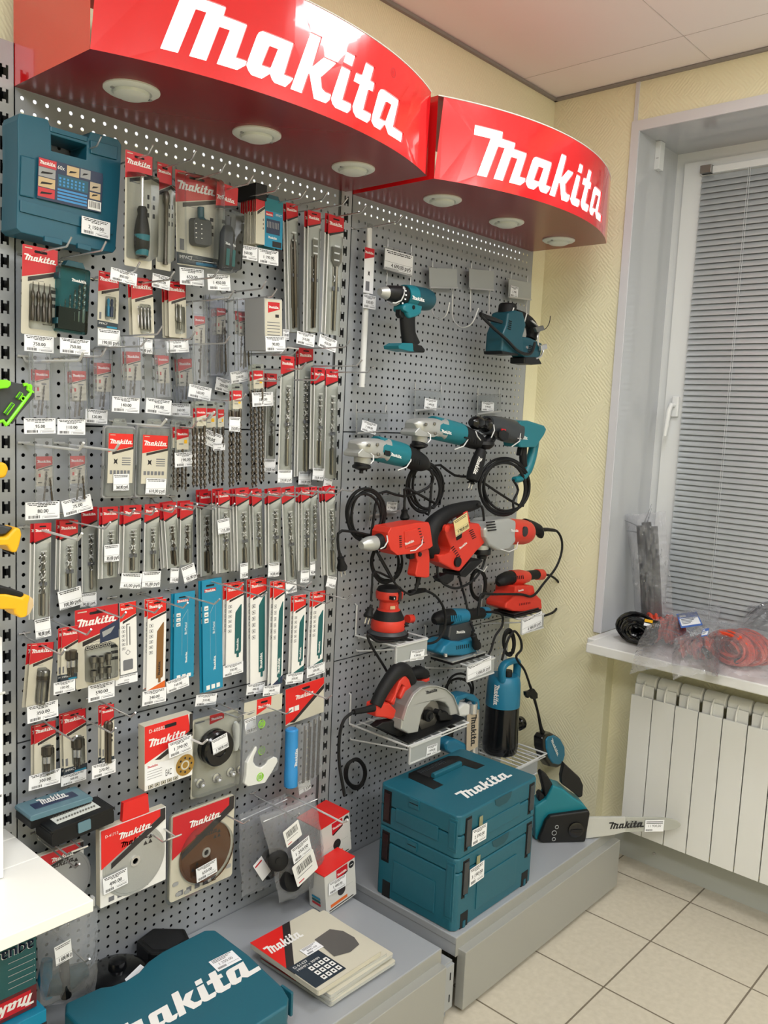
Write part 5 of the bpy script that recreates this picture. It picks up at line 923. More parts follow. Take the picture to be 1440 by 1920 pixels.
for k, (dx, dy, rz) in enumerate(((.018, .006, .04), (.024, -.006, -.02), (.014, .004, .05), (.02, .0, .0), (.008, .01, -.05))):
    flatpack(.505 + dx, .735 + dx, -.478 + dy, -.225 + dy, .2235 + .0085 * k, .2315 + .0085 * k, rz, 'flat clear disc pack in the pile under the top red and cream pack')
t, M_, w, h, z = flatpack(.492, .716, -.470, -.212, .267, .28, 0, 'top red and cream disc pack of the pile beside the teal case', True)
g = MB(); g.m = M_ @ Matrix.Translation((0, 0, z)) @ Matrix.Rotation(0, 4, 'Z'); g.logo(-w * .93, h * .42, w * 1.02, 'white', .0004, h=.034)
g.flat([[(-w * .05, -h * .9), (-w * .05 + 0, -h * .12), (-w * .98, -h * .12), (-w * .98, -h * .9)]], .0004, 'impact'); 
for i in range(4):
    for j in range(3): g.rect(-w * .66 + i * w * .15, -h * .84 + j * h * .17, -w * .55 + i * w * .15, -h * .72 + j * h * .17, .0008, 'white'); g.rect(-w * .63 + i * w * .15, -h * .8 + j * h * .17, -w * .58 + i * w * .15, -h * .76 + j * h * .17, .001, 'ink')
g.text('D-51437', -w * .9, -h * .24, .009, 'white', .0008); g.text('190MM x 30MM', -w * .9, -h * .33, .008, 'white', .0008)
g.build('print', t)
g = MB(); g.m = M_ @ Matrix.Translation((w * .42, -h * .25, z)); pts = [(-.042, -.03), (.0, -.046), (.04, -.04), (.052, -.01), (.05, .03), (.03, .06), (-.03, .055)]; g.flat([pts], .0005, 'disc_gray'); g.build('disc_window', t)
toptag([(-w * .35, h * .22, z + .0003), (w * .12, h * .1, z + .0003), (w * .06, -h * .15, z + .0003), (-w * .45, -h * .02, z + .0003)] and [M_ @ Vector(p) for p in ((-w * .38, h * .12, z + .001), (w * .12, h * .12, z + .001), (w * .12, -h * .12, z + .001), (-w * .38, -h * .12, z + .001))], '890.00', t)
# black round guard, black dust box, note
g = MB(); g.lathe((.185, -.09, .2225), (0, 0, 1), [(.06, 0), (.06, .04), (.066, .045), (.066, .055), (.072, .058), (.07, .066), (.055, .074), (.022, .078), (.02, .096), (.012, .1)], 'gloss_black', 40); meta(g.build('dust_cup'), 'round black lidded cup with a knob behind the teal case', 'cup')
t = thing('dust_box', 'black angular dust box with white lettering behind the teal case', 'dust box', (.33, -.07, .2225)); g = MB(); g.prism([(.272, -.03), (.335, -.012), (.392, -.07), (.372, -.125), (.31, -.135), (.27, -.095)], .2225, .3, 'black'); g.build('body', t, bevel=.006)
g = MB(); g.prism([(.285, -.04), (.335, -.026), (.378, -.07), (.362, -.11), (.315, -.12), (.283, -.09)], .3, .3008, 'black_gap'); g.build('opening', t)
a, b = Vector((.27, -.095, .26)), Vector((.31, -.135, .26)); g = MB(); dv = (b - a).normalized(); g.m = Matrix(((dv.x, 0, -.7, a.x - .0012), (dv.y, 0, -.7, a.y - .0012), (0, 1, 0, .243), (0, 0, 0, 1))); g.logo(.004, 0, .05, 'white', .0006); g.build('lettering', t)
q = [WZ(u, v, .30) for u, v in ((234, 1836), (263, 1808), (281, 1820), (240, 1846))]; g = MB(); g.add([q[0], q[1], q[2], q[3]] + [p - Vector((0, 0, .0006)) for p in q], [(3, 2, 1, 0), (4, 5, 6, 7), (0, 1, 5, 4), (1, 2, 6, 5), (2, 3, 7, 6), (3, 0, 4, 7)], 'paper'); meta(g.build('paper_note'), 'white paper note tucked between the black cup and the teal case', 'note')
# hanging bag with teal part
p = [W(u, v, -.13) for u, v in ((70, 1752), (185, 1700), (180, 1860), (76, 1888))]; t = thing('zip_bag', 'clear bag with a teal sander part and tag 1 600.00, below the white shelf', 'zip bag', p[0]); bag('bag', t, p, .03, seed=11, wr=.008)
g = MB(); g.sweep([W(85, 1850, -.12), W(120, 1838, -.12), W(160, 1818, -.12)], [.022, .03, .018], 'teal_dark', 16); g.sweep([W(88, 1800, -.12), W(84, 1835, -.12), W(90, 1868, -.12)], [.012, .016, .012], 'makblue', 12); g.build('teal_part', t)
g = MB(); g.sweep([W(120, 1790, -.125), W(122, 1845, -.14), W(124, 1868, -.14)], [.01, .012, .012], 'gloss_black', 14); g.build('black_tube', t)
tb = MB(); tagmesh(tb, (101, 1777, 133, 1763, 105, 1812), -.175, '1 600.00 р', 'R'); tb.build('price_tag', t)['label'] = 'white price tag'
wire_hook((168, 1798), .2, 'double wire hook carrying the clear bag with the teal part', double=False)
# teal boxes under the white shelf
t = thing('tool_carton', 'teal carton with upside-down print under the white shelf', 'box', (-.16, -.14, .39)); y = -.2; a = W(68, 1770, y); b = W(68, 1886, y)
g = MB(); g.box(-.42, a.x, y, -.03, b.z, .56, 'box_teal'); g.build('box', t, bevel=.001); g = MB(); g.box(-.42, a.x + .0004, y - .0006, y, b.z, b.z + .05, 'darkred'); g.box(-.42, a.x - .012, y - .0012, y - .0006, b.z + .008, b.z + .043, 'red'); g.build('red_band', t)
g = MB(); g.m = FR(y - .0014, a.x - .006, b.z + .036, PI); g.logo(0, 0, .13, 'white', 0); g.build('lettering', t)
g = MB(); g.m = FR(y - .0014, a.x - .004, .545, PI); g.text('aqua', 0, 0, .026, 'navy', 0, bold=True); g.text('aqua', .001, .001, .026, 'paper', -.0004, bold=True); 
for k in range(5): g.rect(.004, .03 + .014 * k, .055, .0315 + .014 * k, 0, 'cardgray'); g.rect(0, .03 + .014 * k, .0015, .0315 + .014 * k, 0, 'paper')
g.build('print', t)
t = thing('tool_carton', 'blue and black carton at the bottom left corner under the teal one', 'box', (-.16, -.14, .3)); g = MB(); g.box(-.42, a.x + .012, y - .02, -.03, b.z - .10, b.z - .003, 'makblue'); g.build('box', t, bevel=.001)
g = MB(); g.box(-.42, a.x + .0124, y - .0208, y - .02, b.z - .10, b.z - .03, 'dark'); g.m = FR(y - .0212, a.x - .06, b.z - .062); g.text('AVT', 0, 0, .024, 'white', 0, bold=True); g.build('print', t)
# ---------------- right bay: power tools ----------------
RA = lambda x, y: (640 + x / 3.4286, 400 + y / 3.4286)
RB = lambda x, y: (620 + x / 3.2727, 720 + y / 3.2727)
RC = lambda x, y: (620 + x / 3.2727, 1040 + y / 3.2727)
class Tool:
    def __init__(s, name, label, y, R, cat='power tool', at=None, group=None): s.y = y; s.R = R; s.t = thing(name, label, cat, at or W(*R(500, 500), y), group)
    def p(s, x, y, dy=0): return W(*s.R(x, y), s.y + dy)
    def tube(s, nm, pts, rad, mt, n=16, smooth=5, sq=2, dy=0, sub=0, par=None, lab=None):
        P = [s.p(q[0], q[1], (q[2] if len(q) > 2 else 0) + dy) for q in pts]; R = list(rad) if isinstance(rad, (list, tuple)) else [rad] * len(P)
        if smooth > 1 and len(P) > 2:
            N = len(P); P2 = smoothpath(P, smooth); R2 = []
            for i in range(N - 1):
                for k in range(smooth): t = k / smooth; a, b = R[i], R[i + 1]; R2.append(tuple(u + (v - u) * t for u, v in zip(a, b)) if isinstance(a, tuple) else a + (b - a) * t)
            R2.append(R[-1]); P, R = P2, R2
        g = MB(); g.sweep(P, R, mt, n, ref=(0, -1, 0) if isinstance(R[0], tuple) or sq != 2 else None, sq=sq); o = g.build(nm, par or s.t)
        if lab: o['label'] = lab
        return o
    def slab(s, nm, pts, th, mt, dy=0, bevel=.004, holes=(), seg=3, par=None, lab=None):
        g = MB(); y = s.y + dy; g.m = FR(y); g.prism(pxy([s.R(*q) for q in pts], y), -th / 2, th / 2, mt, holes=[pxy([s.R(*q) for q in h], y) for h in holes]); o = g.build(nm, par or s.t, bevel=bevel, seg=seg)
        if lab: o['label'] = lab
        return o
    def turned(s, nm, x, y, prof, mt, ax=(0, 0, 1), dy=0, n=32, k=1.0): g = MB(); g.lathe(s.p(x, y, dy), ax, [(r * k, h * k) for r, h in prof], mt, n); return g.build(nm, s.t)
    def logo(s, a, b, dy, mt='white', nm='lettering'):
        A, B = s.p(a[0], a[1], dy), s.p(b[0], b[1], dy); g = MB(); d = B - A; g.m = FR(s.y + dy, A.x, A.z, math.atan2(d.z, d.x)); g.logo(0, 0, d.length, mt, .0003); return g.build(nm, s.t)
    def vents(s, nm, x0, y0, x1, y1, n, dx, dy_, mt='black_gap', dy=0, w=3):
        g = MB()
        for k in range(n): t = k / max(1, n - 1); cx, cy = x0 + (x1 - x0) * t, y0 + (y1 - y0) * t; g.sweep([s.p(cx, cy, dy), s.p(cx + dx, cy + dy_, dy)], w * .0005, mt, 6)
        return g.build(nm, s.t)
    def coil(s, nm, cx, cy, rx, ry, n, r=.0035, jit=.13, dy=0, seed=1, tails=(), par=None, mt='rubber'):
        rnd = random.Random(seed); pts = []; 
        if tails: pts += [s.p(*q) for q in tails[0]]
        M_ = 22
        for k in range(n * M_): 
            if k % M_ == 0: a, b, ox, oy = (1 + rnd.uniform(-jit, jit) for _ in range(4)); 
            th = 2 * PI * k / M_ + 1.2; pts.append(s.p(cx + rx * a * math.cos(th) + rx * (ox - 1), cy + ry * b * math.sin(th) + ry * (oy - 1), dy + .010 * math.sin(k * .3) - .001 * k / M_))
        if len(tails) > 1: pts += [s.p(*q) for q in tails[1]]
        g = MB(); g.sweep(smoothpath(pts, 3), r, mt, 8); return g.build(nm, par or s.t)
def holder(rods, plate, tag, label, hooks=(), clearp=False, y=-.03, lower=None):
    t = thing('tool_holder', label, 'tool holder', W(*rods[0][0], -.01), 'wire tool holders with price plates'); g = MB()
    for q in rods: g.sweep([W(*q[0], .004), W(*q[0], -.012)] + [W(*p_, -.014) for p_ in q[1:]], .0016, 'wire', 6)
    a, b = W(*plate[:2], y), W(*plate[2:4], y); g.sweep([a + Vector((-.003, .004, .003)), b + Vector((.003, .004, .003))], .0015, 'wire', 6)
    g.build('wire_frame', t)
    m, w, h = quad(plate, y); g = MB(); g.m = m; g.prism([(0, 0), (w, 0), (w, -h), (0, -h)], -.002, 0, 'clearplate' if clearp else 'plate'); g.box(0, w, -h - .004, -h + .001, -.003, .003, 'wire'); g.build('price_plate', t)
    for k, hk in enumerate(hooks): g = MB(); g.sweep(smoothpath([W(*q[:2], q[2]) for q in hk], 5), .0021, 'wirewhite', 8); g.build('hook_arm', t)
    if tag: tb = MB(); tagmesh(tb, tag[:6], y - .002, tag[6], tag[7]); tb.build('price_tag', t)['label'] = 'white price tag'
    return t
holder([[(727.5, 448), (725, 540)], [(771.5, 460), (769, 545)]], (721.7, 464, 775.6, 477, 719.3, 502), (722, 465, 775, 478, 720, 502, '4 690,00 руб.', 'R'), 'holder with big price label above the cordless drill', [[(725, 540, -.014), (724, 560, -.03), (735, 572, -.10), (750, 566, -.14), (757, 537, -.15)], [(769, 540, -.014), (768, 570, -.03), (785, 580, -.10), (800, 575, -.14), (812, 560, -.15)]])
holder([[(811.5, 490), (809.7, 570)], [(849.4, 498), (848.5, 592)]], (804.8, 502, 857, 513, 805.7, 538), None, 'empty holder with blank plate beside the drill holder', [[(809.7, 543, -.014), (809, 575, -.02), (814, 592, -.06), (825, 598, -.10), (837, 590, -.13), (843, 567, -.14)], [(848.5, 552, -.014), (848.5, 592, -.02), (856, 608, -.06), (868, 614, -.10), (885, 606, -.13), (897, 578, -.14)]])
holder([[(884.5, 493), (882, 584)], [(918.5, 500), (917, 590)]], (880, 504, 926, 515, 880, 540), None, 'empty holder with blank plate left of the jigsaw holder', [[(882, 543, -.014), (882, 585, -.016)], [(917, 553, -.014), (916, 585, -.03), (908, 592, -.05)]])
holder([[(958.5, 512), (957, 570)], [(989, 518), (987, 590)]], (954.4, 524, 996.4, 533, 953.5, 556), (957.5, 535, 972, 536.5, 956.3, 556, '5 790', 'B'), 'holder with a small yellowish label above the cordless jigsaw', [[(957, 560, -.014), (958, 590, -.06), (940, 610, -.14), (952, 604, -.17), (963.5, 577, -.18)], [(987, 570, -.014), (985, 590, -.06), (974, 609, -.14), (982, 606, -.17), (988, 587, -.18)]])
holder([[(668.3, 757), (668, 815)], [(723.3, 760), (723, 776)]], (669, 774.4, 727.6, 777.4, 669, 811), (679.6, 786.6, 708.6, 787.8, 676, 807, '7 590.00', 'B'), 'holder with a clear plate above the lower angle grinder', clearp=True)
holder([[(779, 718), (777, 800)], [(827.5, 723), (827, 740)]], (777.4, 732, 827.8, 736.8, 777.4, 768.3), (796.6, 746, 820, 748, 794.8, 766.4, '5 490.00', 'B'), 'holder with a clear plate above the upper angle grinder', clearp=True)
holder([[(896, 727.6), (895, 780)], [(936, 729), (936, 745)]], (895, 742, 939.3, 743, 895, 775), (903.6, 753, 926.5, 754, 902.6, 770.4, '9 990.00', 'B'), 'holder with a clear plate above the rotary hammer', clearp=True)
holder([[(693.3, 912), (693, 985)], [(750, 915), (750, 932)]], (693.3, 931, 749.9, 932, 693.3, 966), (725.4, 940.6, 745.3, 941.5, 723.3, 961.4, '4 790.00', 'B'), 'holder with a clear plate behind the black cable coil', clearp=True)
holder([[(891, 930), (890, 990)], [(930, 928), (930, 950)]], (890, 951, 935, 950, 890, 985), None, 'holder with a clear plate behind the big red grinder', clearp=True)
# long clear tube
t = thing('bit_tube', 'long white plastic tube with a red label, left edge of the tool bay', 'bit tube', W(690, 440, -.03)); g = MB(); a, b = W(693, 427, -.03), W(678, 726, -.03)
g.sweep([a, a + (b - a) * .1, b], [(.003, .011), (.009, .010), (.009, .010)], 'tube_white', 12, ref=(0, -1, 0)); g.box(a.x - .011, a.x + .011, -.032, -.03, a.z, a.z + .012, 'cap'); g.build('tube', t)
m, w, h = quad((684, 463, 702, 464, 681, 548), -.0405); g = MB(); g.m = m; g.prism([(0, 0), (w, 0), (w, -h), (0, -h)], 0, .0005, 'paper'); g.flat([[(0, 0), (w, 0), (w, -h * .18), (0, -h * .26)][::-1]], .0008, 'red'); g.logo(w * .03, -h * .13, w * .9, 'white', .001); g.flat([[(w * .4, -h * .5), (w * .5, -h * .53), (w * .6, -h * .5), (w * .57, -h * .56), (w * .6, -h * .62), (w * .5, -h * .59), (w * .4, -h * .62), (w * .43, -h * .56)][::-1]], .0008, 'ink'); g.rect(w * .2, -h * .95, w * .6, -h * .74, .0008, 'grayink'); g.build('label', t)
tb = MB(); tagmesh(tb, (681, 551, 705, 556, 680, 577), -.043, '320.00', 'B'); tb.build('price_tag', t)['label'] = 'white price tag'
wire_hook((755, 404), .2, 'long wire hook holding the white plastic tube')
# cordless drill
T = Tool('cordless_drill', 'black and teal cordless drill without battery, upper left of the tool bay', -.13, RA)
T.tube('chuck', [(246, 505), (262, 507), (290, 511)], [.010, .014, .019], 'alu', 20, 1); T.tube('chuck_sleeve', [(285, 510), (300, 512), (385, 527), (402, 530)], [.018, .0215, .027, .028], 'black', 20, 1)
T.tube('gear_housing', [(398, 528), (430, 533), (470, 541)], [.031, .033, .033], 'teal_tool', 22, 1); T.tube('motor_housing', [(455, 538), (520, 551), (560, 560), (578, 566)], [.0335, .034, .03, .017], 'teal_dark', 22, 3)
T.slab('lower_housing', [(365, 590), (400, 575), (490, 600), (480, 650), (455, 665), (400, 680), (385, 640), (362, 625)], .045, 'teal_tool', bevel=.008)
T.tube('handle', [(425, 640), (425, 700), (432, 780), (448, 850)], [(.019, .030), (.018, .028), (.018, .027), (.022, .035)], 'rubber', 18, 4, dy=0); T.slab('trigger', [(362, 618), (385, 612), (398, 640), (396, 668), (375, 676), (360, 655)], .02, 'black', bevel=.003)
T.slab('battery_mount', [(318, 852), (350, 834), (410, 836), (420, 890), (395, 890), (322, 872)], .06, 'teal_tool', bevel=.004); T.slab('base', [(408, 836), (470, 852), (492, 878), (488, 897), (410, 888)], .062, 'black', bevel=.005)
T.logo((455, 552), (535, 571), -.0345); g = MB(); P_ = [T.p(400 + 2 * math.cos(a), 528 + 62 * math.sin(a), -.031 * math.cos(a) if 0 else -.03) for a in [k * .1 for k in range(-15, 16)]]; g.sweep([T.p(402, 470), T.p(408, 485, -.022), T.p(402, 525, -.031), T.p(385, 560, -.025), T.p(350, 577, -.018), T.p(330, 575, -.014)], .0021, 'wirewhite', 8); g.build('support_wire', T.t)
g = MB(); 
for k, (x, y_) in enumerate(((415, 498), (417, 525), (412, 552), (395, 578))): q = T.p(x, y_, -.033); g.box(q.x - .003, q.x + .003, q.y, q.y + .001, q.z - .002, q.z + .002, 'paper')
g.build('torque_marks', T.t); T.turned('led', 433, 606, [(.006, 0), (.006, .02)], 'black', (0, -1, 0), dy=-.004)
# cordless jigsaw
T = Tool('cordless_jigsaw', 'dark teal cordless saw with curved black grip, hanging at the top right of the boards', -.15, RA)
T.slab('body', [(1018, 640), (1060, 625), (1115, 640), (1135, 720), (1112, 800), (1120, 900), (1040, 912), (975, 893), (985, 770), (1005, 720)], .07, 'teal_dark', bevel=.014)
T.slab('lower_body', [(1088, 788), (1170, 800), (1252, 838), (1240, 915), (1215, 945), (1145, 935), (1095, 870)], .055, 'teal_dark', bevel=.01)
T.tube('cap', [(1072, 582), (1070, 600), (1062, 650)], [.026, .031, .03], 'rubber', 20, 2); T.tube('handle', [(1112, 650), (1165, 672), (1215, 715), (1228, 770), (1218, 810)], [.019, .02, .021, .021, .018], 'rubber', 14, 4)
T.slab('base_foot', [(1130, 925), (1222, 925), (1246, 970), (1180, 975), (1128, 965)], .06, 'black', bevel=.005); T.slab('bottom_pad', [(972, 885), (1080, 905), (1078, 915), (975, 906)], .075, 'black', bevel=.003)
T.tube('blade_bar', [(892, 645), (930, 668), (985, 685), (1030, 700)], [.006, .009, .008, .006], 'black', 8, 3, dy=-.04); T.tube('strap', [(895, 655), (975, 735), (1060, 810), (1130, 880), (1190, 905), (1225, 890), (1245, 830)], .005, 'black', 8, 5, dy=-.045)
T.tube('guide_wire', [(1222, 690), (1250, 715), (1275, 745), (1262, 790), (1268, 850), (1300, 860), (1285, 915), (1250, 935)], .0035, 'chrome', 8, 4, dy=-.03); T.tube('thin_wire', [(1343, 660), (1338, 700), (1315, 740), (1280, 755)], .0014, 'black', 6, 5, dy=-.03)
T.slab('clamp', [(1240, 735), (1290, 720), (1300, 750), (1252, 765)], .012, 'steel', dy=-.04, bevel=.002); T.slab('clamp_screw', [(1278, 850), (1312, 838), (1318, 870), (1280, 885)], .012, 'chrome', dy=-.04, bevel=.002)
T.logo((1096, 830), (1156, 852), -.029); T.vents('vent_slots', 1078, 690, 1070, 740, 5, 18, 6, dy=-.036); T.turned('screw', 1190, 862, [(.005, 0), (.005, .004)], 'chrome', (0, -1, 0), dy=-.027); T.vents('rear_vents', 1208, 850, 1200, 885, 4, 18, 4, dy=-.029)
# grinders
def grinder(ox, oy, lab, tl, swx, coilp, seed):
    R_ = lambda x, y: RB(x + ox, y + oy); T = Tool('angle_grinder', lab, -.14, R_); S_ = T
    T.tube('gear_head', [(140, 388), (152, 386), (215, 388), (300, 400), (322, 404)], [(.018, .012), (.030, .020), (.036, .026), (.034, .031), (.034, .034)], 'alu', 20, 2, sq=3.2); [T.turned('bolt', bx, by, [(.005, 0), (.005, .004), (.003, .005)], 'steel', (0, -1, 0), dy=-.036, n=12) for bx, by in ((285, 372), (290, 432), (232, 376))]; T.slab('gear_plate', [(122, 420), (150, 392), (235, 385), (295, 400), (290, 432), (240, 452), (150, 448), (124, 440)], .06, 'alu', bevel=.006)
    T.turned('bearing_box', 196, 440, [(.025, 0), (.024, -.018), (.02, -.026)], 'alu'); T.turned('flange', 190, 492, [(.021, .012), (.022, 0), (.027, -.004), (.027, -.010), (.018, -.014), (.006, -.018), (.006, -.026)], 'black')
    T.tube('motor_housing', [(268, 393), (285, 397), (400, 425), (440, 436)], [.034, .0365, .0362, .0352], 'teal_tool', 22, 2); T.tube('rear_housing', [(438, 436), (445, 438), (520, 468), (560, 486), (590, 500)], [.0345, .0345, .031, .026, .014], 'rubber', 20, 3)
    T.logo(*tl, -.0365); T.vents('vent_slots', 505, 450, 548, 466, 4, 2, 30, dy=-.031, w=5); T.vents('head_vents', 232, 342, 290, 358, 3, -18, 18, dy=-.012, mt='black_gap', w=4)
    T.slab('switch', [(330, 405), (362, 412), (360, 442), (326, 434)] if swx else [(470, 450), (500, 458), (498, 468), (468, 460)], .01, 'black', dy=-.034, bevel=.002); T.turned('lock_button', 262, 372, [(.007, 0), (.007, .01)], 'black')
    g = MB(); g.sweep([T.p(245, 425, -.03), T.p(262, 440, -.04), T.p(262, 470, -.045), T.p(245, 490, -.045)], .002, 'wirewhite', 8); g.sweep([T.p(490, 432, -.02), T.p(492, 470, -.035), T.p(465, 510, -.037), T.p(410, 530, -.03)], .002, 'wirewhite', 8); g.build('support_wires', T.t)
    cx, cy, rx, ry, n, ta, tb_ = coilp; T.R = RB; c = T.coil('cord', cx, cy, rx, ry, n, .0042, seed=seed, tails=(ta, tb_), dy=.04); return T, c
def plug(T, x, y, x2, y2, par, dy=.03, k=1):
    g = MB(); a, b = T.p(x, y, dy), T.p(x2, y2, dy); d = (b - a); L_ = d.length
    g.sweep([a - d * .25, a, a + d * .05, a + d * .35, a + d * .8, a + d], [.0045 * k, .006 * k, .011 * k, .010 * k, (.016 * k), .014 * k], 'rubber', 14); dn = d.normalized(); sd = Vector((1, 0, 0)) - dn * dn.x; sd.normalize()
    for s_ in (-1, 1): g.sweep([b + sd * s_ * .0075, b + sd * s_ * .0075 + dn * .019], .0022, 'chrome', 8)
    return g.build('plug', par)
T, c = grinder(0, 0, 'lower angle grinder with silver head and teal body, left in the tool bay', ((368, 440), (434, 458)), True, (215, 800, 112, 160, 4, [(600, 510, -.0), (630, 580, .0), (590, 640, .01), (450, 690, .02), (300, 670, .03)], [(70, 900), (45, 980), (60, 1060)]), 4); plug(T, 60, 1060, 72, 1140, c, .04)
T, c = grinder(350, -128, 'upper angle grinder with silver head and teal body, right of the lower one', ((328, 425), (392, 440)), False, (580, 640, 100, 140, 4, [(880, 345, -.0), (920, 400, .0), (930, 470, .01), (880, 560, .02), (760, 560, .04), (640, 500, .05)], [(470, 640), (455, 700), (452, 760)]), 9); plug(T, 452, 770, 455, 830, c, .06)
# rotary hammer
T = Tool('rotary_hammer', 'black and teal rotary hammer with D handle near the right edge of the boards', -.15, RB)
T.tube('chuck', [(862, 236), (880, 237), (905, 240), (935, 245), (960, 250)], [.012, .021, .023, .017, .028], 'gloss_black', 20, 2); T.tube('gear_housing', [(955, 250), (1010, 262), (1080, 285), (1130, 300)], [.030, .036, .040, .040], 'toolgray', 20, 3, sq=2.6)
T.slab('motor_housing', [(1110, 225), (1165, 222), (1262, 252), (1278, 275), (1262, 310), (1210, 385), (1110, 385), (1100, 330)], .07, 'teal_tool', bevel=.014); T.tube('handle', [(1250, 290), (1250, 360), (1232, 450), (1205, 530), (1165, 578), (1125, 585)], [.018, .017, .018, .018, .014, .01], 'teal_tool', 14, 4)
T.tube('grip_pad', [(1185, 385), (1180, 450), (1185, 505)], [.012, .014, .013], 'rubber', 12, 3, dy=-.006); T.slab('trigger', [(1160, 385), (1190, 385), (1178, 440), (1150, 440)], .022, 'black', bevel=.004)
T.turned('collar', 940, 370, [(.034, .01), (.036, 0), (.03, -.008), (.02, -.016)], 'black'); T.tube('collar_arm', [(985, 330), (960, 360), (935, 385)], [.018, .018, .014], 'black', 12, 2)
o = T.tube('side_grip', [(925, 405), (905, 470), (880, 550), (868, 590)], [.017, .023, .024, .02], 'rubber', 18, 3, dy=-.01); g = MB(); a, b = T.p(905, 440, -.036), T.p(868, 548, -.036); d = b - a; g.m = FR(T.y - .036, a.x + .004, a.z, math.atan2(d.z, d.x)); g.logo(0, 0, d.length, 'white', .0003, h=.022); g.build('lettering', T.t)
T.slab('mode_dial', [(1030, 290), (1060, 280), (1090, 300), (1085, 345), (1050, 350), (1028, 330)], .012, 'black', dy=-.042, bevel=.004); T.slab('red_mark', [(1048, 274), (1074, 278), (1072, 290), (1047, 286)], .004, 'red', dy=-.043, bevel=0)
T.logo((1145, 336), (1208, 342), -.0365); g = MB(); g.sweep([T.p(1000, 250, -.035), T.p(1005, 285, -.044), T.p(985, 330, -.04)], .002, 'wirewhite', 8); g.sweep([T.p(1165, 300, -.038), T.p(1160, 350, -.042), T.p(1110, 385, -.036)], .002, 'wirewhite', 8); g.sweep([T.p(890, 290, -.02), T.p(900, 320, -.03), T.p(920, 345, -.03)], .002, 'wirewhite', 8); g.build('support_wires', T.t)
c = T.coil('cord', 1065, 630, 145, 155, 5, .0045, seed=6, jit=.12, tails=([(1120, 590), (1150, 650), (1120, 720)], [(930, 600), (905, 560), (870, 590)])); plug(T, 868, 590, 862, 610, c, 0, .8)
# red drill
T = Tool('impact_drill', 'red corded drill with chrome chuck in the middle left of the tool bay', -.15, RB)
T.tube('chuck', [(186, 990), (205, 985), (228, 982), (232, 982), (270, 975)], [.011, .017, .0215, .022, .022], 'alu', 20, 1); T.tube('collar', [(262, 976), (300, 966), (330, 958)], [.020, .024, .027], 'rubber', 20, 1)
T.slab('body', [(302, 905), (320, 872), (380, 862), (470, 845), (552, 840), (562, 870), (578, 985), (560, 1000), (470, 1030), (360, 1042), (320, 1010), (300, 960)], .066, 'red_tool', bevel=.016, seg=4)
T.slab('handle', [(498, 1000), (575, 985), (582, 1060), (580, 1178), (560, 1185), (500, 1178), (494, 1165), (508, 1090), (500, 1060)], .036, 'red_tool', bevel=.01, seg=4); T.slab('trigger', [(470, 1035), (502, 1025), (506, 1068), (478, 1075)], .02, 'black', bevel=.003)
T.slab('motor_panel', [(448, 905), (552, 875), (566, 975), (455, 1010)], .008, 'red_tool', dy=-.032, bevel=.002); T.logo((455, 992), (512, 968), -.037); T.vents('vent_slots', 422, 935, 424, 1000, 6, 12, -2, dy=-.034); T.turned('mode_button', 545, 1045, [(.007, 0), (.007, .004), (.004, .005)], 'black', (0, -1, 0), dy=-.018); T.slab('speed_dial', [(365, 880), (402, 866), (408, 878), (370, 893)], .03, 'black', bevel=.002, dy=-.012)
T.vents('rear_vents', 535, 890, 560, 975, 6, 14, -4, dy=-.036); g = MB(); g.sweep([T.p(345, 930, -.03), T.p(350, 965, -.04), T.p(330, 1000, -.038), T.p(305, 1012, -.03)], .002, 'wirewhite', 8); g.sweep([T.p(565, 930, -.03), T.p(560, 985, -.042), T.p(520, 1020, -.04), T.p(480, 1025, -.03)], .002, 'wirewhite', 8); g.build('support_wires', T.t)
T.tube('cord_guard', [(540, 1180), (535, 1220), (520, 1265)], [.009, .007, .005], 'rubber', 10, 2); c = T.coil('cord', 342, 1090, 92, 118, 5, .0035, seed=12, jit=.12, dy=.06, tails=([(520, 1270), (480, 1290), (400, 1230), (330, 1120), (280, 1020)], [(270, 1150), (255, 1230), (248, 1330)])); plug(T, 246, 1370, 228, 1435, c, .06)
# red jigsaw
T = Tool('jigsaw', 'red corded jigsaw with thick black bow handle and yellow tag', -.15, RB)
T.tube('bow_handle', [(905, 738), (860, 748), (800, 762), (720, 792), (645, 850), (605, 915), (600, 985), (630, 1035)], [.013, .018, .020, .024, .029, .031, .031, .024], 'rubber', 16, 4)
T.slab('body', [(690, 1000), (650, 870 + 30), (668, 865), (712, 850), (720, 900), (742, 905), (800, 850), (860, 848), (905, 925), (895, 965), (850, 1010), (775, 1100), (740, 1140), (700, 1130), (620, 1085), (602, 1040), (650, 1035), (685, 1020)], .07, 'red_tool', bevel=.012, seg=4)
T.slab('front_strap', [(775, 748), (808, 742), (835, 848), (800, 850), (790, 800)], .035, 'red_tool', bevel=.004); T.slab('black_inlay', [(722, 872), (745, 855), (775, 880), (770, 940), (735, 960)], .05, 'rubber', dy=-.012, bevel=.005)
T.slab('base_plate', [(738, 1150), (800, 1080), (872, 1066), (880, 1076), (772, 1176), (742, 1168)], .075, 'black', bevel=.002); T.slab('blade_guard', [(640, 1185), (690, 1160), (740, 1165), (735, 1200), (700, 1225), (660, 1212)], .03, 'black', bevel=.004, dy=-.01)
T.turned('button', 700, 885, [(.012, 0), (.012, .01), (.006, .012)], 'red_tool', (0, -1, 0), dy=-.035); T.vents('vent_slots', 740, 1010, 778, 1068, 6, 16, -14, dy=-.036); T.vents('front_vents', 850, 905, 870, 950, 5, 22, -12, dy=-.036); T.logo((790, 1018), (838, 978), -.0365)
T.turned('dial', 770, 1090, [(.016, 0), (.016, .01)], 'black', (0, -1, 0), dy=-.033)
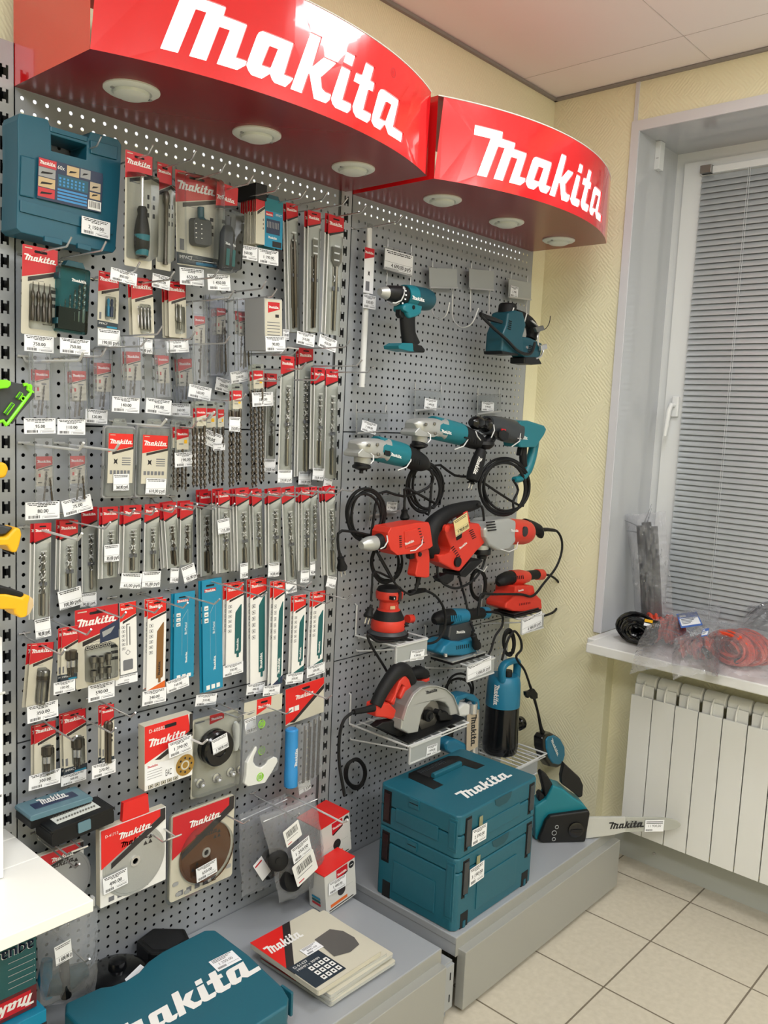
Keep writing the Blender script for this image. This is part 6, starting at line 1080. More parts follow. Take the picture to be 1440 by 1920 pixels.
tb = MB(); tagmesh(tb, RB(752, 840) + RB(846, 850) + RB(768, 940), T.y - .06, '9 790,00 руб', 'R'); tb.mn[tb.mn.index('paper')] = 'yellow_tag'; tb.build('price_tag', T.t)['label'] = 'yellowish price tag'
c = T.tube('cord', [(900, 738), (930, 760), (942, 850), (950, 980), (940, 1100), (880, 1200), (780, 1252), (700, 1230), (660, 1180), (655, 1120)], .0042, 'rubber', 8, 6, dy=-.02)
# big grinder
T = Tool('large_grinder', 'large red and silver corded grinder with black rear handle, right edge of the boards', -.16, RB)
T.slab('gear_housing', [(880, 880), (935, 828), (1040, 815), (1078, 832), (1076, 960), (1042, 1000), (960, 1012), (915, 985), (885, 930)], .085, 'alu', bevel=.014, seg=3); T.tube('motor_housing', [(1068, 905), (1085, 905), (1175, 908), (1200, 908), (1210, 908)], [.044, .046, .045, .04, .025], 'red_tool', 24, 2)
T.tube('rear_handle', [(1190, 862), (1230, 870), (1275, 892), (1285, 925), (1282, 940)], [.022, .019, .018, .015, .01], 'rubber', 14, 3); T.turned('spindle_box', 925, 985, [(.026, 0), (.026, -.014), (.018, -.02)], 'alu'); T.turned('flange', 930, 1020, [(.028, .006), (.030, 0), (.030, -.012), (.018, -.018), (.016, -.028)], 'black')
T.vents('vent_slots', 955, 850, 965, 900, 4, 50, -6, dy=-.044, w=5); T.turned('side_button', 1186, 905, [(.018, 0), (.018, .006), (.012, .007)], 'dark', (0, -1, 0), dy=-.04); T.logo((1105, 906), (1152, 908), -.047)
g = MB(); g.sweep([T.p(1150, 965, -.03), T.p(1140, 1010, -.045), T.p(1095, 1030, -.045), T.p(1030, 1010, -.04)], .002, 'wirewhite', 8); g.sweep([T.p(880, 980, .06), T.p(885, 1080, .05), T.p(900, 1130, .0), T.p(940, 1150, -.04), T.p(960, 1120, -.05)], .002, 'wirewhite', 8); g.build('support_wires', T.t)
c = T.tube('cord', [(1295, 895), (1345, 892), (1390, 905), (1418, 960), (1415, 1040), (1380, 1130), (1310, 1220), (1240, 1300), (1160, 1290), (1000, 1290), (930, 1290), (912, 1340), (905, 1420)], .0046, 'rubber', 8, 6); T.tube('cord_grip', [(1290, 895), (1330, 893), (1380, 900)], [.008, .007, .005], 'rubber', 8, 2)
T2 = T.coil('cord_coil', 905, 1230, 42, 85, 4, .004, seed=5, jit=.1, dy=.08)
# wire shelves
def wshelf(x0, x1, dep, z, label, plate=None, tag=None, r=.0033, n=3, up=.1, ptx='', wt='wirewhite', ph=.052):
    t = thing('wire_shelf', label, 'wire shelf', ((x0 + x1) / 2, -dep / 2, z), 'wire shelves for the power tools')
    g = MB(); g.sweep([(x0, .004, z + up), (x0, -.005, z + up - .004), (x0, -.006, z), (x0, -dep, z), (x1, -dep, z), (x1, -.006, z), (x1, -.005, z + up - .004), (x1, .004, z + up)], r, wt, 8); g.build('frame', t)
    for k in range(n): xx = x0 + (x1 - x0) * (k + 1) / (n + 1); MB().cyl((xx, -.008, z - r), (xx, -dep, z - r), r * .75, wt, 8).build('bar', t)
    MB().cyl((x0, -.02, z - r * 1.5), (x1, -.02, z - r * 1.5), r * .8, wt, 8).build('cross_bar', t)
    g = MB(); g.sweep([(x0 + .003, -.008, z - .045), (x0 + .003, -.011, z - .05), (x0 + .003, -dep + .004, z - .012), (x1 - .003, -dep + .004, z - .012), (x1 - .003, -.011, z - .05), (x1 - .003, -.008, z - .045)], r * .8, wt, 8); g.build('brace', t)
    if plate:
        a, b = plate; g = MB(); g.prism([(a, z - .002), (b, z - .002), (b, z - ph), (a, z - ph)], 0, .003, 'plate', m=FR(-dep - .003)); g.box(a - .001, b + .001, -dep - .0085, -dep - .003, z - ph - .003, z - ph + .001, 'wirewhite'); g.box(a - .001, b + .001, -dep - .0085, -dep - .003, z - .003, z + .002, 'wirewhite'); g.box(a - .002, a + .001, -dep - .0085, -dep - .003, z - ph, z, 'wirewhite'); g.build('price_plate', t)
    if tag: tb = MB(); tagmesh(tb, tag[:6], -dep - .0075, tag[6], tag[7]); tb.build('price_tag', t)['label'] = 'white price tag'
    return t
wshelf(1.057, 1.212, .168, .957, 'small wire shelf under the round red sander', (1.06, 1.208), RC(492, 590) + RC(578, 570) + RC(485, 655) + ('4 290,00', 'B'))
wshelf(1.408, 1.562, .188, .834, 'small wire shelf under the blue sander with a 5 890,00 label', (1.405, 1.56), RC(836, 690) + RC(985, 650) + RC(836, 780) + ('5 890,00 руб', 'R'))
wshelf(1.732, 1.885, .178, .940, 'small wire shelf under the red palm sander with a 4 980 label', (1.735, 1.885), RC(1174, 402) + RC(1296, 380) + RC(1174, 495) + ('4 980,00 руб', 'R'))
wshelf(1.047, 1.348, .25, .670, 'large wire shelf under the circular saw', (1.05, 1.196), RC(590, 1178) + RC(655, 1155) + RC(585, 1240) + ('7 490,00', 'B'), n=6)
wshelf(1.60, 1.86, .25, .424, 'lowest wire shelf carrying the teal and black pump', (1.64, 1.79), None, n=8, up=.06)
# random orbit sander
c0 = (1.118, -.085); T = Tool('orbital_sander', 'round red sander with a black disc pad on a wire shelf', c0[1], RC, at=(c0[0], c0[1], .96))
zb = .962
def lt(nm, prof, mt, n=40): g = MB(); g.lathe((c0[0], c0[1], zb), (0, 0, 1), prof, mt, n); return g.build(nm, T.t)
lt('pad', [(.064, 0), (.066, .004), (.066, .010), (.050, .014)], 'black'); lt('pad_plate', [(.060, .010), (.062, .012), (.056, .020), (.05, .024)], 'toolgray'); lt('skirt', [(.052, .022), (.054, .026), (.054, .044), (.050, .056)], 'red_tool'); lt('band', [(.050, .056), (.049, .062), (.038, .084)], 'rubber'); lt('neck', [(.040, .080), (.031, .09), (.029, .118)], 'red_tool'); lt('top_ring', [(.034, .114), (.042, .122), (.0435, .138), (.040, .148)], 'red_tool'); lt('top_cap', [(.041, .146), (.036, .156), (.018, .162), (.004, .163)], 'rubber')
g = MB(); g.box(c0[0] - .034, c0[0] - .02, c0[1] - .046, c0[1] - .03, zb + .126, zb + .137, 'black'); g.box(c0[0] - .03, c0[0] - .027, c0[1] - .0466, c0[1] - .03, zb + .129, zb + .134, 'paper'); g.build('switch', T.t)
g = MB(); g.box(c0[0] - .006, c0[0] + .006, c0[1] - .0455, c0[1], zb + .118, zb + .146, 'dark'); g.build('front_rib', T.t); T.tube('dust_port', [(470, 395), (500, 392)], .014, 'red_tool', 14, 1)
a = W(*RC(405, 335), c0[1] - .030); g = MB(); g.m = FR(c0[1] - .031, c0[0] - .001, zb + .1, 0, .5); g.logo(0, 0, .026, 'white', .001); g.rect(.004, -.006, .022, -.004, .001, 'white'); g.build('lettering', T.t); g = MB(); g.m = FR(c0[1] - .0285, c0[0] - .026, zb + .094, 0, -.5); g.rect(0, 0, .016, .01, .001, 'tan'); g.build('rating_label', T.t)
for k in range(2): MB().box(c0[0] + .02, c0[0] + .042, c0[1] - .0515 + .006 * 0, c0[1] - .02, zb + .034 + .008 * k, zb + .037 + .008 * k, 'black_gap').build('vent_slot', T.t)
T.tube('cord_guard', [(485, 235, -.0), (540, 222, 0), (580, 218, 0)], [.010, .009, .007], 'rubber', 10, 2); T.tube('cord', [(575, 218), (640, 250), (690, 320), (705, 400), (690, 480), (640, 535), (560, 545), (470, 520), (300, 535), (230, 490), (250, 560), (330, 690), (385, 800), (400, 915)], .0042, 'rubber', 8, 6, dy=-.06)
# blue finishing sander
T = Tool('finishing_sander', 'blue sander with black grip on the middle wire shelf', -.11, RC, at=(1.47, -.11, .84))
def boxw(nm, x0, x1, y0, y1, z0, z1, mt, bev=.004, t=None): g = MB(); g.box(x0, x1, y0, y1, z0, z1, mt); return g.build(nm, t or T.t, bevel=bev, seg=3)
boxw('pad', 1.36, 1.545, -.165, -.07, .838, .846, 'black', .002); boxw('clamp_plate', 1.358, 1.548, -.166, -.069, .847, .852, 'alu', .001)
T.slab('body', [(615, 590), (640, 545), (680, 515), (750, 520), (840, 490), (858, 510), (860, 575), (760, 605), (640, 605)], .085, 'blue_tool', bevel=.014, seg=4); T.slab('neck', [(690, 500), (700, 430), (830, 400), (850, 440), (852, 500), (760, 525), (700, 525)], .05, 'toolgray', bevel=.01)
T.tube('front_grip', [(635, 410), (660, 392), (710, 382), (735, 380)], [(.012, .012), (.026, .022), (.028, .027), (.028, .028)], 'rubber', 16, 3); T.tube('top_housing', [(725, 384), (760, 380), (820, 375)], [(.028, .029), (.029, .029), (.027, .025)], 'blue_tool', 16, 2); T.tube('rear_handle', [(815, 378), (870, 366), (930, 358)], [(.022, .022), (.021, .019), (.021, .019)], 'rubber', 16, 2); T.tube('end_cap', [(925, 358), (958, 355)], .021, 'blue_tool', 16, 1)
T.logo((770, 485), (825, 480), -.027); T.vents('vent_slots', 740, 375, 800, 372, 6, 4, 34, mt='blue_tool', dy=-.029, w=5); T.vents('side_vents', 775, 560, 845, 548, 7, 0, 22, dy=-.0435)
for x in (705, 880): T.turned('clamp', x, 625, [(.006, 0), (.006, .01)], 'chrome', dy=-.05, n=14)
c = T.tube('cord', [(955, 352), (1020, 355), (1055, 380), (1050, 440), (1010, 500), (985, 580), (965, 620)], .0042, 'rubber', 8, 5, dy=-.02)
cc = T.tube('plug_cord', [(700, 30, .08), (770, 80, .06), (800, 180, .04), (830, 290, .0), (855, 400, -.02), (880, 470, -.05)], .0042, 'rubber', 8, 5); plug(T, 875, 490, 900, 570, T.t, -.06)
# red palm sander
T = Tool('palm_sander', 'red palm sander with black nose on the right-hand wire shelf', -.11, RC, at=(1.8, -.11, .95))
boxw('pad', 1.715, 1.895, -.165, -.06, .944, .952, 'black', .002); boxw('base_rim', 1.722, 1.888, -.158, -.068, .953, .958, 'dark', .001)
T.slab('body', [(1010, 315), (1015, 285), (1040, 262), (1068, 230), (1072, 180), (1185, 178), (1195, 225), (1232, 262), (1238, 320), (1150, 338), (1060, 335)], .09, 'red_tool', bevel=.014, seg=4)
T.tube('nose', [(1026, 180), (1045, 160), (1080, 145), (1115, 140)], [(.01, .012), (.024, .021), (.027, .025), (.027, .026)], 'rubber', 16, 3); T.tube('top_housing', [(1105, 142), (1150, 140), (1200, 135)], [(.028, .028), (.029, .03), (.024, .022)], 'red_tool', 16, 2); T.tube('rear_handle', [(1190, 130), (1240, 124), (1270, 122)], [(.02, .019), (.02, .018), (.021, .018)], 'rubber', 16, 2); T.tube('end_cap', [(1262, 122), (1295, 122)], .021, 'red_tool', 16, 1)
T.vents('vent_slots', 1125, 132, 1180, 126, 6, 4, 22, mt='dark', dy=-.030, w=3); T.logo((1150, 228), (1184, 220), -.047); T.vents('side_vents', 1160, 300, 1222, 290, 7, 0, 12, mt='darkred', dy=-.046)
T.tube('cord', [(1293, 120), (1350, 130), (1395, 165), (1416, 220), (1405, 290), (1370, 350), (1300, 378)], .0046, 'rubber', 8, 6); T.tube('dust_tube', [(1235, 262), (1238, 300)], .012, 'rubber', 12, 1, dy=.02)
# circular saw
T = Tool('circular_saw', 'red and black circular saw with silver blade guard on the large wire shelf', -.20, RC, at=(1.2, -.15, .675))
z0 = .674; q = [WZ(*RC(*p_), z0) for p_ in ((250, 1052), (476, 1162), (825, 1008), (600, 925))]; g = MB(); g.add([p_ for p_ in q] + [p_ + Vector((0, 0, .004)) for p_ in q], [(0, 3, 2, 1), (4, 5, 6, 7), (0, 1, 5, 4), (1, 2, 6, 5), (2, 3, 7, 6), (3, 0, 4, 7)], 'black'); g.build('base_plate', T.t)
arc = lambda cx, cy, rx, ry, a0, a1, n: [(cx + rx * math.cos(math.radians(a0 + (a1 - a0) * k / n)), cy + ry * math.sin(math.radians(a0 + (a1 - a0) * k / n))) for k in range(n + 1)]
outer = [(395, 1060), (400, 1000), (425, 915), (465, 840), (515, 800), (560, 788), (610, 790), (665, 808), (710, 850), (735, 910), (748, 965)]; inner = [(700, 975), (690, 930), (665, 898), (620, 885), (575, 890), (540, 925), (520, 975), (508, 1030), (500, 1075), (440, 1085)]
T.slab('blade_guard', outer + inner, .05, 'alu', bevel=.008, seg=3); T.logo((585, 858), (655, 838), -.0265, 'ink'); T.slab('guard_rim', [(x, y) for x, y in outer[1:]] + [(x * .985 + 9, y * .985 + 20) for x, y in outer[1:][::-1]], .062, 'alu', bevel=.003)
T.slab('lower_guard', arc(600, 1000, 82, 80, 180, 360, 12), .012, 'dark', bevel=.001, dy=.004); T.turned('blade', 600, 985, [(.05, 0), (.05, .002), (.02, .003), (.02, .006)], 'steel', (0, -1, 0), dy=.0, n=36); T.turned('blade_bolt', 590, 985, [(.018, 0), (.018, .012), (.01, .014), (.01, .02)], 'black', (0, -1, 0), dy=-.006)
T.turned('depth_knob', 640, 960, [(.009, 0), (.009, .02)], 'black', (0, -1, 0), dy=-.01)
T.tube('motor', [(330, 900, .12), (345, 905, .10), (420, 930, .02)], [.03, .044, .044], 'red_tool', 20, 1); T.slab('rear_body', [(248, 915), (290, 895), (330, 900), (390, 960), (345, 1002), (300, 990), (245, 985)], .045, 'red_tool', dy=.03, bevel=.01)
T.tube('main_handle', [(275, 925), (310, 850), (355, 775), (400, 720), (440, 705), (470, 730), (490, 780)], [.019, .020, .021, .023, .023, .02, .02], 'rubber', 14, 4, dy=.02); T.slab('handle_inner', [(345, 900), (372, 850), (400, 770), (435, 730), (462, 760), (478, 810), (440, 870), (420, 900), (400, 870), (430, 800), (415, 790), (385, 850), (370, 920)], .032, 'red_tool', dy=.02, bevel=.006)
T.tube('front_knob', [(485, 735), (540, 722), (580, 738)], [.016, .022, .017], 'rubber', 14, 2, dy=.05); T.slab('knob_band', [(540, 765), (585, 745), (590, 765), (550, 785)], .03, 'red_tool', dy=.05, bevel=.004)
T.slab('base_bracket', [(255, 1052), (300, 1020), (380, 1010), (440, 1085), (440, 1130), (370, 1095)], .03, 'black', bevel=.004, dy=.02); T.slab('front_bracket', [(640, 965), (690, 955), (730, 980), (720, 1010), (650, 1015)], .03, 'black', bevel=.004, dy=.0); T.turned('wing_nut', 700, 960, [(.016, 0), (.016, .01), (.008, .012)], 'black', dy=.03)
T.tube('cord_guard', [(262, 940), (200, 955), (140, 965)], [.012, .009, .008], 'rubber', 10, 2, dy=-.0); c = T.tube('cord', [(140, 965), (85, 1010), (58, 1090), (50, 1200), (55, 1300), (75, 1420), (85, 1480)], .0046, 'rubber', 8, 6, dy=-.0)
T.coil('cord_coil', 152, 1345, 60, 88, 4, .0042, seed=21, jit=.1, dy=.15)
# hook for the coil and steel tool behind
T = Tool('power_tool', 'teal tool with a ring handle and steel body lettered vertically, behind the circular saw', -.11, RC, at=(1.47, -.11, .45))
T.slab('ring_handle', [(732, 885), (745, 860), (800, 843), (850, 850), (880, 880), (888, 940), (858, 945), (850, 895), (800, 872), (762, 885), (752, 915), (750, 945), (735, 930)], .045, 'blue_tool', bevel=.008); T.slab('body_top', [(745, 940), (790, 900), (850, 910), (880, 945), (870, 985), (760, 985)], .05, 'plastic_white', bevel=.01)
T.tube('steel_body', [(872, 960), (868, 1080), (862, 1215)], [.026, .026, .026], 'chrome', 20, 1); T.turned('outlet', 865, 935, [(.021, -.02), (.021, .016), (.017, .016), (.017, 0)], 'chrome', dy=-.02)
m, w, h = quad(RC(836, 985) + RC(905, 975) + RC(832, 1215), -.139); g = MB(); g.m = m; g.prism([(0, 0), (w, 0), (w, -h), (0, -h)], 0, .001, 'kraft'); g.m = m @ Matrix.Translation((w * .35, -h * .1, .0015)) @ Matrix.Rotation(-PI / 2, 4, 'Z'); g.logo(0, 0, h * .8, 'ink', 0, h=w * .5); g.build('lettered_label', T.t)
T.slab('lower_teal_grip', [(672, 1150), (690, 1125), (740, 1120), (800, 1150), (805, 1200), (700, 1210), (672, 1190)], .05, 'blue_tool', bevel=.01); T.coil('cord', 790, 830, 90, 85, 3, .004, seed=31, jit=.15, dy=.05); T.tube('hose', [(720, 1130), (740, 1050), (740, 980)], .014, 'black', 12, 3, dy=.03)
# pump
px_, py_ = 1.735, -.125; T = Tool('submersible_pump', 'teal and black upright pump with side outlet on the lowest wire shelf', py_, RC, at=(px_, py_, .428))
def lp(nm, prof, mt, n=40): g = MB(); g.lathe((px_, py_, .430), (0, 0, 1), prof, mt, n); return g.build(nm, T.t)
lp('lower_body', [(.060, 0), (.064, .006), (.066, .03), (.063, .1), (.062, .178)], 'gloss_black'); lp('upper_body', [(.063, .178), (.0635, .185), (.061, .26), (.057, .282), (.048, .292), (.0, .294)], 'blue_tool')
g = MB(); g.sweep(smoothpath([(px_ - .045, py_ - .02, .71), (px_ - .05, py_ - .02, .755), (px_ - .03, py_ - .022, .775), (px_ + .03, py_ - .022, .775), (px_ + .05, py_ - .02, .755), (px_ + .048, py_ - .02, .70)], 4), [(.014, .011)] * 21, 'blue_tool', 12, ref=(0, -1, 0), sq=3); g.build('handle', T.t)
g = MB(); g.cyl((px_ + .05, py_ - .0, .505), (px_ + .13, py_ - .0, .505), .021, 'gloss_black', 20); g.lathe((px_ + .112, py_, .505), (1, 0, 0), [(.021, 0), (.026, .004), (.026, .022), (.021, .024), (.019, .024), (.019, .01)], 'gloss_black', 24); g.build('outlet', T.t)
a = T.p(1012, 765, -.062); g = MB(); g.m = FR(py_ - .0635, px_ - .030, .712, -PI / 2, .0) ; g.m = Matrix.Translation((px_ - .064, py_ - .002, .70)) @ Matrix.Rotation(-1.36, 4, 'Z') @ Matrix(((1, 0, 0, 0), (0, 0, -1, 0), (0, 1, 0, 0), (0, 0, 0, 1))) @ Matrix.Rotation(-PI / 2, 4, 'Z'); g.logo(0, 0, .078, 'white', .002, h=.02); g.build('lettering', T.t)
MB().cyl((px_ - .01, py_ - .02, .72), (px_ - .01, py_ - .02, .745), .016, 'black', 16).build('cable_gland', T.t)
T.tube('cable', [(1050, 650), (1075, 560), (1100, 500), (1130, 470), (1165, 520), (1170, 580), (1140, 620), (1150, 655), (1190, 710), (1222, 800)], .0045, 'rubber', 8, 5, dy=-.06)
T.coil('cable_coil', 1095, 540, 30, 75, 4, .0045, seed=41, jit=.15, dy=-.03)
T.tube('float_cable', [(1222, 800), (1245, 870), (1270, 960), (1290, 1060), (1300, 1090)], [.005, .006, .005, .007, .010], 'rubber', 10, 4, dy=-.06); T.slab('cable_clamp', [(1190, 840), (1215, 835), (1240, 820), (1262, 850), (1262, 880), (1235, 885), (1215, 862), (1205, 880), (1192, 860)], .014, 'black', dy=-.07, bevel=.002)
rp = [(1285, 1095), (1330, 1085), (1375, 1110), (1408, 1170), (1410, 1230), (1395, 1280), (1360, 1300), (1320, 1292), (1290, 1250), (1270, 1180), (1268, 1120)]; T.slab('float_case', rp, .04, 'gloss_black', dy=-.06, bevel=.008); T.slab('float_face', [(1343 + (x - 1343) * .82 + 8, 1190 + (y - 1190) * .84 - 4) for x, y in rp], .05, 'blue_tool', dy=-.06, bevel=.006)
g = MB(); a, b = T.p(1350, 1140, -.0865), T.p(1392, 1240, -.0865); d = b - a; g.m = FR(T.y - .0865, a.x, a.z, math.atan2(d.z, d.x)); g.logo(0, 0, d.length, 'white', .0002, h=.014); g.build('float_lettering', T.t)
# stacked teal system cases
def syscase(x0, x1, y0, y1, z0, z1, label, top, hatch):
    t = thing('system_case', label, 'tool case', ((x0 + x1) / 2, (y0 + y1) / 2, z0), 'stacked teal system cases'); H = z1 - z0; zl = z1 - .045 if not top else z0 + H * .5
    pl = [(x0 + .012, y0), (x1 - .012, y0), (x1, y0 + .012), (x1, y1 - .012), (x1 - .012, y1), (x0 + .012, y1), (x0, y1 - .012), (x0, y0 + .012)]
    zc = z0 + H * (.52 if top else .8)
    for nm, a, b in (('body', z0, zc - .0012), ('lid', zc + .0012, z1)): g = MB(); g.prism(pl, a, b, 'teal'); g.build(nm, t, bevel=.005, seg=3)
    for xx, a, b in ((x0 + .028, z0 + H * (.12 if top else .42), z1 - .012), (x1 - .05, z0 + H * (.12 if top else .42), z1 - .012)):
        g = MB(); g.box(xx, xx + .03, y0 - .0012, y0 + .004, a, b, 'black'); g.box(xx + .004, xx + .026, y0 - .005, y0 - .001, a + .012, b - .006, 'toolgray'); g.box(xx + .009, xx + .021, y0 - .007, y0 - .004, a + .002, a + .012, 'teal'); g.build('corner_latch', t, bevel=.0015)
    for yy, a, b in ((y0 + .006, z0 + H * .15, z1 - .012), (y1 - .05, z0 + H * (.1 if top else .5), z1 - .012)):
        g = MB(); g.box(x0 - .0012, x0 + .004, yy, yy + .03, a, b, 'black' if yy > y0 + .02 else 'teal'); g.box(x0 - .004, x0 - .001, yy + .005, yy + .025, a + .01, b - .008, 'darkred2' if yy > y0 + .02 else 'teal'); g.build('side_latch', t, bevel=.001)
    g = MB(); g.box(x0 - .003, x0, y0 + .07, y1 - .07, z0 + .03, z1 - H * .42, 'teal'); g.build('side_panel', t, bevel=.0025); g = MB(); g.box(x0 + .1, x1 - .1, y0 - .003, y0, z0 + .03, z1 - H * .42, 'teal'); g.build('front_panel', t, bevel=.0025)
    g = MB(); g.box(x0 - .004, x0, (y0 + y1) / 2 - .006, (y0 + y1) / 2 + .03, z1 - .03, z1 - .004, 'teal'); g.box(x0 - .0045, x0 - .004, (y0 + y1) / 2 - .004, (y0 + y1) / 2 + .028, z1 - .018, z1 - .015, 'black_gap'); g.build('hinge', t, bevel=.001)
    if not top:
        for xx in (x0 + .03, x1 - .06): g = MB(); g.box(xx, xx + .035, y0 - .0008, y0 + .002, z0 + .0, z0 + .045, 'black_gap'); g.box(xx + .012, xx + .022, y0 - .003, y0, z0, z0 + .02, 'teal'); g.build('foot_recess', t)
        for k in range(3): MB().box(x0 - .0008, x0 + .002, y0 + .02, y0 + .032, z0 + .05 + .027 * k, z0 + .072 + .027 * k, 'black_gap').build('side_slot', t)
        MB().box(x0 - .0008, x0 + .002, y1 - .06, y1 - .03, z0, z0 + .05, 'black_gap').build('side_recess', t)
    g = MB(); xc = (x0 + x1) / 2 + .01; g.prism([(xc - .045, z1 - .002), (xc + .045, z1 - .002), (xc + .038, z1 - .02), (xc + .02, z1 - .03), (xc - .02, z1 - .03), (xc - .038, z1 - .02)], 0, .0012, 'teal_dark', m=FR(y0 - .0002)); g.build('front_latch', t, bevel=.0005)
    if top:
        zt = z1; u0, u1, v0, v1 = x0 + .085, x1 - .06, y0 + .16, y1 - .015
        g = MB(); g.prism([(u0, v0), (u0 + .045, v0), (u0 + .05, v0 + .045), (u1 - .05, v0 + .045), (u1 - .045, v0), (u1, v0), (u1 - .005, v1 - .02), (u1 - .03, v1), (u0 + .03, v1), (u0 + .005, v1 - .02)], zt - .001, zt + .0008, 'black'); g.build('handle_recess', t)
        g = MB(); g.prism(rrect(u0 + .05, v0 + .06, u1 - .05, v1 - .022, .006), zt, zt + .003, 'black_gap'); 
        for k in range(14): g.box(u0 + .055 + k * .009, u0 + .059 + k * .009, v1 - .03, v1 - .01, zt + .001, zt + .004, 'toolgray')
        g.build('ribbed_strip', t); g = MB(); g.sweep([(u0 + .06, v0 + .052, zt + .006), (u1 - .06, v0 + .052, zt + .006)], [(.008, .009)] * 2, 'teal', 10, ref=(0, 1, 0), sq=3); g.build('handle', t, bevel=.001)
        g = MB(); g.m = Matrix.Translation((x0 + .105, y0 + .055, zt + .0006)); g.logo(0, 0, .24, 'white', .0004); g.build('lettering', t)
    return t
X0, X1, Y0, Y1 = .978, 1.38, -.503, -.205
t1 = syscase(X0, X1, Y0, Y1, .2225, .437, 'lower and taller teal system case of the two stacked on the right base shelf', False, 0)
t2 = syscase(X0, X1, Y0, Y1, .4385, .563, 'upper teal system case with white lettering and black handle, on top of the taller one', True, 0)
for t, q, tx in ((t2, (886, 1557, 913, 1547, 884, 1588), '2 590.00'), (t1, (881, 1631, 908, 1619, 880, 1664), '3 190.00')): tb = MB(); tagmesh(tb, q, Y0 - .006, tx, 'B'); tb.build('price_tag', t)['label'] = 'white price tag'; a = W(q[0] + 14, q[1] - 20, Y0); MB().box(a.x - .008, a.x + .008, Y0 - .0045, Y0 - .0032, a.z - .03, a.z + .012, 'tape').build('tape', t)
# electric chainsaw standing diagonally on the base shelf
E_ = Vector((.76, -.65, 0)).normalized(); N_ = Vector((-.65, -.76, 0)).normalized(); O_ = Vector((1.60, -.398, .2225))
def SP(u, v, off=0):
    d = RR * ((u - 720) / FPX) + RD * ((v - 960) / FPX) + RF; P0 = O_ + N_ * off; k = (P0 - CP).dot(N_) / d.dot(N_); q = CP + d * k - O_; return (q.dot(E_), q.z)
MSW = lambda off: Matrix(((E_.x, 0, N_.x, O_.x + N_.x * off), (E_.y, 0, N_.y, O_.y + N_.y * off), (0, 1, 0, O_.z), (0, 0, 0, 1)))
t = thing('chainsaw', 'teal and black electric chainsaw with a long silver guide bar on the right base shelf', 'chainsaw', O_ + Vector((.06, -.04, 0)))
RD6 = lambda x, y: (960 + x / 3, 1300 + y / 3)
def sslab(nm, pts, o0, o1, mt, bevel=.004): g = MB(); g.m = MSW(0); g.prism([(p_[0], max(p_[1], .0005)) for p_ in (SP(*RD6(*q_), o1) for q_ in pts)], o0, o1, mt); return g.build(nm, t, bevel=bevel, seg=3)
sslab('side_cover', [(148, 830), (190, 720), (215, 690), (435, 660), (440, 680), (412, 848), (180, 855)], -.02, 0, 'black', .006); sslab('body', [(130, 840), (128, 640), (190, 600), (230, 520), (290, 540), (350, 590), (400, 620), (428, 655), (430, 690), (215, 700), (150, 845)], -.09, -.02, 'teal_tool', .01)
sslab('rear_handle', [(160, 462), (170, 445), (205, 470), (232, 515), (215, 560), (192, 600), (180, 540)], -.07, -.03, 'rubber', .008); sslab('hand_guard', [(275, 470), (292, 392), (320, 420), (385, 480), (402, 520), (398, 580), (378, 590), (345, 560), (320, 540), (278, 510)], -.06, -.035, 'black', .004); sslab('oil_cap', [(150, 575), (165, 560), (185, 575), (182, 610), (152, 612)], -.07, -.035, 'black', .004)
g = MB(); g.m = MSW(0); c_ = SP(*RD6(358, 765), .0); g.lathe((c_[0], c_[1], 0), (0, 0, 1), [(.027, 0), (.027, .006), (.022, .008), (.005, .008)], 'gloss_black', 28); g.box(c_[0] - .02, c_[0] + .02, c_[1] - .004, c_[1] + .004, .008, .012, 'black'); g.build('tension_knob', t)
g = MB(); g.m = MSW(0)
for x_, y_, r_ in ((252, 752, .006), (237, 785, .008), (235, 820, .006)): c_ = SP(*RD6(x_, y_), 0); g.sweep([(c_[0] + r_ * math.cos(k * PI / 5), c_[1] + r_ * math.sin(k * PI / 5), .0005) for k in range(10)], .0013, 'cardgray', 5, closed=True)
g.build('symbols', t); sslab('bar_shroud', [(425, 700), (640, 698), (640, 780), (560, 800), (415, 818)], -.034, -.022, 'cap2', .002)
bp_ = [(430, 700), (600, 697), (800, 697), (860, 700), (905, 707), (932, 719), (946, 731), (950, 742), (944, 752), (925, 762), (880, 771), (800, 776), (600, 782), (430, 790)]; sslab('guide_bar', bp_, -.030, -.0255, 'barsteel', .0008)
g = MB(); a, b = SP(*RD6(545, 765), -.0225), SP(*RD6(742, 752), -.0225); g.m = MSW(-.0248) @ Matrix.Translation((a[0], a[1], 0)) @ Matrix.Rotation(math.atan2(b[1] - a[1], b[0] - a[0]), 4, 'Z'); g.logo(0, 0, math.hypot(b[0] - a[0], b[1] - a[1]), 'ink', .003, h=.026); g.build('lettering', t)
a, b, c_ = SP(*RD6(752, 715), -.02), SP(*RD6(858, 712), -.02), SP(*RD6(752, 780), -.02); g = MB(); w, h = math.hypot(b[0] - a[0], b[1] - a[1]), a[1] - c_[1]; g.m = MSW(-.024) @ Matrix.Translation((a[0], a[1], .002)); g.box(0, w, -h, 0, 0, .0005, 'paper'); g.text('11 900,00', w / 2, -h * .6, h * .2, 'ink', .0008, align='C', wmax=w * .7)
for k in range(2): g.rect(w * .06, -h * (.12 + .12 * k), w * .94, -h * (.18 + .12 * k), .0008, 'ink')
for k in range(9): g.rect(w * (.06 + .04 * k), -h * .93, w * (.08 + .04 * k), -h * .78, .0008, 'ink')
g.build('price_tag', t)['label'] = 'white price tag'
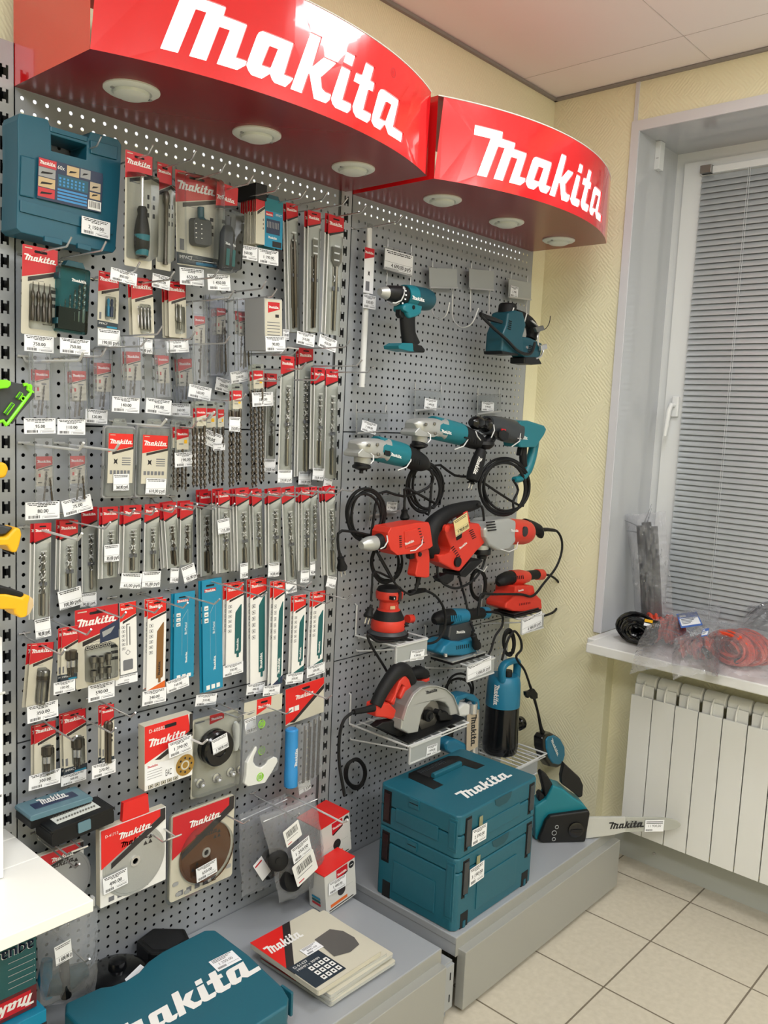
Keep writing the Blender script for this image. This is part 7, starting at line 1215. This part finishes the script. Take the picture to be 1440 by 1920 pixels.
# ---------------- window blind, handle, sensor, radiator, things on the sill ----------------
xb = 2.405; t = thing('venetian_blind', 'closed silver venetian blind covering the window', 'blind', (xb, -1.1, 2.6)); g = MB(); z = 2.585
while z > .93:
    pr_ = [(-.0065, -.0118), (-.0055, -.006), (-.003, .0), (.0, .006), (.004, .0125)]
    n_ = len(g.v); V = [];
    for s_ in (0, .0004):
        for dx, dz in pr_: V += [(xb + dx + s_, -.425, z + dz), (xb + dx + s_, -1.9, z + dz)]
    F = [(2 * i, 2 * i + 1, 2 * i + 3, 2 * i + 2) for i in range(4)]; g.add(V, F, 'slat', True); z -= .0215
g.build('slats', t); MB().box(xb - .014, xb + .014, -1.9, -.42, 2.60, 2.625, 'window_white').build('head_rail', t, bevel=.002); MB().box(xb - .010, xb + .010, -1.9, -.424, .905, .92, 'slat').build('bottom_rail', t, bevel=.002)
for yy in (-.60, -.607, -1.3): MB().cyl((xb - .0135, yy, .92), (xb - .0135, yy, 2.6), .0008, 'cord', 6).build('ladder_cord', t)
for yy, zz in ((-.418, 2.62),): MB().box(xb - .03, xb + .0, yy - .05, yy - .008, zz - .02, zz + .008, 'steel').build('bracket', t, bevel=.001)
# window handle
a = WX(1265, 760, 2.40); t = thing('window_handle', 'white window handle on the sash left of the blind', 'handle', (2.41, a.y, a.z)); g = MB(); g.box(2.395, 2.412, a.y - .016, a.y + .012, a.z - .045, a.z + .035, 'window_white'); g.build('plate', t, bevel=.004)
g = MB(); g.sweep([(2.395, a.y, a.z - .0), (2.365, a.y, a.z), (2.358, a.y + .003, a.z - .02), (2.358, a.y + .012, a.z - .12)], [.009, .009, .010, .008], 'window_white', 12); g.build('lever', t)
# alarm sensor
g = MB(); q = [WX(1222, 266, 2.12)]; yr = YR - .006; p_ = W(1232, 294, yr); g.box(p_.x - .02, p_.x + .018, yr - .02, yr, p_.z - .05, p_.z + .05, 'window_white'); g.box(p_.x - .022, p_.x - .0195, yr - .016, yr - .006, p_.z - .012, p_.z - .01, 'gray'); meta(g.build('alarm_sensor', bevel=.006), 'small white alarm sensor stuck to the window reveal', 'sensor')
# radiator
t = thing('radiator', 'white sectional radiator under the window sill', 'radiator', (2.08, -.85, .15)); y = -.482
for k in range(12):
    ya, yb2 = y - .0835 * k, y - .0835 * k - .0795
    g = MB(); g.prism([(-ya, .155), (-yb2, .155), (-yb2, .675), (-ya, .675)], 0, .008, 'radiator', m=Matrix(((0, 0, 1, 2.036), (-1, 0, 0, 0), (0, 1, 0, 0), (0, 0, 0, 1))))
    g.box(2.044, 2.128, (ya + yb2) / 2 - .002, (ya + yb2) / 2 + .002, .17, .72, 'radiator'); g.box(2.052, 2.06, yb2 + .004, ya - .004, .2, .715, 'radiator')
    g.sweep([(2.04, (ya + yb2) / 2, .66), (2.043, (ya + yb2) / 2, .705), (2.06, (ya + yb2) / 2, .728)], [(.003, .004)] * 3, 'radiator', 8)
    g.lathe((2.085, ya, .722), (0, -1, 0), [(.02, 0), (.026, .004), (.026, .0755), (.02, .0795)], 'radiator', 16); g.lathe((2.085, ya, .18), (0, -1, 0), [(.02, 0), (.026, .004), (.026, .0755), (.02, .0795)], 'radiator', 16)
    g.build('section', t, bevel=.0015)
# things on the sill
S_ = lambda u, v, z=.859: WZ(u, v, z)
def onsill(name, label, cat, u, v, group=None): p_ = S_(u, v); return thing(name, label, cat, p_, group), p_
t, p_ = onsill('bagged_tubes', 'tall clear bag with dark grey tubes standing in the corner of the sill', 'bag', 1224, 1184)
PB = lambda u, v, dx=0: WX(u, v, 2.22 + dx)
for k, (u, dv) in enumerate(((1208, 0), (1218, -6), (1230, 2))): MB().sweep([PB(u - 6, 985 + dv, .01 * k), PB(u, 1080, .01 * k), PB(u + 4, 1178, .01 * k)], [.018, .017, .017], 'tubegray', 12).build('dark_tube', t)
bag('bag', t, [PB(1175, 965), PB(1250, 958), PB(1262, 1182), PB(1192, 1178)], .045, wr=.014, seed=17, mt='bag_sill', nrm=Vector((-1, 0, 0)), nx=18, ny=26)
g = MB(); [g.sweep([PB(1170 + 4 * k, 975 + 20 * k), PB(1205 + 3 * k, 990 + 10 * k), PB(1222, 945 + 8 * k)], [.001, .006, .001], 'bag', 6) for k in range(2)]; g.build('bag_fold', t)
# black cable coil in film
t, p_ = onsill('bagged_cable_coil', 'black cable coil wrapped in clear film at the left end of the sill', 'cable coil', 1165, 1210)
g = MB(); rnd = random.Random(3); c0_ = p_ + Vector((.075, -.02, .056))
for k in range(44): rr = .056 * rnd.uniform(.25, 1); hz = rnd.uniform(-.05, .05); kk = (1 - (hz / .07) ** 2) ** .5; g.sweep([c0_ + Vector((hz * .9 + .006 * math.sin(3 * th + k), rr * 1.4 * kk * math.cos(th) + hz * .5, rr * kk * math.sin(th))) for th in [2 * PI * j / 22 for j in range(22)]], .0062, 'gloss_black', 6, closed=True)
g.build('cable', t); g = MB(); g.m = Matrix.Translation(c0_ + Vector((-.055, -.045, .025))) @ Matrix(((0, .3, -.95, 0), (-1, 0, 0, 0), (0, .95, .3, 0), (0, 0, 0, 1))); g.box(0, .06, 0, .03, 0, .001, 'black'); g.rect(.004, .018, .034, .028, .0014, 'yellow'); g.rect(.004, .004, .034, .014, .0014, 'paper'); g.text('10M', .036, .008, .012, 'white', .0014); g.build('label', t)
# orange extension cords in bags
def cordbag(label, cxy, ax, R_, wd, bagpts, seed, lab=None, lumps=()):
    t, p_ = onsill('bagged_extension_cord', label, 'extension cord', *cxy, 'bagged orange extension cords on the sill'); rnd = random.Random(seed); g = MB(); ax = Vector(ax).normalized(); side = Vector((0, 0, 1)); fw = ax.cross(side).normalized(); c = p_ + Vector((0, 0, R_ * .62 + .006))
    for k in range(34):
        rr = R_ * (1 + rnd.uniform(-.5, .08)); off = (k / 33 - .5) * wd + rnd.uniform(-.004, .004)
        g.sweep([c + ax * (off + .006 * math.sin(2 * th + k)) + fw * rr * 1.15 * math.cos(th) + side * rr * .6 * math.sin(th) for th in [2 * PI * j / 26 for j in range(26)]], .0052, 'orange_cord', 6, closed=True)
    g.build('orange_cord', t)
    for q_ in lumps: MB().sweep([WZ(*q_[0], q_[2]), WZ(*q_[1], q_[2])], [.009, .012], 'black', 12).build('plug_end', t)
    pts = [WZ(u, v, z) for u, v, z in bagpts]; bag('bag', t, pts, .06, wr=.014, seed=seed, nrm=Vector((-.45, -.25, .85)).normalized(), nx=22, ny=18, back=False, mt='bag_sill')
    if lab: q4 = [WZ(*q_, lab[1]) for q_ in lab[0]]; g = MB(); vx, vy = q4[1] - q4[0], q4[0] - q4[3]; nn = vx.cross(vy).normalized(); g.m = Matrix(((vx.x, vy.x, nn.x, q4[3].x), (vx.y, vy.y, nn.y, q4[3].y), (vx.z, vy.z, nn.z, q4[3].z), (0, 0, 0, 1))); g.prism([(0, 0), (1, 0), (1, 1), (0, 1)], 0, .001, 'label_blue'); g.rect(.06, .1, .94, .62, .0015, 'paper'); [g.rect(.12, .52 - .1 * k, .8 - .1 * k, .56 - .1 * k, .002, 'navy') for k in range(4)]; g.rect(.1, .7, .4, .85, .0015, 'white'); g.build('label', t)
    return t
cordbag('bag with an orange extension cord and a blue label, left of the three', (1245, 1205), (.5, -1, 0), .075, .12, [(1212, 1168, .95), (1350, 1135, .99), (1330, 1250, .87), (1180, 1264, .87)], 2, ([(1268, 1152), (1306, 1147), (1309, 1168), (1277, 1178)], .985), [((1205, 1196), (1222, 1204), .90)])
cordbag('bag with a folded orange extension cord, middle of the three, hanging over the sill edge', (1305, 1235), (.3, -1, 0), .06, .10, [(1262, 1200, .95), (1360, 1165, .97), (1345, 1270, .86), (1262, 1275, .86)], 8, ([(1318, 1180), (1330, 1178), (1328, 1192), (1314, 1194)], .985), [((1318, 1216), (1330, 1230), .91)])
cordbag('bag with a thick orange extension cord coil at the right edge of the view', (1385, 1245), (.9, -.5, 0), .085, .12, [(1345, 1180, .97), (1470, 1140, 1.0), (1480, 1285, .87), (1335, 1268, .86)], 5, None, [((1380, 1240), (1420, 1232), .89)])
t, p_ = onsill('bagged_extension_cord', 'bluish clear bag with a grey plug behind the right-hand orange cord', 'extension cord', 1420, 1190); pts = [WZ(u, v, z) for u, v, z in ((1400, 1135, 1.02), (1490, 1130, 1.02), (1490, 1200, .9), (1390, 1185, .9))]; bag('bag', t, pts, .05, wr=.02, seed=33, mt='bag_sill', nrm=Vector((-.5, -.2, .8)).normalized()); MB().sweep([WZ(1375, 1165, .93), WZ(1395, 1158, .94), WZ(1410, 1160, .93)], [.018, .026, .02], 'tubegray', 14).build('grey_plug', t)
# ---------------- neighbouring bay at the left edge ----------------
y = -.25
RG = lambda x, y_: (x / 16, 700 + y_ / 16)
T = Tool('green_tool', 'dark grey tool with lime green outline at the left edge', y, RG, cat='tool', at=W(20, 750, y))
T.slab('body', [(-600, 250), (130, 240), (400, 300), (640, 330), (700, 400), (860, 620), (840, 700), (420, 1180), (200, 1510), (60, 1380), (-600, 1700)], .05, 'toolgray', bevel=.004)
g = MB(); g.sweep([T.p(a_, b_, -.026) for a_, b_ in ((690, 350), (800, 330), (850, 400), (830, 480), (930, 560), (880, 640), (640, 960), (220, 1520), (190, 1560), (90, 1420), (0, 1450), (-300, 1600))], .0032, 'lime', 8); g.build('green_outline', T.t); T.slab('green_tab', [(680, 340), (800, 310), (865, 370), (850, 480), (930, 560), (870, 640), (820, 560)], .03, 'lime', dy=-.01, bevel=.002); T.slab('green_knob', [(-200, 200), (80, 190), (200, 250), (190, 350), (100, 440), (-200, 470)], .04, 'lime', dy=-.02, bevel=.006)
for q4 in ([(640, 590), (520, 760)], [(390, 910), (160, 1220)]): g = MB(); g.sweep([T.p(*q4[0], -.0275), T.p(*q4[1], -.0275)], .0042, 'lime', 8); g.sweep([T.p(*q4[0], -.031), T.p(*q4[1], -.031)], .002, 'greendark', 8); g.build('slot_outline', T.t)
T.turned('ring', 685, 752, [(.005, 0), (.005, .002), (.0028, .002), (.0028, 0)], 'lime', (0, -1, 0), dy=-.026)
RI = lambda x, y_: (x / 5.33, 820 + y_ / 5.33)
T = Tool('yellow_tool', 'yellow tool end sticking in at the left edge, uppermost of three', -.25, RI, cat='tool', at=W(1, 890, -.25)); T.slab('body', [(-300, 240), (0, 240), (38, 300), (20, 350), (0, 400), (-300, 400)], .05, 'yellow', bevel=.008)
T = Tool('yellow_tool', 'yellow tool knob with dark neck at the left edge, middle one', -.25, RI, cat='tool', at=W(10, 1010, -.25)); T.slab('body', [(-300, 985), (10, 980), (100, 880), (150, 900), (160, 960), (135, 1070), (110, 1135), (50, 1130), (20, 1080), (0, 1060), (-300, 1070)], .05, 'yellow', bevel=.008); T.slab('dark_neck', [(-300, 870), (0, 868), (90, 890), (10, 960), (-300, 960)], .04, 'toolgray', bevel=.004); T.slab('black_clip', [(50, 1130), (110, 1136), (120, 1170), (60, 1150)], .03, 'black', bevel=.003)
T = Tool('yellow_tool', 'yellow tool handle with black grip at the left edge, lowest one', -.25, RI, cat='tool', at=W(20, 1120, -.25)); T.slab('body', [(-300, 1545), (0, 1545), (165, 1580), (190, 1545), (235, 1560), (270, 1590), (275, 1660), (250, 1720), (200, 1770), (140, 1782), (90, 1740), (80, 1700), (-300, 1690)], .05, 'yellow', bevel=.008); T.slab('black_grip', [(-300, 1475), (0, 1478), (175, 1530), (190, 1548), (165, 1582), (0, 1550), (-300, 1540)], .045, 'black', bevel=.005); T.slab('light_end', [(235, 1562), (272, 1590), (276, 1660), (240, 1735), (205, 1765), (215, 1640)], .053, 'tan', bevel=.004)
a, b = W(4, 1195, -.20), W(4, 1545, -.20); g = MB(); g.box(-.42, a.x, -.20, -.02, .7025, a.z, 'paper'); g.box(-.40, a.x - .003, -.2008, -.20, a.z - .32, a.z - .315, 'grayink'); meta(g.build('white_carton', bevel=.001), 'tall white carton standing on the white shelf at the left edge', 'box')
g = MB(); p_ = W(10, 1304, -.26); g.sweep([(p_.x - .3, -.24, p_.z), (p_.x - .02, -.25, p_.z), (p_.x, -.26, p_.z + .006)], .0025, 'wirewhite', 8); meta(g.build('wire_hook'), 'white wire tip poking in at the left edge', 'hook')
# neighbouring grey back panel
g = MB(); g.box(-1.0, -.064, 0, .003, .02, 2.3, 'panel'); meta(g.build('back_panel'), 'grey back panel of the neighbouring bay at the far left', 'panel')
